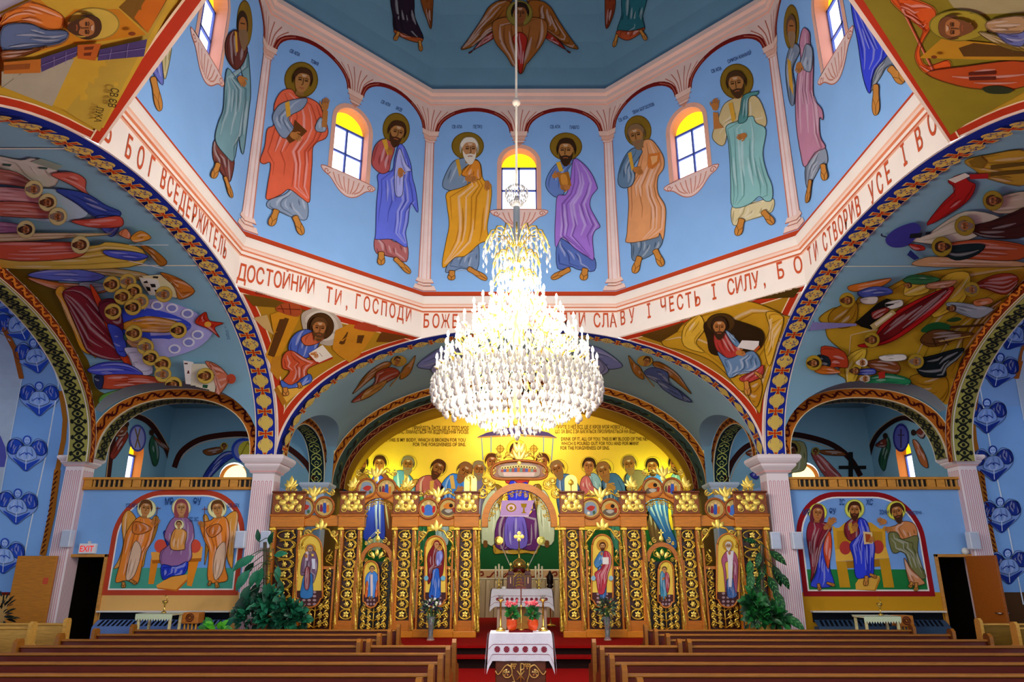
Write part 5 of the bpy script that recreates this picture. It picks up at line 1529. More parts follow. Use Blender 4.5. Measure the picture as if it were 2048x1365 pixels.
# ---------------------------------------------------------------- iconostasis
ICY = 15.1; OAK = '#b8660a'; OAKL = '#cc780e'; OAKD = '#8a4410'; GL = '#e8b838'; GLB = '#ffd860'
ico = empty('iconostasis', 'carved oak and gilded icon screen with pierced gold scrollwork across the sanctuary', 'iconostasis', (0, ICY, .53))
def ix(u): return onY(u, 1150, ICY).x
def iz(v): return onY(1038, v, ICY).z
def ip(x, z, y=0): return V((x, ICY+y, z))
def part(mb, name, m=WOOD, parent=None, label=None):
    o = mb.build(name, m, None); p = parent or ico; o.parent = p; o.matrix_parent_inverse = Matrix.Translation(-ico.location) if p == ico else Matrix.Identity(4)
    if label: o['label'] = label
    return o
def gtube(mb, pts, r=.018, y=-.03, col=GL, taper=None, n=6):
    mb.smooth = True; mb.tube([ip(x, z, y) for x, z in pts], r, n, col, taper); mb.smooth = False
def leaf(mb, x, z, ang, l, w, y=-.035, col=GLB):
    c, s = cos(ang), sin(ang); T = lambda a, b, d: ip(x+l*a*c-w*b*s, z+l*a*s+w*b*c, y-d)
    mid = [T(0, 0, .0), T(.35, 0, .02), T(.7, 0, .018), T(1, 0, 0)]; L = [T(0, 0, 0), T(.3, .5, 0), T(.7, .42, 0), T(1, 0, 0)]; R = [T(0, 0, 0), T(.3, -.5, 0), T(.7, -.42, 0), T(1, 0, 0)]
    mb.smooth = True; mb.grid([L, mid, R], col); mb.smooth = False
def curl(mb, x, z, r, a0, turns, w=.02, col=GL, y=-.03):
    p = spiral((x, z), r, a0, turns, 12); gtube(mb, p, w, y, col, lambda t: 1-.55*t); mb.sphere(ip(p[-1][0], p[-1][1], y), w*1.5, 6, 4, GLB)
def vinecol(mb, x0, x1, z0, z1, n):
    """pier panel: circles of vine alternately holding a rosette and a vine leaf"""
    c = (x0+x1)/2; r = (x1-x0)/2*.88; h = (z1-z0)/n
    gtube(mb, [(c+r*(1 if k % 4 in (0, 1) else -1)*.9*sin(k*pi/2+.4), z0+(z1-z0)*k/(2*n)) for k in range(2*n+1)], .014, -.02)
    for k in range(n):
        z = z0+h*(k+.5); s = 1 if k % 2 else -1
        pts = [(c+s*r*cos(t), z+h*.47*sin(t)) for t in [2.4-5.2*j/14 for j in range(15)]]; gtube(mb, pts, .014)
        gtube(mb, [(c-s*r*.7, z+h*.5), (c-s*r*.2, z+h*.42), (c, z+h*.15)], .011)
        if k % 2:
            for q in range(6): leaf(mb, c, z, q*pi/3, .058, .038)
            mb.sphere(ip(c, z, -.05), .022, 8, 6, GLB)
        else:
            for q in (-.9, -.1, .8, 2.2, 3.9): leaf(mb, c, z-.01, pi/2+q, .072, .05)
def rope(x, z0, z1, r=.045, y=-.05):
    m = MB(); m.smooth = True; n = int((z1-z0)/.05)
    for s in range(3):
        pts = [ip(x+r*.5*cos(t), z, y) + V((0, r*.5*sin(t), 0)) for t, z in [(2*pi*(k/3.2)+s*2*pi/3, z0+(z1-z0)*k/(n*2)) for k in range(n*2+1)]]
        m.tube(pts, r*.62, 6, GLB if s else GL)
    m.smooth = False
    m.bbox(x-r*1.4, x+r*1.4, ICY+y-r*1.4, ICY+y+r*1.4, z1, z1+.05, .008, GL); m.sphere(ip(x, z1+.07, y), r*1.2, 8, 6, GLB)
    part(m, 'rope_column', GOLD)
zb, zt = .53, 2.62
ZBT = 2.88
# piers: (left u, right u) in the photo, symmetrical about the royal door
PIERS = [(545, 590), (683, 712), (792, 822), (918, 945)]
AX = ix(1039)
def pier_x(k):
    u0, u1 = PIERS[k]; return AX-ix(u0), AX-ix(u1)
def acanthus(x, z0, z1, w):
    """square capital panel of gilded leaves"""
    m = MB(); zc = (z0+z1)/2; h = (z1-z0)
    for s in (-1, 1):
        for q, (px, pz, an, l, ww) in enumerate(((.05, -.4, 1.2, .35, .12), (.12, -.1, .9, .3, .12), (.3, .25, .5, .22, .1), (.15, .35, 1.9, .2, .1), (.35, -.35, 1.4, .25, .1), (.3, -.05, 2.2, .22, .09), (.06, .05, 1.5, .35, .1))):
            leaf(m, x+s*px*w, zc+pz*h, an if s > 0 else pi-an, l*h*1.35, ww*1.05, -.13)
        curl(m, x+s*w*.33, zc-h*.3, h*.17, 0 if s > 0 else pi, -s*1.1, .014, GLB, -.13); curl(m, x+s*w*.33, zc+h*.32, h*.13, 0, s*1.1, .013, GLB, -.13)
    m.sphere(ip(x, zc-.05, -.14), .04, 8, 6, GLB); m.sphere(ip(x, z0+.05, -.14), .03, 8, 6, GLB)
    part(m, 'capital_carving', GOLD)
def finial(x, z, s=1.):
    m = MB()
    for a, l, w in ((pi/2, .26, .1), (pi/2+.55, .2, .08), (pi/2-.55, .2, .08), (pi/2+1.05, .17, .07), (pi/2-1.05, .17, .07)): leaf(m, x, z+.07*s, a, l*s, w*s, -.06)
    for q in (-1, 1): curl(m, x+q*.06*s, z+.05*s, .05*s, pi/2, -q*1.1, .014*s, GL, -.06)
    m.smooth = True; m.lathe([(.03*s, 0), (.02*s, .05*s), (.035*s, .09*s)], 8, GL, at=(x, ICY-.06, z)); m.smooth = False
    part(m, 'leaf_finial', GOLD)
for side in (-1, 1):
    for k in range(4):
        a, b = pier_x(k); x0, x1 = sorted((AX+side*a, AX+side*b)); c = (x0+x1)/2; w = (x1-x0)
        if k == 0: x0 += 0
        m = MB(); e = .09
        m.bbox(x0-e, x1+e, ICY-.1, ICY+.1, zb+.0, zb+.12, .012, OAKL)
        m.bbox(x0-e+.02, x0+.0, ICY-.08, ICY+.08, zb+.12, zt, .008, OAK); m.bbox(x1, x1+e-.02, ICY-.08, ICY+.08, zb+.12, zt, .008, OAK)
        m.box(x0, x1, ICY-.06, ICY+.06, zb+.12, zb+.31, OAK); m.box(x0, x1, ICY-.06, ICY+.06, zt-.04, zt, OAK)
        m.box(x0, x1, ICY+.03, ICY+.07, zb+.3, zt-.04, '#3a1408')
        m.bbox(x0-e-.02, x1+e+.02, ICY-.12, ICY+.12, ZBT, ZBT+.42, .01, OAKD); m.bbox(x0-e-.04, x1+e+.04, ICY-.15, ICY+.13, ZBT+.42, ZBT+.46, .01, '#6a2a0c')
        part(m, 'pier')
        m = MB(); vinecol(m, x0+.005, x1-.005, zb+.33, zt-.06, 9); part(m, 'vine_carving', GOLD)
        for xx in (x0-.055, x1+.055): rope(xx, zb+.13, zt-.06)
        acanthus(c, ZBT+.02, ZBT+.4, w+.16)
        if k < 3: finial(c, ZBT+.46)
    rope(AX+side*(ix(1121)-AX), zb+.1, zt-.06, .036, -.02)
# cornice beam in bays between piers
m = MB()
for side in (-1, 1):
    for k in range(4):
        a, b = pier_x(k)
        if k in (0, 2):
            a2 = pier_x(k+1)[0]; x0, x1 = sorted((AX+side*(b-.06), AX+side*(a2+.06))); m = MB(); m.bbox(x0-.02, x1+.02, ICY-.06, ICY+.06, zt+.02, ZBT-.02, .01, OAKL); part(m, 'cornice_beam')
        x0, x1 = sorted((AX+side*(a+.12), AX+side*(b-.12))); m = MB(); m.bbox(x0, x1, ICY-.11, ICY+.11, zt, ZBT, .012, OAKL); m.bbox(x0-.02, x1+.02, ICY-.13, ICY+.12, ZBT-.05, ZBT, .01, OAK); part(m, 'pier_cornice')
# arches over the three doorways
def arch(c, r, zs, w, name='door_arch'):
    m = MB(); n = 24; rows = [[], [], [], []]
    for k in range(n+1):
        t = pi*k/n; 
        for j, (rr, y) in enumerate(((r, .07), (r, -.09), (r+w, -.09), (r+w, .07))): rows[j].append(ip(c-rr*cos(t), zs+rr*sin(t)*1.02, y))
    m.smooth = False; m.grid([rows[0], rows[1], rows[2], rows[3], rows[0]], OAKL)
    for s in (-1, 1): m.bbox(*sorted((c+s*r, c+s*(r+w))), ICY-.09, ICY+.07, zt, zs+.01, .01, OAKL)
    part(m, name)
    m = MB()
    for k in range(1, 2*n):
        t = pi*k/(2*n); m.sphere(ip(c-(r-.03)*cos(t), zs+(r-.03)*sin(t), 0), .022 if k % 2 else .015, 6, 4, GL)
    for k in range(1, 12):
        t = pi*k/12; curl(m, c-(r-.08)*cos(t), zs+(r-.08)*sin(t), .05, t, 1.1 if k % 2 else -1.1, .012, GL, 0)
    part(m, 'arch_fringe', GOLD)
RD = (ix(1118)-ix(960))/2
def ring_z(v): return onY(1038, v, ICY).z
arch(AX, ix(1103)-AX, 2.72, .13)
cdoor = (pier_x(1)[1]+pier_x(2)[0])/2
for side in (-1, 1): arch(AX+side*cdoor, .42, 2.78, .12)
# medallions: pairs of round icons with scroll crests
def medallion(u, v, lab, spec, r=.2):
    c = onY(u, v, ICY-.06); m = MB(); m.smooth = True
    m.tube([c+V((r*cos(t), -.02, r*sin(t))) for t in [2*pi*k/24 for k in range(25)]], .025, 6, '#a8581c'); m.smooth = False
    fr_ = part(m, 'medallion_frame', WOOD)
    P = Paint(planemap(c, (0, -1, 0)), .01, lw=.5); P.ell((u, v), (17.5, 17.5), '#c8a860', n=24); fig(P, spec, (u, v, 1)); 
    m2 = P.mb; m2.prism([c+V((r*cos(2*pi*k/24), .02, r*sin(2*pi*k/24))) for k in range(24)], (0, -.02, 0), '#8a4a1a')
    o = m2.build('round_icon', PAINT, None); o.parent = fr_; o['label'] = lab
def crest(c, z, s=1.):
    m = MB()
    for q in (-1, 1):
        gtube(m, [(c+q*.04, z), (c+q*.15, z+.1*s), (c+q*.25, z+.08*s), (c+q*.33, z+.02)], .018, -.07)
        curl(m, c+q*.2*s, z+.1*s, .075*s, 0, q*1.2, .016, GL, -.07); curl(m, c+q*.36*s, z+.06*s, .07*s, pi/2, -q*1.3, .018, GLB, -.07)
        leaf(m, c+q*.1, z+.03, pi/2-q*.8, .15*s, .07, -.08)
    for a in (-.5, 0, .5): leaf(m, c, z-.04, pi/2+a, .26*s, .09, -.09)
    leaf(m, c, z+.02, -pi/2, .16, .1, -.09)
    part(m, 'scroll_crest', GOLD)
SC_ = {'a': '''s c03828 -8,2 -2,-5 6,-4 10,3 3,6
s 8a98a8 -12,-2 -8,-12 4,-13 11,-6 12,8 2,14 -8,12 -14,6
s b83a30 -8,0 0,-6 9,-3 2,5
o f0e0c0 -4,9 3,3
o 4a6a50 7,8 3,4''', 'b': '''s 8a2a40 -8,-4 -5,-6 -3,8 -9,8
s 3a58a8 -2,-8 3,-8 4,10 -3,10
s d87828 5,-3 9,-4 9,9 4,9
s 5a4a40 -14,-3 -11,-4 -10,8 -14,6
o e8c080 -6,-8 2.6,2.6
o e8c080 1,-11 2.6,2.6
o e8c080 7,-7 2.6,2.6''', 'c': '''s 4a78c8 -7,-4 0,-8 7,-4 9,12 -9,12
s c03030 -14,-4 -9,-5 -8,8 -13,6
s c03030 9,-5 14,-4 13,6 8,8
o e8c890 0,-11 3,3
o e0d080 -11,-8 2.6,2.6
o e0d080 11,-8 2.6,2.6''', 'd': '''s 6a5a4a -14,4 0,-4 13,2 12,9 0,14 -12,10
s d88030 -10,-6 0,-12 10,-7 6,0 -6,0
s b8b0a0 -8,4 0,1 8,4 0,9
o 2a2018 5,-6 4,4
s a83a28 9,-2 14,-1 13,7 9,6'''}
for u, v, s in ((610, 1016, 'a'), (649, 1015, 'b'), (857, 1018, 'c'), (897, 1018, 'd'), (1181, 1018, 'a'), (1220, 1019, 'd'), (1430, 1018, 'b'), (1468, 1018, 'c'), (734, 978, 'a'), (773, 978, 'b'), (1305, 977, 'd'), (1344, 977, 'b')):
    medallion(u, v, 'round icon with gold rim', SC_[s])
for u, v in ((630, 993), (877, 995), (1200, 996), (1449, 994), (754, 954), (1324, 953)): p = onY(u, v, ICY); crest(p.x, p.z)
# carved shoulders beside the door arches and the great crest with the supper icon
for side in (-1, 1):
    for q in (-1, 1):
        m = MB(); x = AX+side*cdoor+q*.5; curl(m, x, 3.12, .09, pi/2, q*1.3, .022, '#d89030', -.05); gtube(m, [(x+q*.06, 2.95), (x+q*.05, 3.05), (x-q*.05, 3.3), (x-q*.18, 3.45)], .035, -.03, OAKL); part(m, 'shoulder_scroll')
m = MB()
for q in (-1, 1):
    for u, v, r in ((965, 988, .1), (981, 970, .1), (972, 963, .07), (984, 942, .085), (997, 926, .06)):
        p = onY(u, v, ICY); x = AX+q*(AX-p.x); curl(m, x, p.z, r, pi if q > 0 else 0, q*1.5, .016, GL, -.05)
        for a in range(5): leaf(m, x, p.z, a*1.256, r*.75, .05, -.07)
        gtube(m, [(x+r*cos(t), p.z+r*sin(t)) for t in [2*pi*k/16 for k in range(17)]], .013, -.05)
    p = onY(956, 1005, ICY); gtube(m, [(AX+q*(AX-p.x), p.z), (AX+q*(AX-p.x-.03), p.z+.2), (AX+q*(AX-p.x-.16), p.z+.42)], .022, -.04)
part(m, 'crest_vines', GOLD)
p0 = onY(1038, 942, ICY-.08)
m = MB(); m.smooth = True
oval = [(AX+.58*math.copysign(abs(cos(t))**.6, cos(t)), p0.z+.02+.19*math.copysign(abs(sin(t))**.7, sin(t))-.05*abs(cos(t))) for t in [2*pi*k/40 for k in range(41)]]
m.tube([ip(x, z, -.09) for x, z in oval], .03, 6, '#b8641c'); m.smooth = False; m.prism([ip(x, z, -.06) for x, z in oval[:-1]], (0, .05, 0), '#8a4a1a'); sup = part(m, 'supper_frame')
P = Paint(planemap((0, ICY-.085, 0), (0, -1, 0)), .008, lw=.4)
P.poly([tuple(v_) for v_ in [(1038+42*math.copysign(abs(cos(t))**.6, cos(t)), 941-13.5*math.copysign(abs(sin(t))**.7, sin(t))+3.5*abs(cos(t))) for t in [2*pi*k/36 for k in range(36)]]], '#c0a890')
P.poly([(1006, 944), (1070, 944), (1068, 953), (1008, 953)], '#e8c8b8')
for k in range(13):
    x = 1005+k*5.4; yy = 932+abs(k-6)*.6; P.poly([(x-3, yy+4), (x+3, yy+4), (x+3.4, 945), (x-3.4, 945)], ['#b85a50', '#5a6aa8', '#d87838', '#7a9a88'][k % 4]); P.ell((x, yy+1), (3.2, 3.2), '#f4e890', n=10); P.ell((x, yy+1.5), (1.7, 2), '#7a4a28', n=8)
o = P.mb.build('supper_icon', PAINT, None); o.parent = sup; o['label'] = 'oval icon of thirteen haloed diners at a white table'
p = onY(1038, 921, ICY); crest(AX, p.z, 1.15)
m = MB()
for k in range(3): leaf(m, AX, p.z+.1, pi/2+(k-1)*.4, .3, .12, -.08)
part(m, 'crest_shell', GOLD)
for u, v, nm in ((941, 998, 'scroll_panel'), (1142, 998, 'tablet')):
    p = onY(u, v, ICY); m = MB(); w, h = .13, .36
    ol = [ip(p.x-w, p.z, -.1)]+[ip(p.x-w*cos(t), p.z+h+.12*sin(t), -.1) for t in [pi*k/8 for k in range(9)]]+[ip(p.x+w, p.z, -.1)]
    m.prism(ol, (0, .05, 0), '#f8e070', side=GL)
    if u > 1000:
        leaf(m, p.x, p.z+.25, pi/2, .14, .12, -.11, '#c89820'); gtube(m, [(p.x, p.z+.05), (p.x, p.z+.28)], .012, -.11, '#c89820')
    else: gtube(m, [(p.x-.0, p.z+.02), (p.x, p.z+.4)], .016, -.11, GL); curl(m, p.x-.02, p.z+h+.05, .09, 0, 1.2, .02, GLB, -.1)
    m.bbox(p.x-w-.03, p.x+w+.03, ICY-.12, ICY, p.z-.04, p.z, .01, GL); part(m, nm, GOLD)
# scroll panels with icons
def scrolls(mb, x0, x1, z0, z1, rows=2):
    """symmetrical foliate scrolls filling a rectangle"""
    c = (x0+x1)/2; W = (x1-x0)/2
    gtube(mb, [(c, z0), (c, z1-.05)], .012)
    for s in (-1, 1):
        for j in range(rows):
            h = (z1-z0)/rows; z = z0+h*(j+.5)
            curl(mb, c+s*W*.68, z, min(W*.3, h*.42), -pi/2, s*1.4, .014, GL); curl(mb, c+s*W*.3, z+h*.18, min(W*.24, h*.3), pi/2, -s*1.3, .012, GLB); curl(mb, c+s*W*.34, z-h*.26, min(W*.2, h*.22), 0, s*1.2, .012, GL)
            gtube(mb, [(c, z-h*.45), (c+s*W*.35, z-h*.05), (c+s*W*.8, z+h*.42)], .011)
            leaf(mb, c+s*W*.55, z+h*.3, pi/2-s*.7, .09, .035); leaf(mb, c+s*W*.85, z-h*.25, pi/2+s*.9, .08, .03); leaf(mb, c+s*W*.15, z, pi/2-s*.9, .08, .03)
def sidescroll(mb, x0, x1, z0, z1, n, s):
    c = (x0+x1)/2; r = abs(x1-x0)*.42; h = (z1-z0)/n
    for k in range(n):
        q = s if k % 2 else -s; z = z0+h*(k+.5); curl(mb, c, z, min(r, h*.5), q*pi/2, q*1.5, .013, GL); leaf(mb, c+q*r*.5, z+h*.4, pi/2+q*.6, .08, .035)
        gtube(mb, [(c-q*r*.8, z-h*.5), (c+q*r*.6, z-h*.2), (c-q*r*.5, z+h*.5)], .012)
def icon(parent, u0, u1, v0, v1, spec, T, lab, tiles=True):
    """arched icon: gold ground, check floor in a rounded foot"""
    uc = (u0+u1)/2; w = (u1-u0)/2
    P = Paint(planemap((0, ICY-.07, 0), (0, -1, 0)), .004, lw=.8)
    vt = v0+w*.95; vb = v1-w*.75
    foot = [(u1, vb-14), (u1, vb), (u1-4, vb+2)]+[(uc+(w-5)*cos(t), vb+2+(v1-vb-2)*sin(t)) for t in [pi*k/10 for k in range(1, 10)]]+[(u0+4, vb+2), (u0, vb), (u0, vb-14)]
    ol = [(uc-(w-2)*cos(t), vt-(vt-v0)*sin(t)) for t in [pi*k/14 for k in range(15)]]
    P.poly(ol[::-1]+[(u0, vt), (u0, vb-14), (u1, vb-14), (u1, vt)], '#ecc650')
    P.poly(foot, '#4a2a2c')
    for k in range(5):
        for j in range(5):
            a = uc-w*.8+k*w*.4; b = vb-11+j*8
            if abs(a-uc) < (w-6)*sqrt(max(0, 1-max(0, (b-vb)/(v1-vb))**2)): P.ell((a, b), (w*.14, 2.6), '#a88a90', n=8)
    fig(P, spec, T)
    o = P.mb.build('icon_painting', PAINT, None); o.parent = parent; o['label'] = lab
    m = MB(); m.smooth = True; full = ol+[(u1-1, vt)]+foot+[(u0+1, vt)]
    pts = [onY(a, b, ICY-.085) for a, b in full]; m.tube(pts+[pts[0]], .018, 6, '#c8742a'); m.smooth = False
    bk = [onY(a, b, ICY-.06) for a, b in full]; m.prism(bk, (0, .04, 0), '#8a4a1a')
    o = m.build('icon_frame', WOOD, None); o.parent = parent
def panel(k, side, spec, T, lab, u0, u1, v0, v1):
    a, b = pier_x(k)[1]-.12, pier_x(k+1)[0]+.12; x0, x1 = sorted((AX+side*a, AX+side*b)); z1 = iz(v0); zi = iz(v1)
    m = MB(); m.bbox(x0-.05, x1+.05, ICY-.07, ICY+.07, zb, zb+.15, .01, OAKL)
    for q in (x0, x1-.04): m.bbox(q, q+.04, ICY-.05, ICY+.05, zb+.13, 2.55, .006, OAK)
    xi0, xi1 = onY(u0, 1150, ICY).x, onY(u1, 1150, ICY).x
    for q0, q1 in ((x0, xi0), (xi1, x1)): m.bbox(q0, q1, ICY-.04, ICY+.04, 1.8, 1.86, .006, OAK)
    m.box(x0+.02, x1-.02, ICY+.045, ICY+.065, zb+.13, 1.82, '#3c140a'); o = part(m, 'icon_panel')
    g = MB(); scrolls(g, x0+.03, x1-.03, zb+.17, zi+.08, 3)
    for s, q0, q1 in ((-1, x0+.03, xi0-.02), (1, xi1+.02, x1-.03)): sidescroll(g, q0, q1, zi-.02, 1.8, 4, s); sidescroll(g, q0, q1, 1.88, 2.15, 1, s)
    c = (x0+x1)/2
    for s in (-1, 1):
        curl(g, c+s*.27, z1+.02, .08, 0, -s*1.3, .02, GLB, -.08); gtube(g, [(c+s*.05, z1+.12), (c+s*.16, z1+.1), (c+s*.24, z1-.02), (c+s*.34, z1-.13), (c+s*.36, z1-.22)], .022, -.07); curl(g, c+s*.36, z1-.25, .05, pi/2, s*1.2, .016, GL, -.07)
        leaf(g, c+s*.04, z1+.1, pi/2-s*.5, .16, .08, -.08); curl(g, x0+.1 if s < 0 else x1-.1, 2.5, .07, 0, s*1.4, .014, GL, 0)
        leaf(g, x0+.1 if s < 0 else x1-.1, 2.5, -pi/2, .1, .08, 0)
    leaf(g, c, z1+.08, pi/2, .25, .1, -.08)
    part(g, 'scroll_carving', GOLD, o)
    icon(o, u0, u1, v0, v1, spec, T, lab)
def ddoor(side, spec, T, lab, u0, u1, v0, v1):
    x0, x1 = sorted((AX+side*(cdoor-.44), AX+side*(cdoor+.44))); c = (x0+x1)/2; zi = iz(v1); zt_ = 2.05
    m = MB(); hw = .3
    for q in (-1, 1): m.bbox(*sorted((c+q*.44, c+q*.31)), ICY-.04, ICY+.04, zb, 1.98, .008, OAKL)
    m.bbox(x0, x1, ICY-.045, ICY+.045, zb, zb+.13, .008, OAKL)
    n = 16; R = [[], [], [], []]
    for k in range(n+1):
        t = pi*k/n
        for j, (rr, y) in enumerate(((.26, .04), (.26, -.045), (.34, -.045), (.34, .04))): R[j].append(ip(c-rr*cos(t), 1.95+rr*1.1*sin(t), y))
    m.grid([R[0], R[1], R[2], R[3], R[0]], OAK); m.box(x0+.1, x1-.1, ICY+.03, ICY+.045, zb+.12, 1.95, '#150a06'); o = part(m, 'deacon_door')
    g = MB(); scrolls(g, c-.29, c+.29, zb+.14, zi+.04, 3)
    xi0, xi1 = onY(u0, 1150, ICY).x, onY(u1, 1150, ICY).x
    for s, q0, q1 in ((-1, c-.3, xi0-.01), (1, xi1+.01, c+.3)): sidescroll(g, q0, q1, zi, 1.95, 5, s)
    for s in (-1, 1): curl(g, c+s*.11, 2.1, .08, pi/2, -s*1.2, .014, GL); leaf(g, c+s*.05, 2.0, pi/2-s*.4, .16, .07); curl(g, c+s*.2, 1.98, .05, 0, s*1.2, .012, GL); curl(g, c+s*.14, 2.36, .06, pi/2, -s*1.2, .014, GLB); curl(g, c+s*.22, 2.3, .04, pi/2, -s*1.2, .012, GLB)
    leaf(g, c, 2.05, pi/2, .15, .08); leaf(g, c, 2.33, pi/2, .14, .09)
    g.box(c-.012, c+.012, ICY-.05, ICY-.03, 2.42, 2.58, GLB); g.box(c-.05, c+.05, ICY-.05, ICY-.03, 2.5, 2.525, GLB)
    part(g, 'scroll_carving', GOLD, o)
    icon(o, u0, u1, v0, v1, spec, T, lab)
T2_ = (530, 1100, 6.827); T1_ = (800, 1100, 6.827)
panel(0, -1, '''h 620,-5 75,75 #d8902c
r 7a5a74 n=6 540,60 600,20 680,20 725,140 715,300 660,460 640,330 560,330 545,350 490,340 500,180
r 3a78b8 n=6 545,340 640,330 655,480 645,650 490,650 505,480
r 9a4a50 n=4 555,260 615,260 605,520 545,520
p d8d8e8 640,125 690,125 690,265 650,265
p d8c0d0 560,30 600,20 590,150 555,150
f 620,0 52 0 0 #7a6a68 .8 #c89a78
o e8c050 655,75 18,18
d 570,90 -90 30''', T2_, 'icon of a crowned bishop in violet and blue', 592, 645, 1070, 1216)
panel(2, -1, '''h 505,-75 75,75 #d89a38
r 2c62c0 n=7 455,270 545,270 555,500 540,655 400,655 420,480
r 7a1c24 n=8 500,-110 560,-70 600,20 605,140 585,330 545,380 530,260 450,260 440,380 385,470 380,250 375,100 420,-10
f 500,-68 46 .3 8 #6a1a20 0 #c8905c #7a1c24
r 8a90d8 n=5 510,30 570,15 590,100 545,200 505,220 495,100
h 545,-20 36,36 #d89a38
f 540,-15 26 -.2 0 #6a4020 0 #c8905c
o 70b0c8 360,390 32,34
o 70b0c8 590,390 32,34''', T1_, 'icon of a red-veiled mother holding a child in lilac', 849, 893, 1073, 1216)
T3_ = (1100, 1100, 6.827)
panel(2, 1, '''h 715,-60 80,80 #c88a30
r 3a68a8 n=6 650,260 760,260 770,480 755,650 680,640
r 4a80b0 n=5 640,90 690,25 740,40 720,170 640,250 600,180
r b83848 n=9 740,20 820,60 830,200 790,330 770,470 730,600 660,590 630,420 610,320 690,260 720,170
p e8e0d8 715,105 800,105 800,200 715,200
f 715,-45 48 0 0 #4a2414 .9 #c08a54
d 705,60 -90 26
o 90b8c8 590,390 32,34
o 90b8c8 830,390 32,34''', T3_, 'icon of a bearded figure in red mantle holding an open book', 1183, 1226, 1070, 1216)
T4_ = (1440, 1060, 5.935)
panel(0, 1, '''h 95,185 66,66 #c89028
r 4a6aa8 n=6 80,600 160,590 200,780 90,800
r b05a78 n=7 60,270 95,250 160,260 205,350 210,520 190,760 150,560 150,400 60,390 70,540 65,780 40,500 15,360
p e4dce0 75,265 160,250 150,360 135,680 100,680 90,360
f 97,195 44 0 0 #d8d0c8 1 #b88a68
d 110,280 -90 24''', T4_, 'icon of a white-bearded bishop in rose and white vestments', 1433, 1479, 1068, 1216)
ddoor(-1, '''h 1470,215 65,60 #e8c84c
r 4a88d8 n=6 1400,330 1470,290 1530,330 1545,430 1510,640 1400,640 1370,430
r d86a38 n=3 1385,440 1410,460 1400,635 1365,635
r d86a38 n=3 1530,440 1545,450 1540,630 1505,630
p e0c8c0 1440,340 1475,340 1470,640 1445,640
f 1465,265 40 0 0 #5a4030 0 #c8905c
k 1430,640 1425,690 18
k 1460,640 1465,690 18''', T2_, 'icon of a deacon in blue tunic with orange cape', 726, 758, 1123, 1216)
ddoor(1, '''h 1560,215 58,58 #e8c84c
r 4a90b0 n=5 1505,330 1560,300 1590,360 1590,640 1510,640
r b03848 n=5 1570,310 1620,340 1630,480 1600,600 1575,480
f 1560,275 38 0 0 #5a3a20 0 #c8905c
d 1545,400 -60 24
k 1530,640 1525,690 18
k 1570,640 1575,690 18''', (1100, 1100, 6.827), 'icon of a winged figure in blue tunic with red cape', 1316, 1348, 1123, 1216)
# ---------------------------------------------------------------- doors, closets behind them
def sub(mb, name, root, m=GENERIC, label=None):
    o = mb.build(name, m, None); o.parent = root
    o.matrix_parent_inverse = root.matrix_basis.inverted() if root.type == 'EMPTY' else Matrix.Identity(4)
    if label: o['label'] = label
    return o
def thing(name, label, cat, loc, group=None): return empty(name, label, cat, loc, 0, group)
for sx, n_ in ((-1, 1), (1, 2)):
    X = lambda a: sx*a
    r = thing('door_%d' % n_, None, None, (X(8.93), NW, 0)); r['kind'] = 'structure'
    m = MB(); 
    for a, b, z0, z1 in ((8.49, 8.55, 0, 2.1), (9.29, 9.34, 0, 2.1), (8.49, 9.34, 2.04, 2.1)): m.bbox(*sorted((X(a), X(b))), NW-.05, NW+.12, z0, z1, .008, '#c88a3a')
    sub(m, 'door_frame', r, WOOD)
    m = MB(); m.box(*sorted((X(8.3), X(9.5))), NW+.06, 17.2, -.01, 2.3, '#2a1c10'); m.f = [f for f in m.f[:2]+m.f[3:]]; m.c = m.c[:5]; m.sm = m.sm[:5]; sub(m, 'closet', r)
    m = MB()
    if sx < 0:
        m.bbox(-10.16, -9.36, 15.04, 15.09, .02, 2.06, .006, '#c87e1e'); leaf_ = sub(m, 'door_panel', r, WOOD)
        h = MB(); h.smooth = True; h.sphere((-10.08, 15.0, 1.0), .035, 8, 6, '#d8c890'); h.tube([(-10.08, 15.05, 1.0), (-10.08, 15.0, 1.0)], .02, 8, '#d8c890'); sub(h, 'door_handle', leaf_, BRASS)
        h = MB(); h.box(-9.55, -9.45, 15.034, 15.039, 1.52, 1.64, '#d8502c'); sub(h, 'sticker', leaf_, GENERIC, 'small red square sticker')
    else:
        M = Matrix.Translation((9.13, 15.32, 0)) @ Matrix.Rotation(radians(-84), 4, 'Z'); m.bbox(0, .82, -.025, .025, .02, 2.06, .006, '#a85a1c', M); leaf_ = sub(m, 'door_panel', r, WOOD)
        h = MB(); h.smooth = True; h.tube([M @ V(p) for p in ((.75, -.03, 1.0), (.75, -.09, 1.0), (.63, -.09, 1.0))], .012, 8, '#d8d8d8'); h.tube([M @ V(p) for p in ((.75, .03, 1.0), (.75, .09, 1.0), (.63, .09, 1.0))], .012, 8, '#d8d8d8'); sub(h, 'door_handle', leaf_, mat('steel', '#c8c8c8', .25, metal=.9))
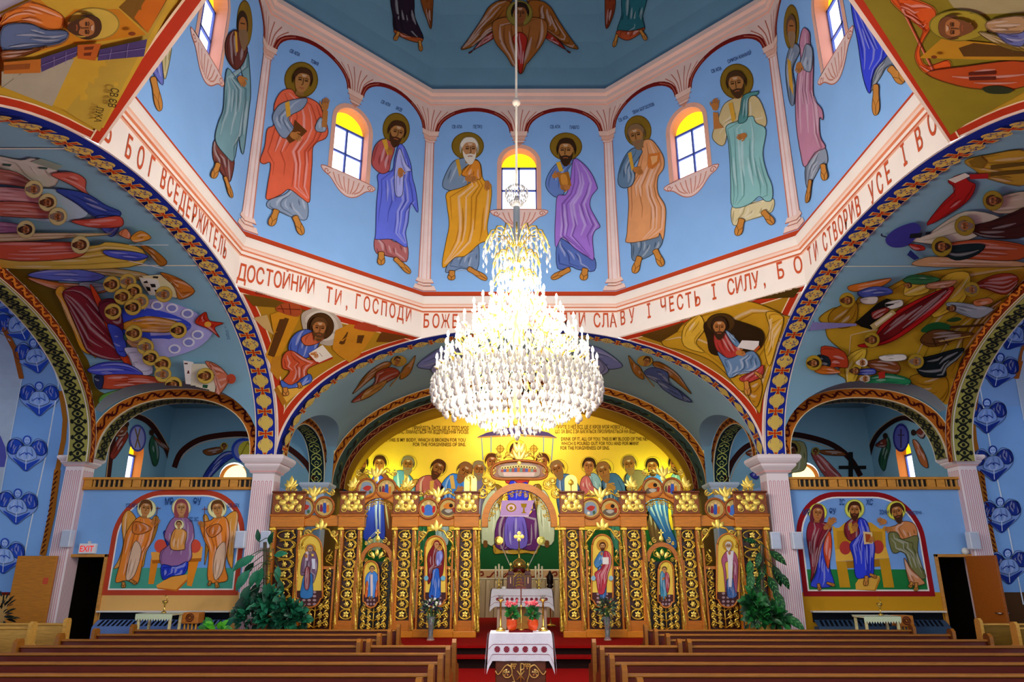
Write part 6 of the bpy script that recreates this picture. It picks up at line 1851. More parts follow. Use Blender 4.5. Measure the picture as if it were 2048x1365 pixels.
# exit sign, emergency lamp
def quadtext(mb, txt, p, h, w, col, y):
    g = glyphs(txt)[0]; k = h/.72
    for t in g['tris']: mb.face([V((p[0]+(a/g['w']-.5)*w, y, p[1]+b*k)) for a, b in t], col)
c = onY(176, 1098, 15.3); t = thing('exit_sign', 'white box sign with red EXIT lettering above the left doorway', 'exit sign', (c.x, 15.3, c.z))
m = MB(); m.bbox(c.x-.17, c.x+.17, 15.26, 15.34, c.z-.1, c.z+.1, .008, '#f4f0f0'); sub(m, 'housing', t)
m = MB(); quadtext(m, 'EXIT', (c.x, c.z-.06), .12, .28, '#e02828', 15.255); sub(m, 'lettering', t, mat('sign_red', '#e02424', .5, emit=.6))
m = MB(); m.bbox(c.x-.03, c.x+.03, 15.3, 15.34, c.z+.1, c.z+.15, .005, '#d8d0d0'); sub(m, 'bracket', t)
c = onY(1932, 1103, 15.28); m = MB(); m.smooth = True; m.lathe([(.02, 0), (.07, .0), (.075, .04), (.04, .07), (0.01, .08)], 14, '#e8e4da', M=Matrix.Translation((c.x, 15.33, c.z)) @ Matrix.Rotation(pi/2, 4, 'X'))
tag(m.build('emergency_light', GENERIC), 'small round white emergency lamp above the right doorway', 'lamp')
# speakers
for u, v, lab in ((482, 1080, 'white wall speaker on the outer side of the left pillar'), (537, 1080, 'white wall speaker on the inner side of the left pillar'), (1545, 1082, 'white wall speaker on the inner side of the right pillar'), (1593, 1082, 'white wall speaker on the outer side of the right pillar'), (135, 1078, 'white wall speaker above the open left door'), (1946, 1082, 'white wall speaker above the open right door')):
    dy = 0; c = onY(u, v, 15.08+dy); c.x -= .05*((u == 537)-(u == 1545)); t = thing('speaker', lab, 'speaker', (c.x, 15.08+dy, c.z), 'wall speakers on the pillars')
    m = MB(); m.bbox(c.x-.1, c.x+.1, 15.0+dy, 15.16+dy, c.z-.17, c.z+.17, .015, '#dce2ee'); sub(m, 'housing', t)
    m = MB(); m.bbox(c.x-.085, c.x+.085, 14.99+dy, 15.0+dy, c.z-.15, c.z+.15, .004, '#c2cce0'); sub(m, 'speaker_grille', t)
    m = MB(); m.box(c.x-.02, c.x+.02, 15.16+dy, 15.172+dy, c.z-.03, c.z+.03, '#b0b0b8'); sub(m, 'bracket', t)
# gallery railings
for sx, side in ((-1, 'left'), (1, 'right')):
    t = thing('gallery_railing', 'low wooden railing of open slots and panels on top of the %s mural wall' % side, 'railing', (sx*7.5, 15.3, 3.4), 'gallery railings')
    a, b = sorted((sx*5.66, sx*9.26))
    m = MB(); m.bbox(a, b, 15.26, 15.36, 3.40, 3.46, .008, '#c8862c'); sub(m, 'bottom_rail', t, WOOD)
    m = MB(); m.bbox(a, b, 15.24, 15.38, 3.61, 3.66, .008, '#d89434'); sub(m, 'top_rail', t, WOOD)
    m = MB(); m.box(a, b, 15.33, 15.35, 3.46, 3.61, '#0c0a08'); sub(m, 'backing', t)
    k = 0; x = a+.03; first = None
    while x < b-.05:
        if k % 8 in (0, 7):
            m = MB(); m.bbox(x, min(b, x+.17), 15.27, 15.33, 3.45, 3.62, .006, '#d89434'); sub(m, 'solid_panel', t, WOOD); x += .2
        else:
            if not first: m = MB(); m.box(0, .025, 15.28, 15.33, 3.45, 3.62, '#d8a050'); first = sub(m, 'baluster', t, WOOD); first.location.x = x
            else: q = first.copy(); COL.objects.link(q); q.location.x = x
            x += .105
        k += 1
# convectors under the murals
for sx, side, c1 in ((-1, 'left', '#6a8ac8'), (1, 'right', '#36506e')):
    a, b = sorted((sx*5.85, sx*8.45)); t = thing('convector_heater', 'long %s metal heater with slotted top under the %s wall mural' % ('blue-grey' if sx < 0 else 'dark blue', side), 'heater', ((a+b)/2, 15.2, 0), 'wall heaters')
    m = MB(); m.bbox(a, b, 15.08, 15.33, 0, .72, .01, c1); sub(m, 'casing', t)
    m = MB(); m.face([V((a, 15.1, .72)), V((b, 15.1, .72)), V((b, 15.3, .84)), V((a, 15.3, .84))], c1); sub(m, 'grille', t)
    m = MB(); n = 26
    for k in range(n): x = a+.08+(b-a-.16)*k/n; m.face([V((x, 15.115, .734)), V((x+.05, 15.115, .734)), V((x+.07, 15.28, .834)), V((x+.02, 15.28, .834))], '#0a0e18')
    sub(m, 'slots', t)
    m = MB(); m.box(a, b, 15.325, 15.345, .8, .98, '#0c1018'); m.bbox(a-.03, b+.03, 15.2, 15.345, .98, 1.01, .006, '#e8e4dc'); struct('trim_%d' % (5+sx), m)  # dark strip under the white ledge stands for the shade of the recess
# ---------------------------------------------------------------- pews
PW = '#5e2e0e'; PWD = '#5a1606'; PWL = '#92581a'  # dark stained oak; the backrest tone is deepened for shade as well
def pew(x0, x1, y, lab, grp, h=.88, cols=(PW, PWD, PWL)):
    t = thing('pew', lab, 'pew', ((x0+x1)/2, y, 0), grp)
    m = MB(); m.bbox(x0+.04, x1-.04, y-.015, y+.02, .12, h-.03, .006, cols[1]); sub(m, 'backrest', t, WOOD)
    m = MB(); m.smooth = True
    pr = [(-.03, .024), (-.04, .036), (-.028, .055), (.02, .055), (.036, .036), (.028, .024), (-.03, .024)]
    m.grid([[V((x, y+a, h-.055+b)) for a, b in pr] for x in (x0+.04, x1-.04)], cols[2], flip=True); m.smooth = False; sub(m, 'top_rail', t, WOOD)
    m = MB(); m.bbox(x0+.04, x1-.04, y+.03, y+.45, .4, .44, .01, cols[0]); sub(m, 'seat', t, WOOD)
    for x in (x0, x1-.05):
        m = MB(); ol = [V((x, y+a, z)) for a, z in ((-.08, 0), (.46, 0), (.48, .5), (.44, .62), (.2, .66), (.07, .74), (.06, h+.04), (.03, h+.075), (-.04, h+.08), (-.085, h+.04))]
        m.prism(ol, (.05, 0, 0), cols[0], side=cols[2]); sub(m, 'end_panel', t, WOOD)
ORD = ['front row', 'second row', 'third row', 'fourth row', 'fifth row', 'sixth row', 'seventh row', 'eighth row']
for sx, side in ((-1, 'left'), (1, 'right')):
    for k in range(8):
        y = 12.2-.86*k; xa = 1.93 if k < 3 else .84
        a, b = sorted((sx*xa, sx*(6.2 if k < 1 else 6.32)))
        if k == 3:
            a, b = sorted((sx*2.02, sx*6.32)); pew(a, b, y, 'long dark oak pew, fourth row of the %s block' % side, 'pews of the %s block' % side)
            a, b = sorted((sx*.84, sx*1.95)); pew(a, b, y, 'short dark oak pew beside the aisle, fourth row of the %s block' % side, 'pews of the %s block' % side)
        else: pew(a, b, y, 'long dark oak pew, %s of the %s block counted from the altar' % (ORD[k], side), 'pews of the %s block' % side)
    for k in range(3):
        a, b = sorted((sx*7.25, sx*10.6)); pew(a, b, 12.25-.86*k, 'pale oak pew in the %s transept, %s' % (side, ORD[k]), 'pews of the %s transept' % side, .97, ('#b87830', '#d8a450' if sx < 0 else '#8a6420', '#d8a048'))  # pale tones stand for window light falling on these pews
# ---------------------------------------------------------------- tetrapod table in the aisle
TX, TY0, TY1, TZ = -.045, 9.2, 9.66, 1.05
t = thing('tetrapod_table', 'small carved dark oak table with gold vines standing in the aisle before the steps', 'table', (TX, 9.43, 0))
m = MB(); m.bbox(TX-.36, TX+.36, TY0+.02, TY1, .98, 1.03, .008, '#8a4a18'); sub(m, 'tabletop', t, WOOD)
m = MB(); m.bbox(TX-.3, TX+.3, TY0+.05, TY1-.04, .02, .98, .01, '#6a3010'); m.bbox(TX-.34, TX+.34, TY0+.03, TY1-.02, 0, .08, .01, '#7a3a14'); sub(m, 'body', t, WOOD)
g = MB()
def tip(x, z): return V((TX+x, TY0+.02, z))
def ttube(pts, r=.009): g.smooth = True; g.tube([tip(*p) for p in (smooth(pts, 4, False) if len(pts) > 2 else pts)], r, 6, '#d8a858'); g.smooth = False
for s in (-1, 1):
    ttube([(s*.11, .72), (s*.1, .6), (s*.07, .5), (s*.1, .4), (s*.2, .34), (s*.17, .28), (s*.06, .3)]); ttube(spiral((s*.17, .62), .085, pi/2, s*1.1, 14)); ttube([(s*.1, .68), (s*.17, .7), (s*.26, .6), (s*.3, .64)])
    ttube(spiral((s*.09, .46), .07, 0, -s*1.3, 12)); ttube(spiral((s*.06, .3), .06, pi/2, s*1.3, 12)); ttube(spiral((s*.14, .18), .08, pi, -s*1.2, 12))
    for a in range(5): 
        q = (s*.17, .62); g.mesh([tip(q[0], q[1])+V((0, -.01, 0)), tip(q[0]+.04*cos(a*1.256), q[1]+.04*sin(a*1.256)), tip(q[0]+.04*cos(a*1.256+.6), q[1]+.04*sin(a*1.256+.6))], [(0, 1, 2)], '#e8c070')
    for a, b in ((0, 0), (1, 0), (2, 0), (.5, -1), (1.5, -1), (1, -2)): g.sphere(tip(s*(.055+.022*a), .71+.022*b), .013, 6, 5, '#d8a858')
ttube([(0, .52), (0, .72)], .011); ttube([(-.045, .54), (.045, .64)]); ttube([(.045, .54), (-.045, .64)]); ttube([(0, .72), (.035, .71), (.04, .68), (.03, .655), (0, .65)])
sub(g, 'vine_carving', t, GOLD)
def cloth(name, lab, x0, x1, y0, y1, z, drop, corner, wid, n, rosettes, grp=None, band='#f0e4e4'):
    """cloth with embroidered band, hanging in points at the corners"""
    m = MB(); W = '#efecf4'; e = .012; N = 24
    top = [[V((x0+(x1-x0)*i/N, y0+(y1-y0)*j/4, z+e)) for i in range(N+1)] for j in range(5)]
    m.smooth = True; m.grid(top, W)
    zs_ = [z+e, z-.01, z-drop*.35, z-drop*.7, z-drop]
    def fr_(i, zz, k): 
        tt = i/N; edge = max(0, abs(tt-.5)*2-.86)/.14; return V((x0-wid*k+(x1-x0+2*wid*k)*tt, y0-.02-.012*sin(tt*31)*k-.05*edge*k, zz-corner*edge*k))
    m.grid([[fr_(i, zz, k/4) for i in range(N+1)] for k, zz in enumerate(zs_)], W)
    for xs, s in ((x0, -1), (x1, 1)):
        m.grid([[V((xs+s*(.02+wid*k/4+.01*sin(j*2.5)*k/4), y0-.02-.05*(j == 0)*k/4+(y1-y0+.02)*j/8, zz-corner*(1-j/2)*k/4 if j < 2 else zz)) for j in range(9)] for k, zz in enumerate(zs_)], W)
    m.smooth = False; o = tag(m.build(name, CLOTH), lab, 'tablecloth', grp)
    m = MB(); R = '#8e1c34'
    def pt(tx, f, d=.006): 
        zz = z-drop*f; k = f; p = fr_(tx*N, zz, k); return p+V((0, -d, 0))
    for f in (.36, .38), (.74, .76): m.grid([[pt(i/48, f[0]) for i in range(49)], [pt(i/48, f[1]) for i in range(49)]], R)
    for k in range(rosettes):
        tx = .07+.86*(k+.5)/rosettes; rr = .036
        for q in range(8):
            a0, a1 = q*pi/4+.06, (q+1)*pi/4-.06; c = pt(tx, .56, .008)
            m.face([c, c+V((rr*cos(a0), 0, rr*sin(a0))), c+V((rr*cos(a1), 0, rr*sin(a1)))], R)
    sub(m, 'embroidery', o, CLOTH, 'red embroidered rosettes and lines')
cloth('tablecloth', 'white cloth with red embroidered rosettes draped over the small aisle table', TX-.37, TX+.37, TY0, TY1, 1.04, .29, .14, .03, 4, 6)
m = MB(); m.box(TX-.14, TX+.15, TY0+.1, TY1-.1, 1.053, 1.062, '#6a1420'); tag(m.build('table_runner', CLOTH), 'dark red runner lying on the white cloth of the aisle table', 'runner')
def candlestick(x, y, z, h, lab, grp):
    t = thing('candlestick', lab, 'candlestick', (x, y, z), grp)
    m = MB(); m.smooth = True; m.lathe([(.06, 0), (.062, .015), (.045, .03), (.02, .045), (.016, .07), (.013, .1), (.013, h*.8), (.02, h*.82), (.045, h*.85), (.048, h*.87), (.02, h*.88), (.01, h*.88)], 16, '#e8b840', (x, y, z)); sub(m, 'stem', t, BRASS)
    m = MB(); m.smooth = True; m.lathe([(.012, h*.88), (.03, h*.9), (.034, h*1.0), (.03, h*1.0), (.01, h*.92)], 12, '#f4e8ec', (x, y, z)); sub(m, 'glass_cup', t, mat('glass', '#f4f0f4', .05, trans=.85))
for x, y, l in ((TX-.245, 9.52, 'left'), (TX+.285, 9.54, 'right')): candlestick(x, y, 1.053, .42, 'tall brass candlestick at the %s end of the aisle table' % l, 'candlesticks on the aisle table')
t = thing('crucifix', 'thin brass standing crucifix between the flower pots on the aisle table', 'crucifix', (TX+.01, 9.5, 1.053))
m = MB(); m.smooth = True; m.lathe([(.04, .01), (.035, .025), (.012, .04), (.012, .28), (.016, .3), (.006, .31)], 12, '#e8b840', (TX+.01, 9.5, 1.053)); sub(m, 'stand', t, BRASS)
m = MB(); m.bbox(TX+.002, TX+.018, 9.49, 9.51, 1.36, 1.66, .003, '#7a3020'); m.bbox(TX-.055, TX+.075, 9.49, 9.51, 1.55, 1.57, .003, '#7a3020'); m.bbox(TX-.025, TX+.045, 9.49, 9.51, 1.61, 1.625, .003, '#7a3020'); sub(m, 'cross', t, WOOD)
rnd = random.Random(5)
def leafy(mb, c, n, R, l, w, cols, flat=.3, up=.6):
    for k in range(n):
        d = V((rnd.gauss(0, 1), rnd.gauss(0, 1), rnd.gauss(up, .7))).normalized(); p = V(c)+V((d.x*R[0], d.y*R[1], d.z*R[2]))*rnd.uniform(.3, 1); leaf3(mb, p, d+V((0, 0, -.3)), l*rnd.uniform(.6, 1.2), w*rnd.uniform(.7, 1.2), rnd.choice(cols))
def leaf3(mb, p, d, l, w, col, vein=None):
    d = V(d).normalized(); a = d.cross(V((0, -1, .3)))
    if a.length < .1: a = V((1, 0, 0))
    a.normalize(); n = a.cross(d)
    st = [(0, 0, 0), (.25, .42, .06), (.5, .5, .08), (.78, .3, .03), (1, 0, -.1)]
    L = [p+d*l*s+a*w*q+n*l*h for s, q, h in st]; M_ = [p+d*l*s+n*l*(h-.05*(0 < s < 1)) for s, q, h in st]; R = [p+d*l*s-a*w*q+n*l*h for s, q, h in st]
    mb.smooth = True; mb.grid([L, M_, R], col); mb.smooth = False
    if vein:
        for s in (.25, .45, .65): mb.face([p+d*l*s+n*(l*.05+.004), p+d*l*(s+.12)+a*w*.28+n*(l*.08), p+d*l*(s+.16)+a*w*.24+n*(l*.08)], vein); mb.face([p+d*l*s+n*(l*.05+.004), p+d*l*(s+.12)-a*w*.28+n*(l*.08), p+d*l*(s+.16)-a*w*.24+n*(l*.08)], vein)
LEAF = mat('leaf', None, .4, spec=.4, noise=.15, scale=12)
for x, l in ((TX-.105, 'left'), (TX+.155, 'right')):
    t = thing('potted_flower', 'orange pot of pink flowers %s of the crucifix on the aisle table' % l, 'potted plant', (x, 9.46, 1.063), 'flower pots on the aisle table')
    m = MB(); m.smooth = True; m.lathe([(.042, 0), (.055, .02), (.068, .07), (.064, .115), (.07, .13), (.06, .13), (.055, .11), (.01, .1)], 18, '#e8501c', (x, 9.46, 1.063)); sub(m, 'pot', t, mat('glazed_pot', None, .25, spec=.6))
    m = MB(); leafy(m, (x, 9.46, 1.25), 60, (.045, .045, .075), .08, .04, ('#1e5a24', '#2a7a2c', '#164a20')); sub(m, 'foliage', t, LEAF)
    m = MB()
    for k in range(36):
        q = V((x+rnd.gauss(0, .04), 9.46+rnd.gauss(0, .035), 1.37+rnd.gauss(0, .018))); m.sphere(q, rnd.uniform(.012, .02), 6, 4, rnd.choice(('#e8646a', '#f08a8a', '#d84a58')))
    sub(m, 'flowers', t, CLOTH)
# ---------------------------------------------------------------- altar and what stands on it
AY = 17.0
def az(v, Y=AY): return onY(1038, v, Y).z
def axx(u, v=1178, Y=AY): return onY(u, v, Y).x
A0, A1, AZ = axx(985), axx(1102), az(1180)
t = thing('altar', 'square stone altar table with pale legs behind the royal doors', 'altar', ((A0+A1)/2, AY+.5, .53))
m = MB(); m.bbox(A0, A1, AY, AY+1.1, AZ-.07, AZ-.01, .01, '#d8c0ae'); sub(m, 'altar_top', t, PLAST)
for a, b in ((A0+.1, A0+.32), (A1-.32, A1-.1)):
    for y in (AY+.08, AY+.8):
        m = MB(); m.bbox(a, b, y, y+.2, .53, AZ-.07, .01, '#d4b49c'); sub(m, 'leg', t, PLAST)
m = MB(); m.bbox(A0+.42, A1-.42, AY+.3, AY+.7, .53, AZ-.07, .01, '#c8862c'); sub(m, 'centre_panel', t, WOOD)
cloth('altar_cloth', 'white altar cloth with two red embroidered bands of rosettes on the stone altar', A0-.01, A1+.01, AY-.02, AY+1.1, AZ, .36, .1, .05, 4, 11)
t = thing('tabernacle', 'dark red tabernacle shaped like a domed church with gold roofs on the altar', 'tabernacle', (axx(1038), AY+.45, AZ+.01))
TYY = AY+.3; ax_ = lambda u, v=1150: onY(u, v, TYY).x; az_ = lambda v: onY(1038, v, TYY).z
TB = '#5a0f14'
m = MB(); m.bbox(ax_(1014), ax_(1063), TYY, TYY+.45, AZ+.012, az_(1150), .008, TB); ol = [V((ax_(u), TYY-.01, az_(v))) for u, v in ((1027, 1175), (1027, 1155), (1038.5, 1145), (1050, 1155), (1050, 1175))]; m.prism(ol, (0, .03, 0), TB)
for u0, u1 in ((1016, 1027), (1050, 1061)): m.bbox(ax_(u0), ax_(u1), TYY+.02, TYY+.14, az_(1150), az_(1143), .004, TB)
sub(m, 'body', t, mat('lacquer', None, .3, spec=.5))
m = MB(); 
for pts in (((1027, 1174), (1027, 1155), (1038.5, 1145), (1050, 1155), (1050, 1174)), ((1014, 1153), (1027, 1153), (1038.5, 1141), (1050, 1153), (1063, 1153))): m.tube([V((ax_(u), TYY-.015, az_(v))) for u, v in pts], .008, 6, '#d8b048')
for u in (1021, 1056): m.bbox(ax_(u)-.012, ax_(u)+.012, TYY-.012, TYY, az_(1168), az_(1155), .003, '#d8a87a')
for k in range(5): m.tube([V((ax_(1038.5)+.06*cos(q)*(1.3-k*.2), TYY-.02, az_(1173-6*k)+.03*sin(q))) for q in [pi*j/8 for j in range(9)]], .012, 6, '#e8b838')
sub(m, 'gilt_trim', t, GOLD)
m = MB(); m.smooth = True; cx = ax_(1038.5); m.lathe([(.15, az_(1146)), (.15, az_(1137))], 16, TB, (cx, TYY+.2, 0)); sub(m, 'drum', t, mat('lacquer'))
m = MB(); m.smooth = True; zd = az_(1136); m.lathe([(.155, zd), (.165, zd+.05), (.15, zd+.12), (.1, zd+.17), (.04, zd+.2), (.02, zd+.24), (.035, zd+.27), (.015, zd+.3), (.015, zd+.4)], 20, '#e8c850', (cx, TYY+.2, 0))
for u in (1021.5, 1056): m.lathe([(.06, az_(1143)), (.055, az_(1140)), (.02, az_(1138)), (.012, az_(1132))], 12, '#e8c850', (ax_(u), TYY+.08, 0))
m.smooth = False
for u in (1021.5, 1056): q = ax_(u); m.box(q-.006, q+.006, TYY+.075, TYY+.085, az_(1133), az_(1126), '#f0e0b0'); m.box(q-.025, q+.025, TYY+.075, TYY+.085, az_(1130), az_(1129), '#f0e0b0')
sub(m, 'gold_dome', t, BRASS)
t = thing('altar_cross', 'gold trefoil cross on a slim staff rising behind the tabernacle dome', 'cross', (cx, TYY+.35, AZ+.01))
m = MB(); m.smooth = True; y_ = TYY+.5; m.tube([(cx, y_, AZ+.012), (cx, y_, az_(1078))], .018, 8, '#e8c060'); m.sphere((cx, y_, az_(1098)), .04, 10, 8, '#f0c860'); m.sphere((cx, y_, az_(1118)), .03, 10, 8, '#f0c860'); sub(m, 'staff', t, BRASS)
m = MB(); zc = az_(1072)
for dx, dz in ((0, 0), (.08, 0), (-.08, 0), (0, .08), (0, -.07)): m.lathe([(.01, -.015), (.045, -.012), (.045, .012), (.01, .015)], 12, '#d89848', M=Matrix.Translation((cx+dx, y_, zc+dz)) @ Matrix.Rotation(pi/2, 4, 'X'))
sub(m, 'cross_head', t, BRASS)
for u, v, l, ub in ((998, 1082, 'left', 1020), (1082, 1082, 'right', 1058)):
    FY = AY+.95 if l == 'left' else AY+1.02; c = onY(u, v, FY); b = onY(ub, 1140, FY); b2 = b+(b-c)*.9; b2.z = AZ+.02
    t = thing('processional_fan', 'round gold fan on a slanting white pole, %s of the tabernacle' % l, 'liturgical fan', b2, 'gold fans behind the tabernacle')
    m = MB(); m.smooth = True; m.tube([b2, c], .012, 8, '#e8dcc8'); sub(m, 'pole', t)
    m = MB(); M = Matrix.Translation(c) @ Matrix.Rotation(pi/2, 4, 'X'); m.lathe([(.01, -.01), (.1, -.008), (.105, 0), (.1, .01), (.06, .014), (.055, .02), (.01, .02)], 20, '#e0b040' if l == 'left' else '#f4e870', M=M); sub(m, 'disc', t, BRASS if l == 'left' else GOLD)
for u, l in ((997, 'left'), (1079, 'right')):
    x = axx(u); y = AY+.35; t = thing('candelabrum', 'brass candelabrum with three cream candles, %s of the tabernacle' % l, 'candelabrum', (x, y, AZ+.012), 'candelabra on the altar')
    m = MB(); m.smooth = True; m.lathe([(.06, 0), (.05, .02), (.015, .04), (.025, .1), (.012, .15), (.02, .2), (.015, .22)], 12, '#d8b060', (x, y, AZ+.012))
    for dx in (-.075, .075): m.tube([(x, y, AZ+.13), (x+dx*.6, y, AZ+.12), (x+dx, y, AZ+.21)], .009, 6, '#d8b060')
    sub(m, 'stand', t, BRASS)
    for dx, z0, hh in ((-.075, .22, .28), (0, .25, .3), (.075, .22, .28)):
        m = MB(); m.smooth = True; m.lathe([(.022, 0), (.022, hh), (.005, hh+.01)], 10, '#f0e4b8', (x+dx, y, AZ+z0)); sub(m, 'candle', t, CLOTH)
c = onY(1100, 1170, 18.2); t = thing('vigil_lamp', 'dark hanging lamp on a thin brass floor stand right of the altar', 'lamp stand', (c.x, 18.2, .53))
m = MB(); m.smooth = True; m.lathe([(.14, 0), (.1, .03), (.02, .05), (.014, .1), (.014, c.z-.6), (.06, c.z-.58)], 12, '#7a5a2a', (c.x, 18.2, .53)); sub(m, 'stand', t, BRASS)
m = MB(); m.smooth = True; m.lathe([(.03, -.1), (.09, -.04), (.05, 0), (.08, .03), (.08, .2), (.04, .26), (.02, .32)], 14, '#1c0808', (c.x, 18.2, c.z)); sub(m, 'lamp_body', t)
m = MB(); m.box(axx(1004), axx(1011), AY+.25, AY+.4, AZ+.012, AZ+.06, '#e8e4e0'); o = m.build('small_box', GENERIC); tag(o, 'small white box beside the left candelabrum on the altar', 'box')
m = MB(); m.smooth = True; m.tube([onY(1006, 1172, AY+.4), onY(1006, 1152, AY+.4), onY(1012, 1147, AY+.4)], .01, 6, '#181410'); tag(m.build('microphone', GENERIC), 'black gooseneck microphone standing on the altar left of the tabernacle', 'microphone')
# ---------------------------------------------------------------- vases in front of the icons
for u, l in ((862, 'left'), (1214, 'right')):
    c = onZ(u, 1281, .53); t = thing('flower_vase', 'clear glass vase of mixed flowers on the step before the %s icon' % ('red-veiled mother' if l == 'left' else 'red-mantled figure'), 'vase', (c.x, c.y-.1, .53), 'vases before the icons')
    y = c.y-.1; c.y = y
    m = MB(); m.smooth = True; m.lathe([(.07, 0), (.075, .02), (.045, .06), (.05, .25), (.075, .42), (.07, .42), (.046, .25), (.02, .06)], 14, '#dce8e4', (c.x, y, .53)); sub(m, 'vase', t, mat('glass'))
    m = MB()
    for k in range(14): m.tube([(c.x+rnd.gauss(0, .015), y+rnd.gauss(0, .015), .6), (c.x+rnd.gauss(0, .08), y+rnd.gauss(0, .06), 1.1)], .006, 5, '#3a6a34')
    sub(m, 'stems', t, LEAF)
    m = MB(); leafy(m, (c.x, y, 1.08), 110, (.17, .12, .17), .1, .03, ('#2a4a34', '#1c3424', '#34303c', '#4a6a3a')); sub(m, 'foliage', t, LEAF)
    m = MB()
    for k in range(26): q = V((c.x+rnd.gauss(0, .09), y-.05+rnd.gauss(0, .06), 1.15+rnd.gauss(0, .07))); m.sphere(q, rnd.uniform(.015, .03), 6, 4, rnd.choice(('#e8ecc8', '#c8d89a', '#4a3468', '#e8e4e0') if l == 'left' else ('#8a8a4a', '#3a2c34', '#c8b878')))
    sub(m, 'flowers', t, CLOTH)
# ---------------------------------------------------------------- tall plants beside the iconostasis
def plant(lab, Y, spec, low, pole, pot, cols, vein):
    b = onZ(pole[0], 1280, .53); bx = onY(pole[0], 1240, Y).x
    t = thing('potted_plant', lab, 'plant', (bx, Y, .0 if Y < 13.4 else .53), 'tall plants beside the iconostasis'); z0 = .53
    m = MB(); m.smooth = True; m.lathe([(.16, 0), (.2, .05), (.24, .3), (.25, .34), (.21, .34), (.05, .3)], 18, pot, (bx, Y, z0)); sub(m, 'pot', t, mat('glazed_pot', None, .25, spec=.6))
    m = MB(); m.tube([(bx, Y, z0+.3), onY(pole[0], pole[1], Y)], .035, 8, '#4a3a20'); sub(m, 'support_pole', t, WOOD)
    m = MB()
    for u, v, l, ang in spec:
        p = onY(u, v, Y+rnd.uniform(-.25, .1)); a = radians(ang); d = V((cos(a), rnd.uniform(-.45, .1), sin(a)))
        k = (p-CAM).y/1358; leaf3(m, p, d, l*k, l*k*.42, rnd.choice(cols), vein); s = V((bx, Y, min(p.z+.1, onY(pole[0], pole[1], Y).z))); m.tube([s, (s+p)/2+V((0, 0, .08)), p], .008, 5, '#2a4a24')
    for u, v, ru, n in low: leafy(m, onY(u, v, Y-.15), n, (ru*.0105, .22, .26), .17, .09, cols)
    sub(m, 'foliage', t, LEAF)
plant('tall climbing plant with long drooping leaves on a pole, left end of the iconostasis', 14.5, [(518, 1085, 24, 100), (538, 1090, 26, 70), (548, 1112, 28, 10), (510, 1112, 40, 215), (495, 1115, 34, 230), (508, 1125, 32, 245), (516, 1140, 34, 250), (500, 1140, 44, 238), (525, 1135, 36, 262), (556, 1132, 30, 275), (560, 1160, 32, 280), (540, 1165, 38, 265), (520, 1165, 40, 245), (500, 1170, 40, 250), (512, 1180, 44, 255), (492, 1190, 42, 250), (505, 1200, 44, 240), (535, 1190, 36, 270), (550, 1190, 30, 285), (485, 1215, 40, 235), (470, 1235, 34, 225), (525, 1205, 34, 260)],
    [(500, 1238, 24, 150), (540, 1235, 26, 190), (575, 1235, 26, 190), (530, 1210, 22, 110), (595, 1245, 16, 90)], (530, 1085), '#8a5a3a', ('#0e3a26', '#145036', '#1c6a48', '#0a2c1c', '#2a7a5a'), None)
plant('tall climbing plant with broad pale-veined leaves on a pole, right end of the iconostasis', 14.5, [(1512, 1085, 26, 170), (1520, 1105, 30, 250), (1538, 1102, 38, 315), (1500, 1120, 34, 262), (1524, 1122, 36, 255), (1546, 1130, 40, 285), (1502, 1142, 38, 258), (1518, 1150, 40, 262), (1536, 1152, 40, 285), (1558, 1146, 34, 300), (1508, 1172, 40, 265), (1524, 1178, 40, 270), (1545, 1180, 40, 295), (1510, 1198, 40, 268), (1530, 1200, 40, 270), (1550, 1205, 36, 290), (1512, 1220, 34, 265), (1540, 1222, 36, 285), (1570, 1232, 40, 320), (1556, 1226, 36, 305)],
    [(1520, 1235, 24, 130), (1545, 1240, 26, 120), (1508, 1215, 14, 60)], (1524, 1090), '#b8a04a', ('#10401c', '#185a28', '#1e6a2c', '#0c3014'), '#6aa85a')
c = onY(452, 1250, 14.0); c.x -= .15; t = thing('potted_plant', 'small bright green leafy plant beside the left heater', 'plant', (c.x, 14.0, 0))
m = MB(); m.smooth = True; m.lathe([(.1, 0), (.13, .5), (.14, .62), (.1, .6)], 14, '#3a4a58', (c.x, 14.0, 0)); sub(m, 'pot', t, mat('glazed_pot'))
m = MB(); leafy(m, (c.x, 14.0, .72), 40, (.18, .12, .14), .2, .11, ('#5ab82a', '#3a9a28', '#2a7a24')); sub(m, 'foliage', t, LEAF)
c = onY(4, 1225, 13.6); t = thing('potted_plant', 'dark spiky plant at the far left edge near the open door', 'plant', (c.x, 13.6, 0))
m = MB(); m.smooth = True; m.lathe([(.12, 0), (.16, .5), (.17, .6), (.1, .58)], 14, '#4a3020', (c.x, 13.6, 0)); sub(m, 'pot', t, mat('glazed_pot'))
m = MB(); leafy(m, (c.x, 13.6, .95), 60, (.2, .15, .4), .2, .04, ('#14180e', '#1e2412')); sub(m, 'foliage', t, LEAF)
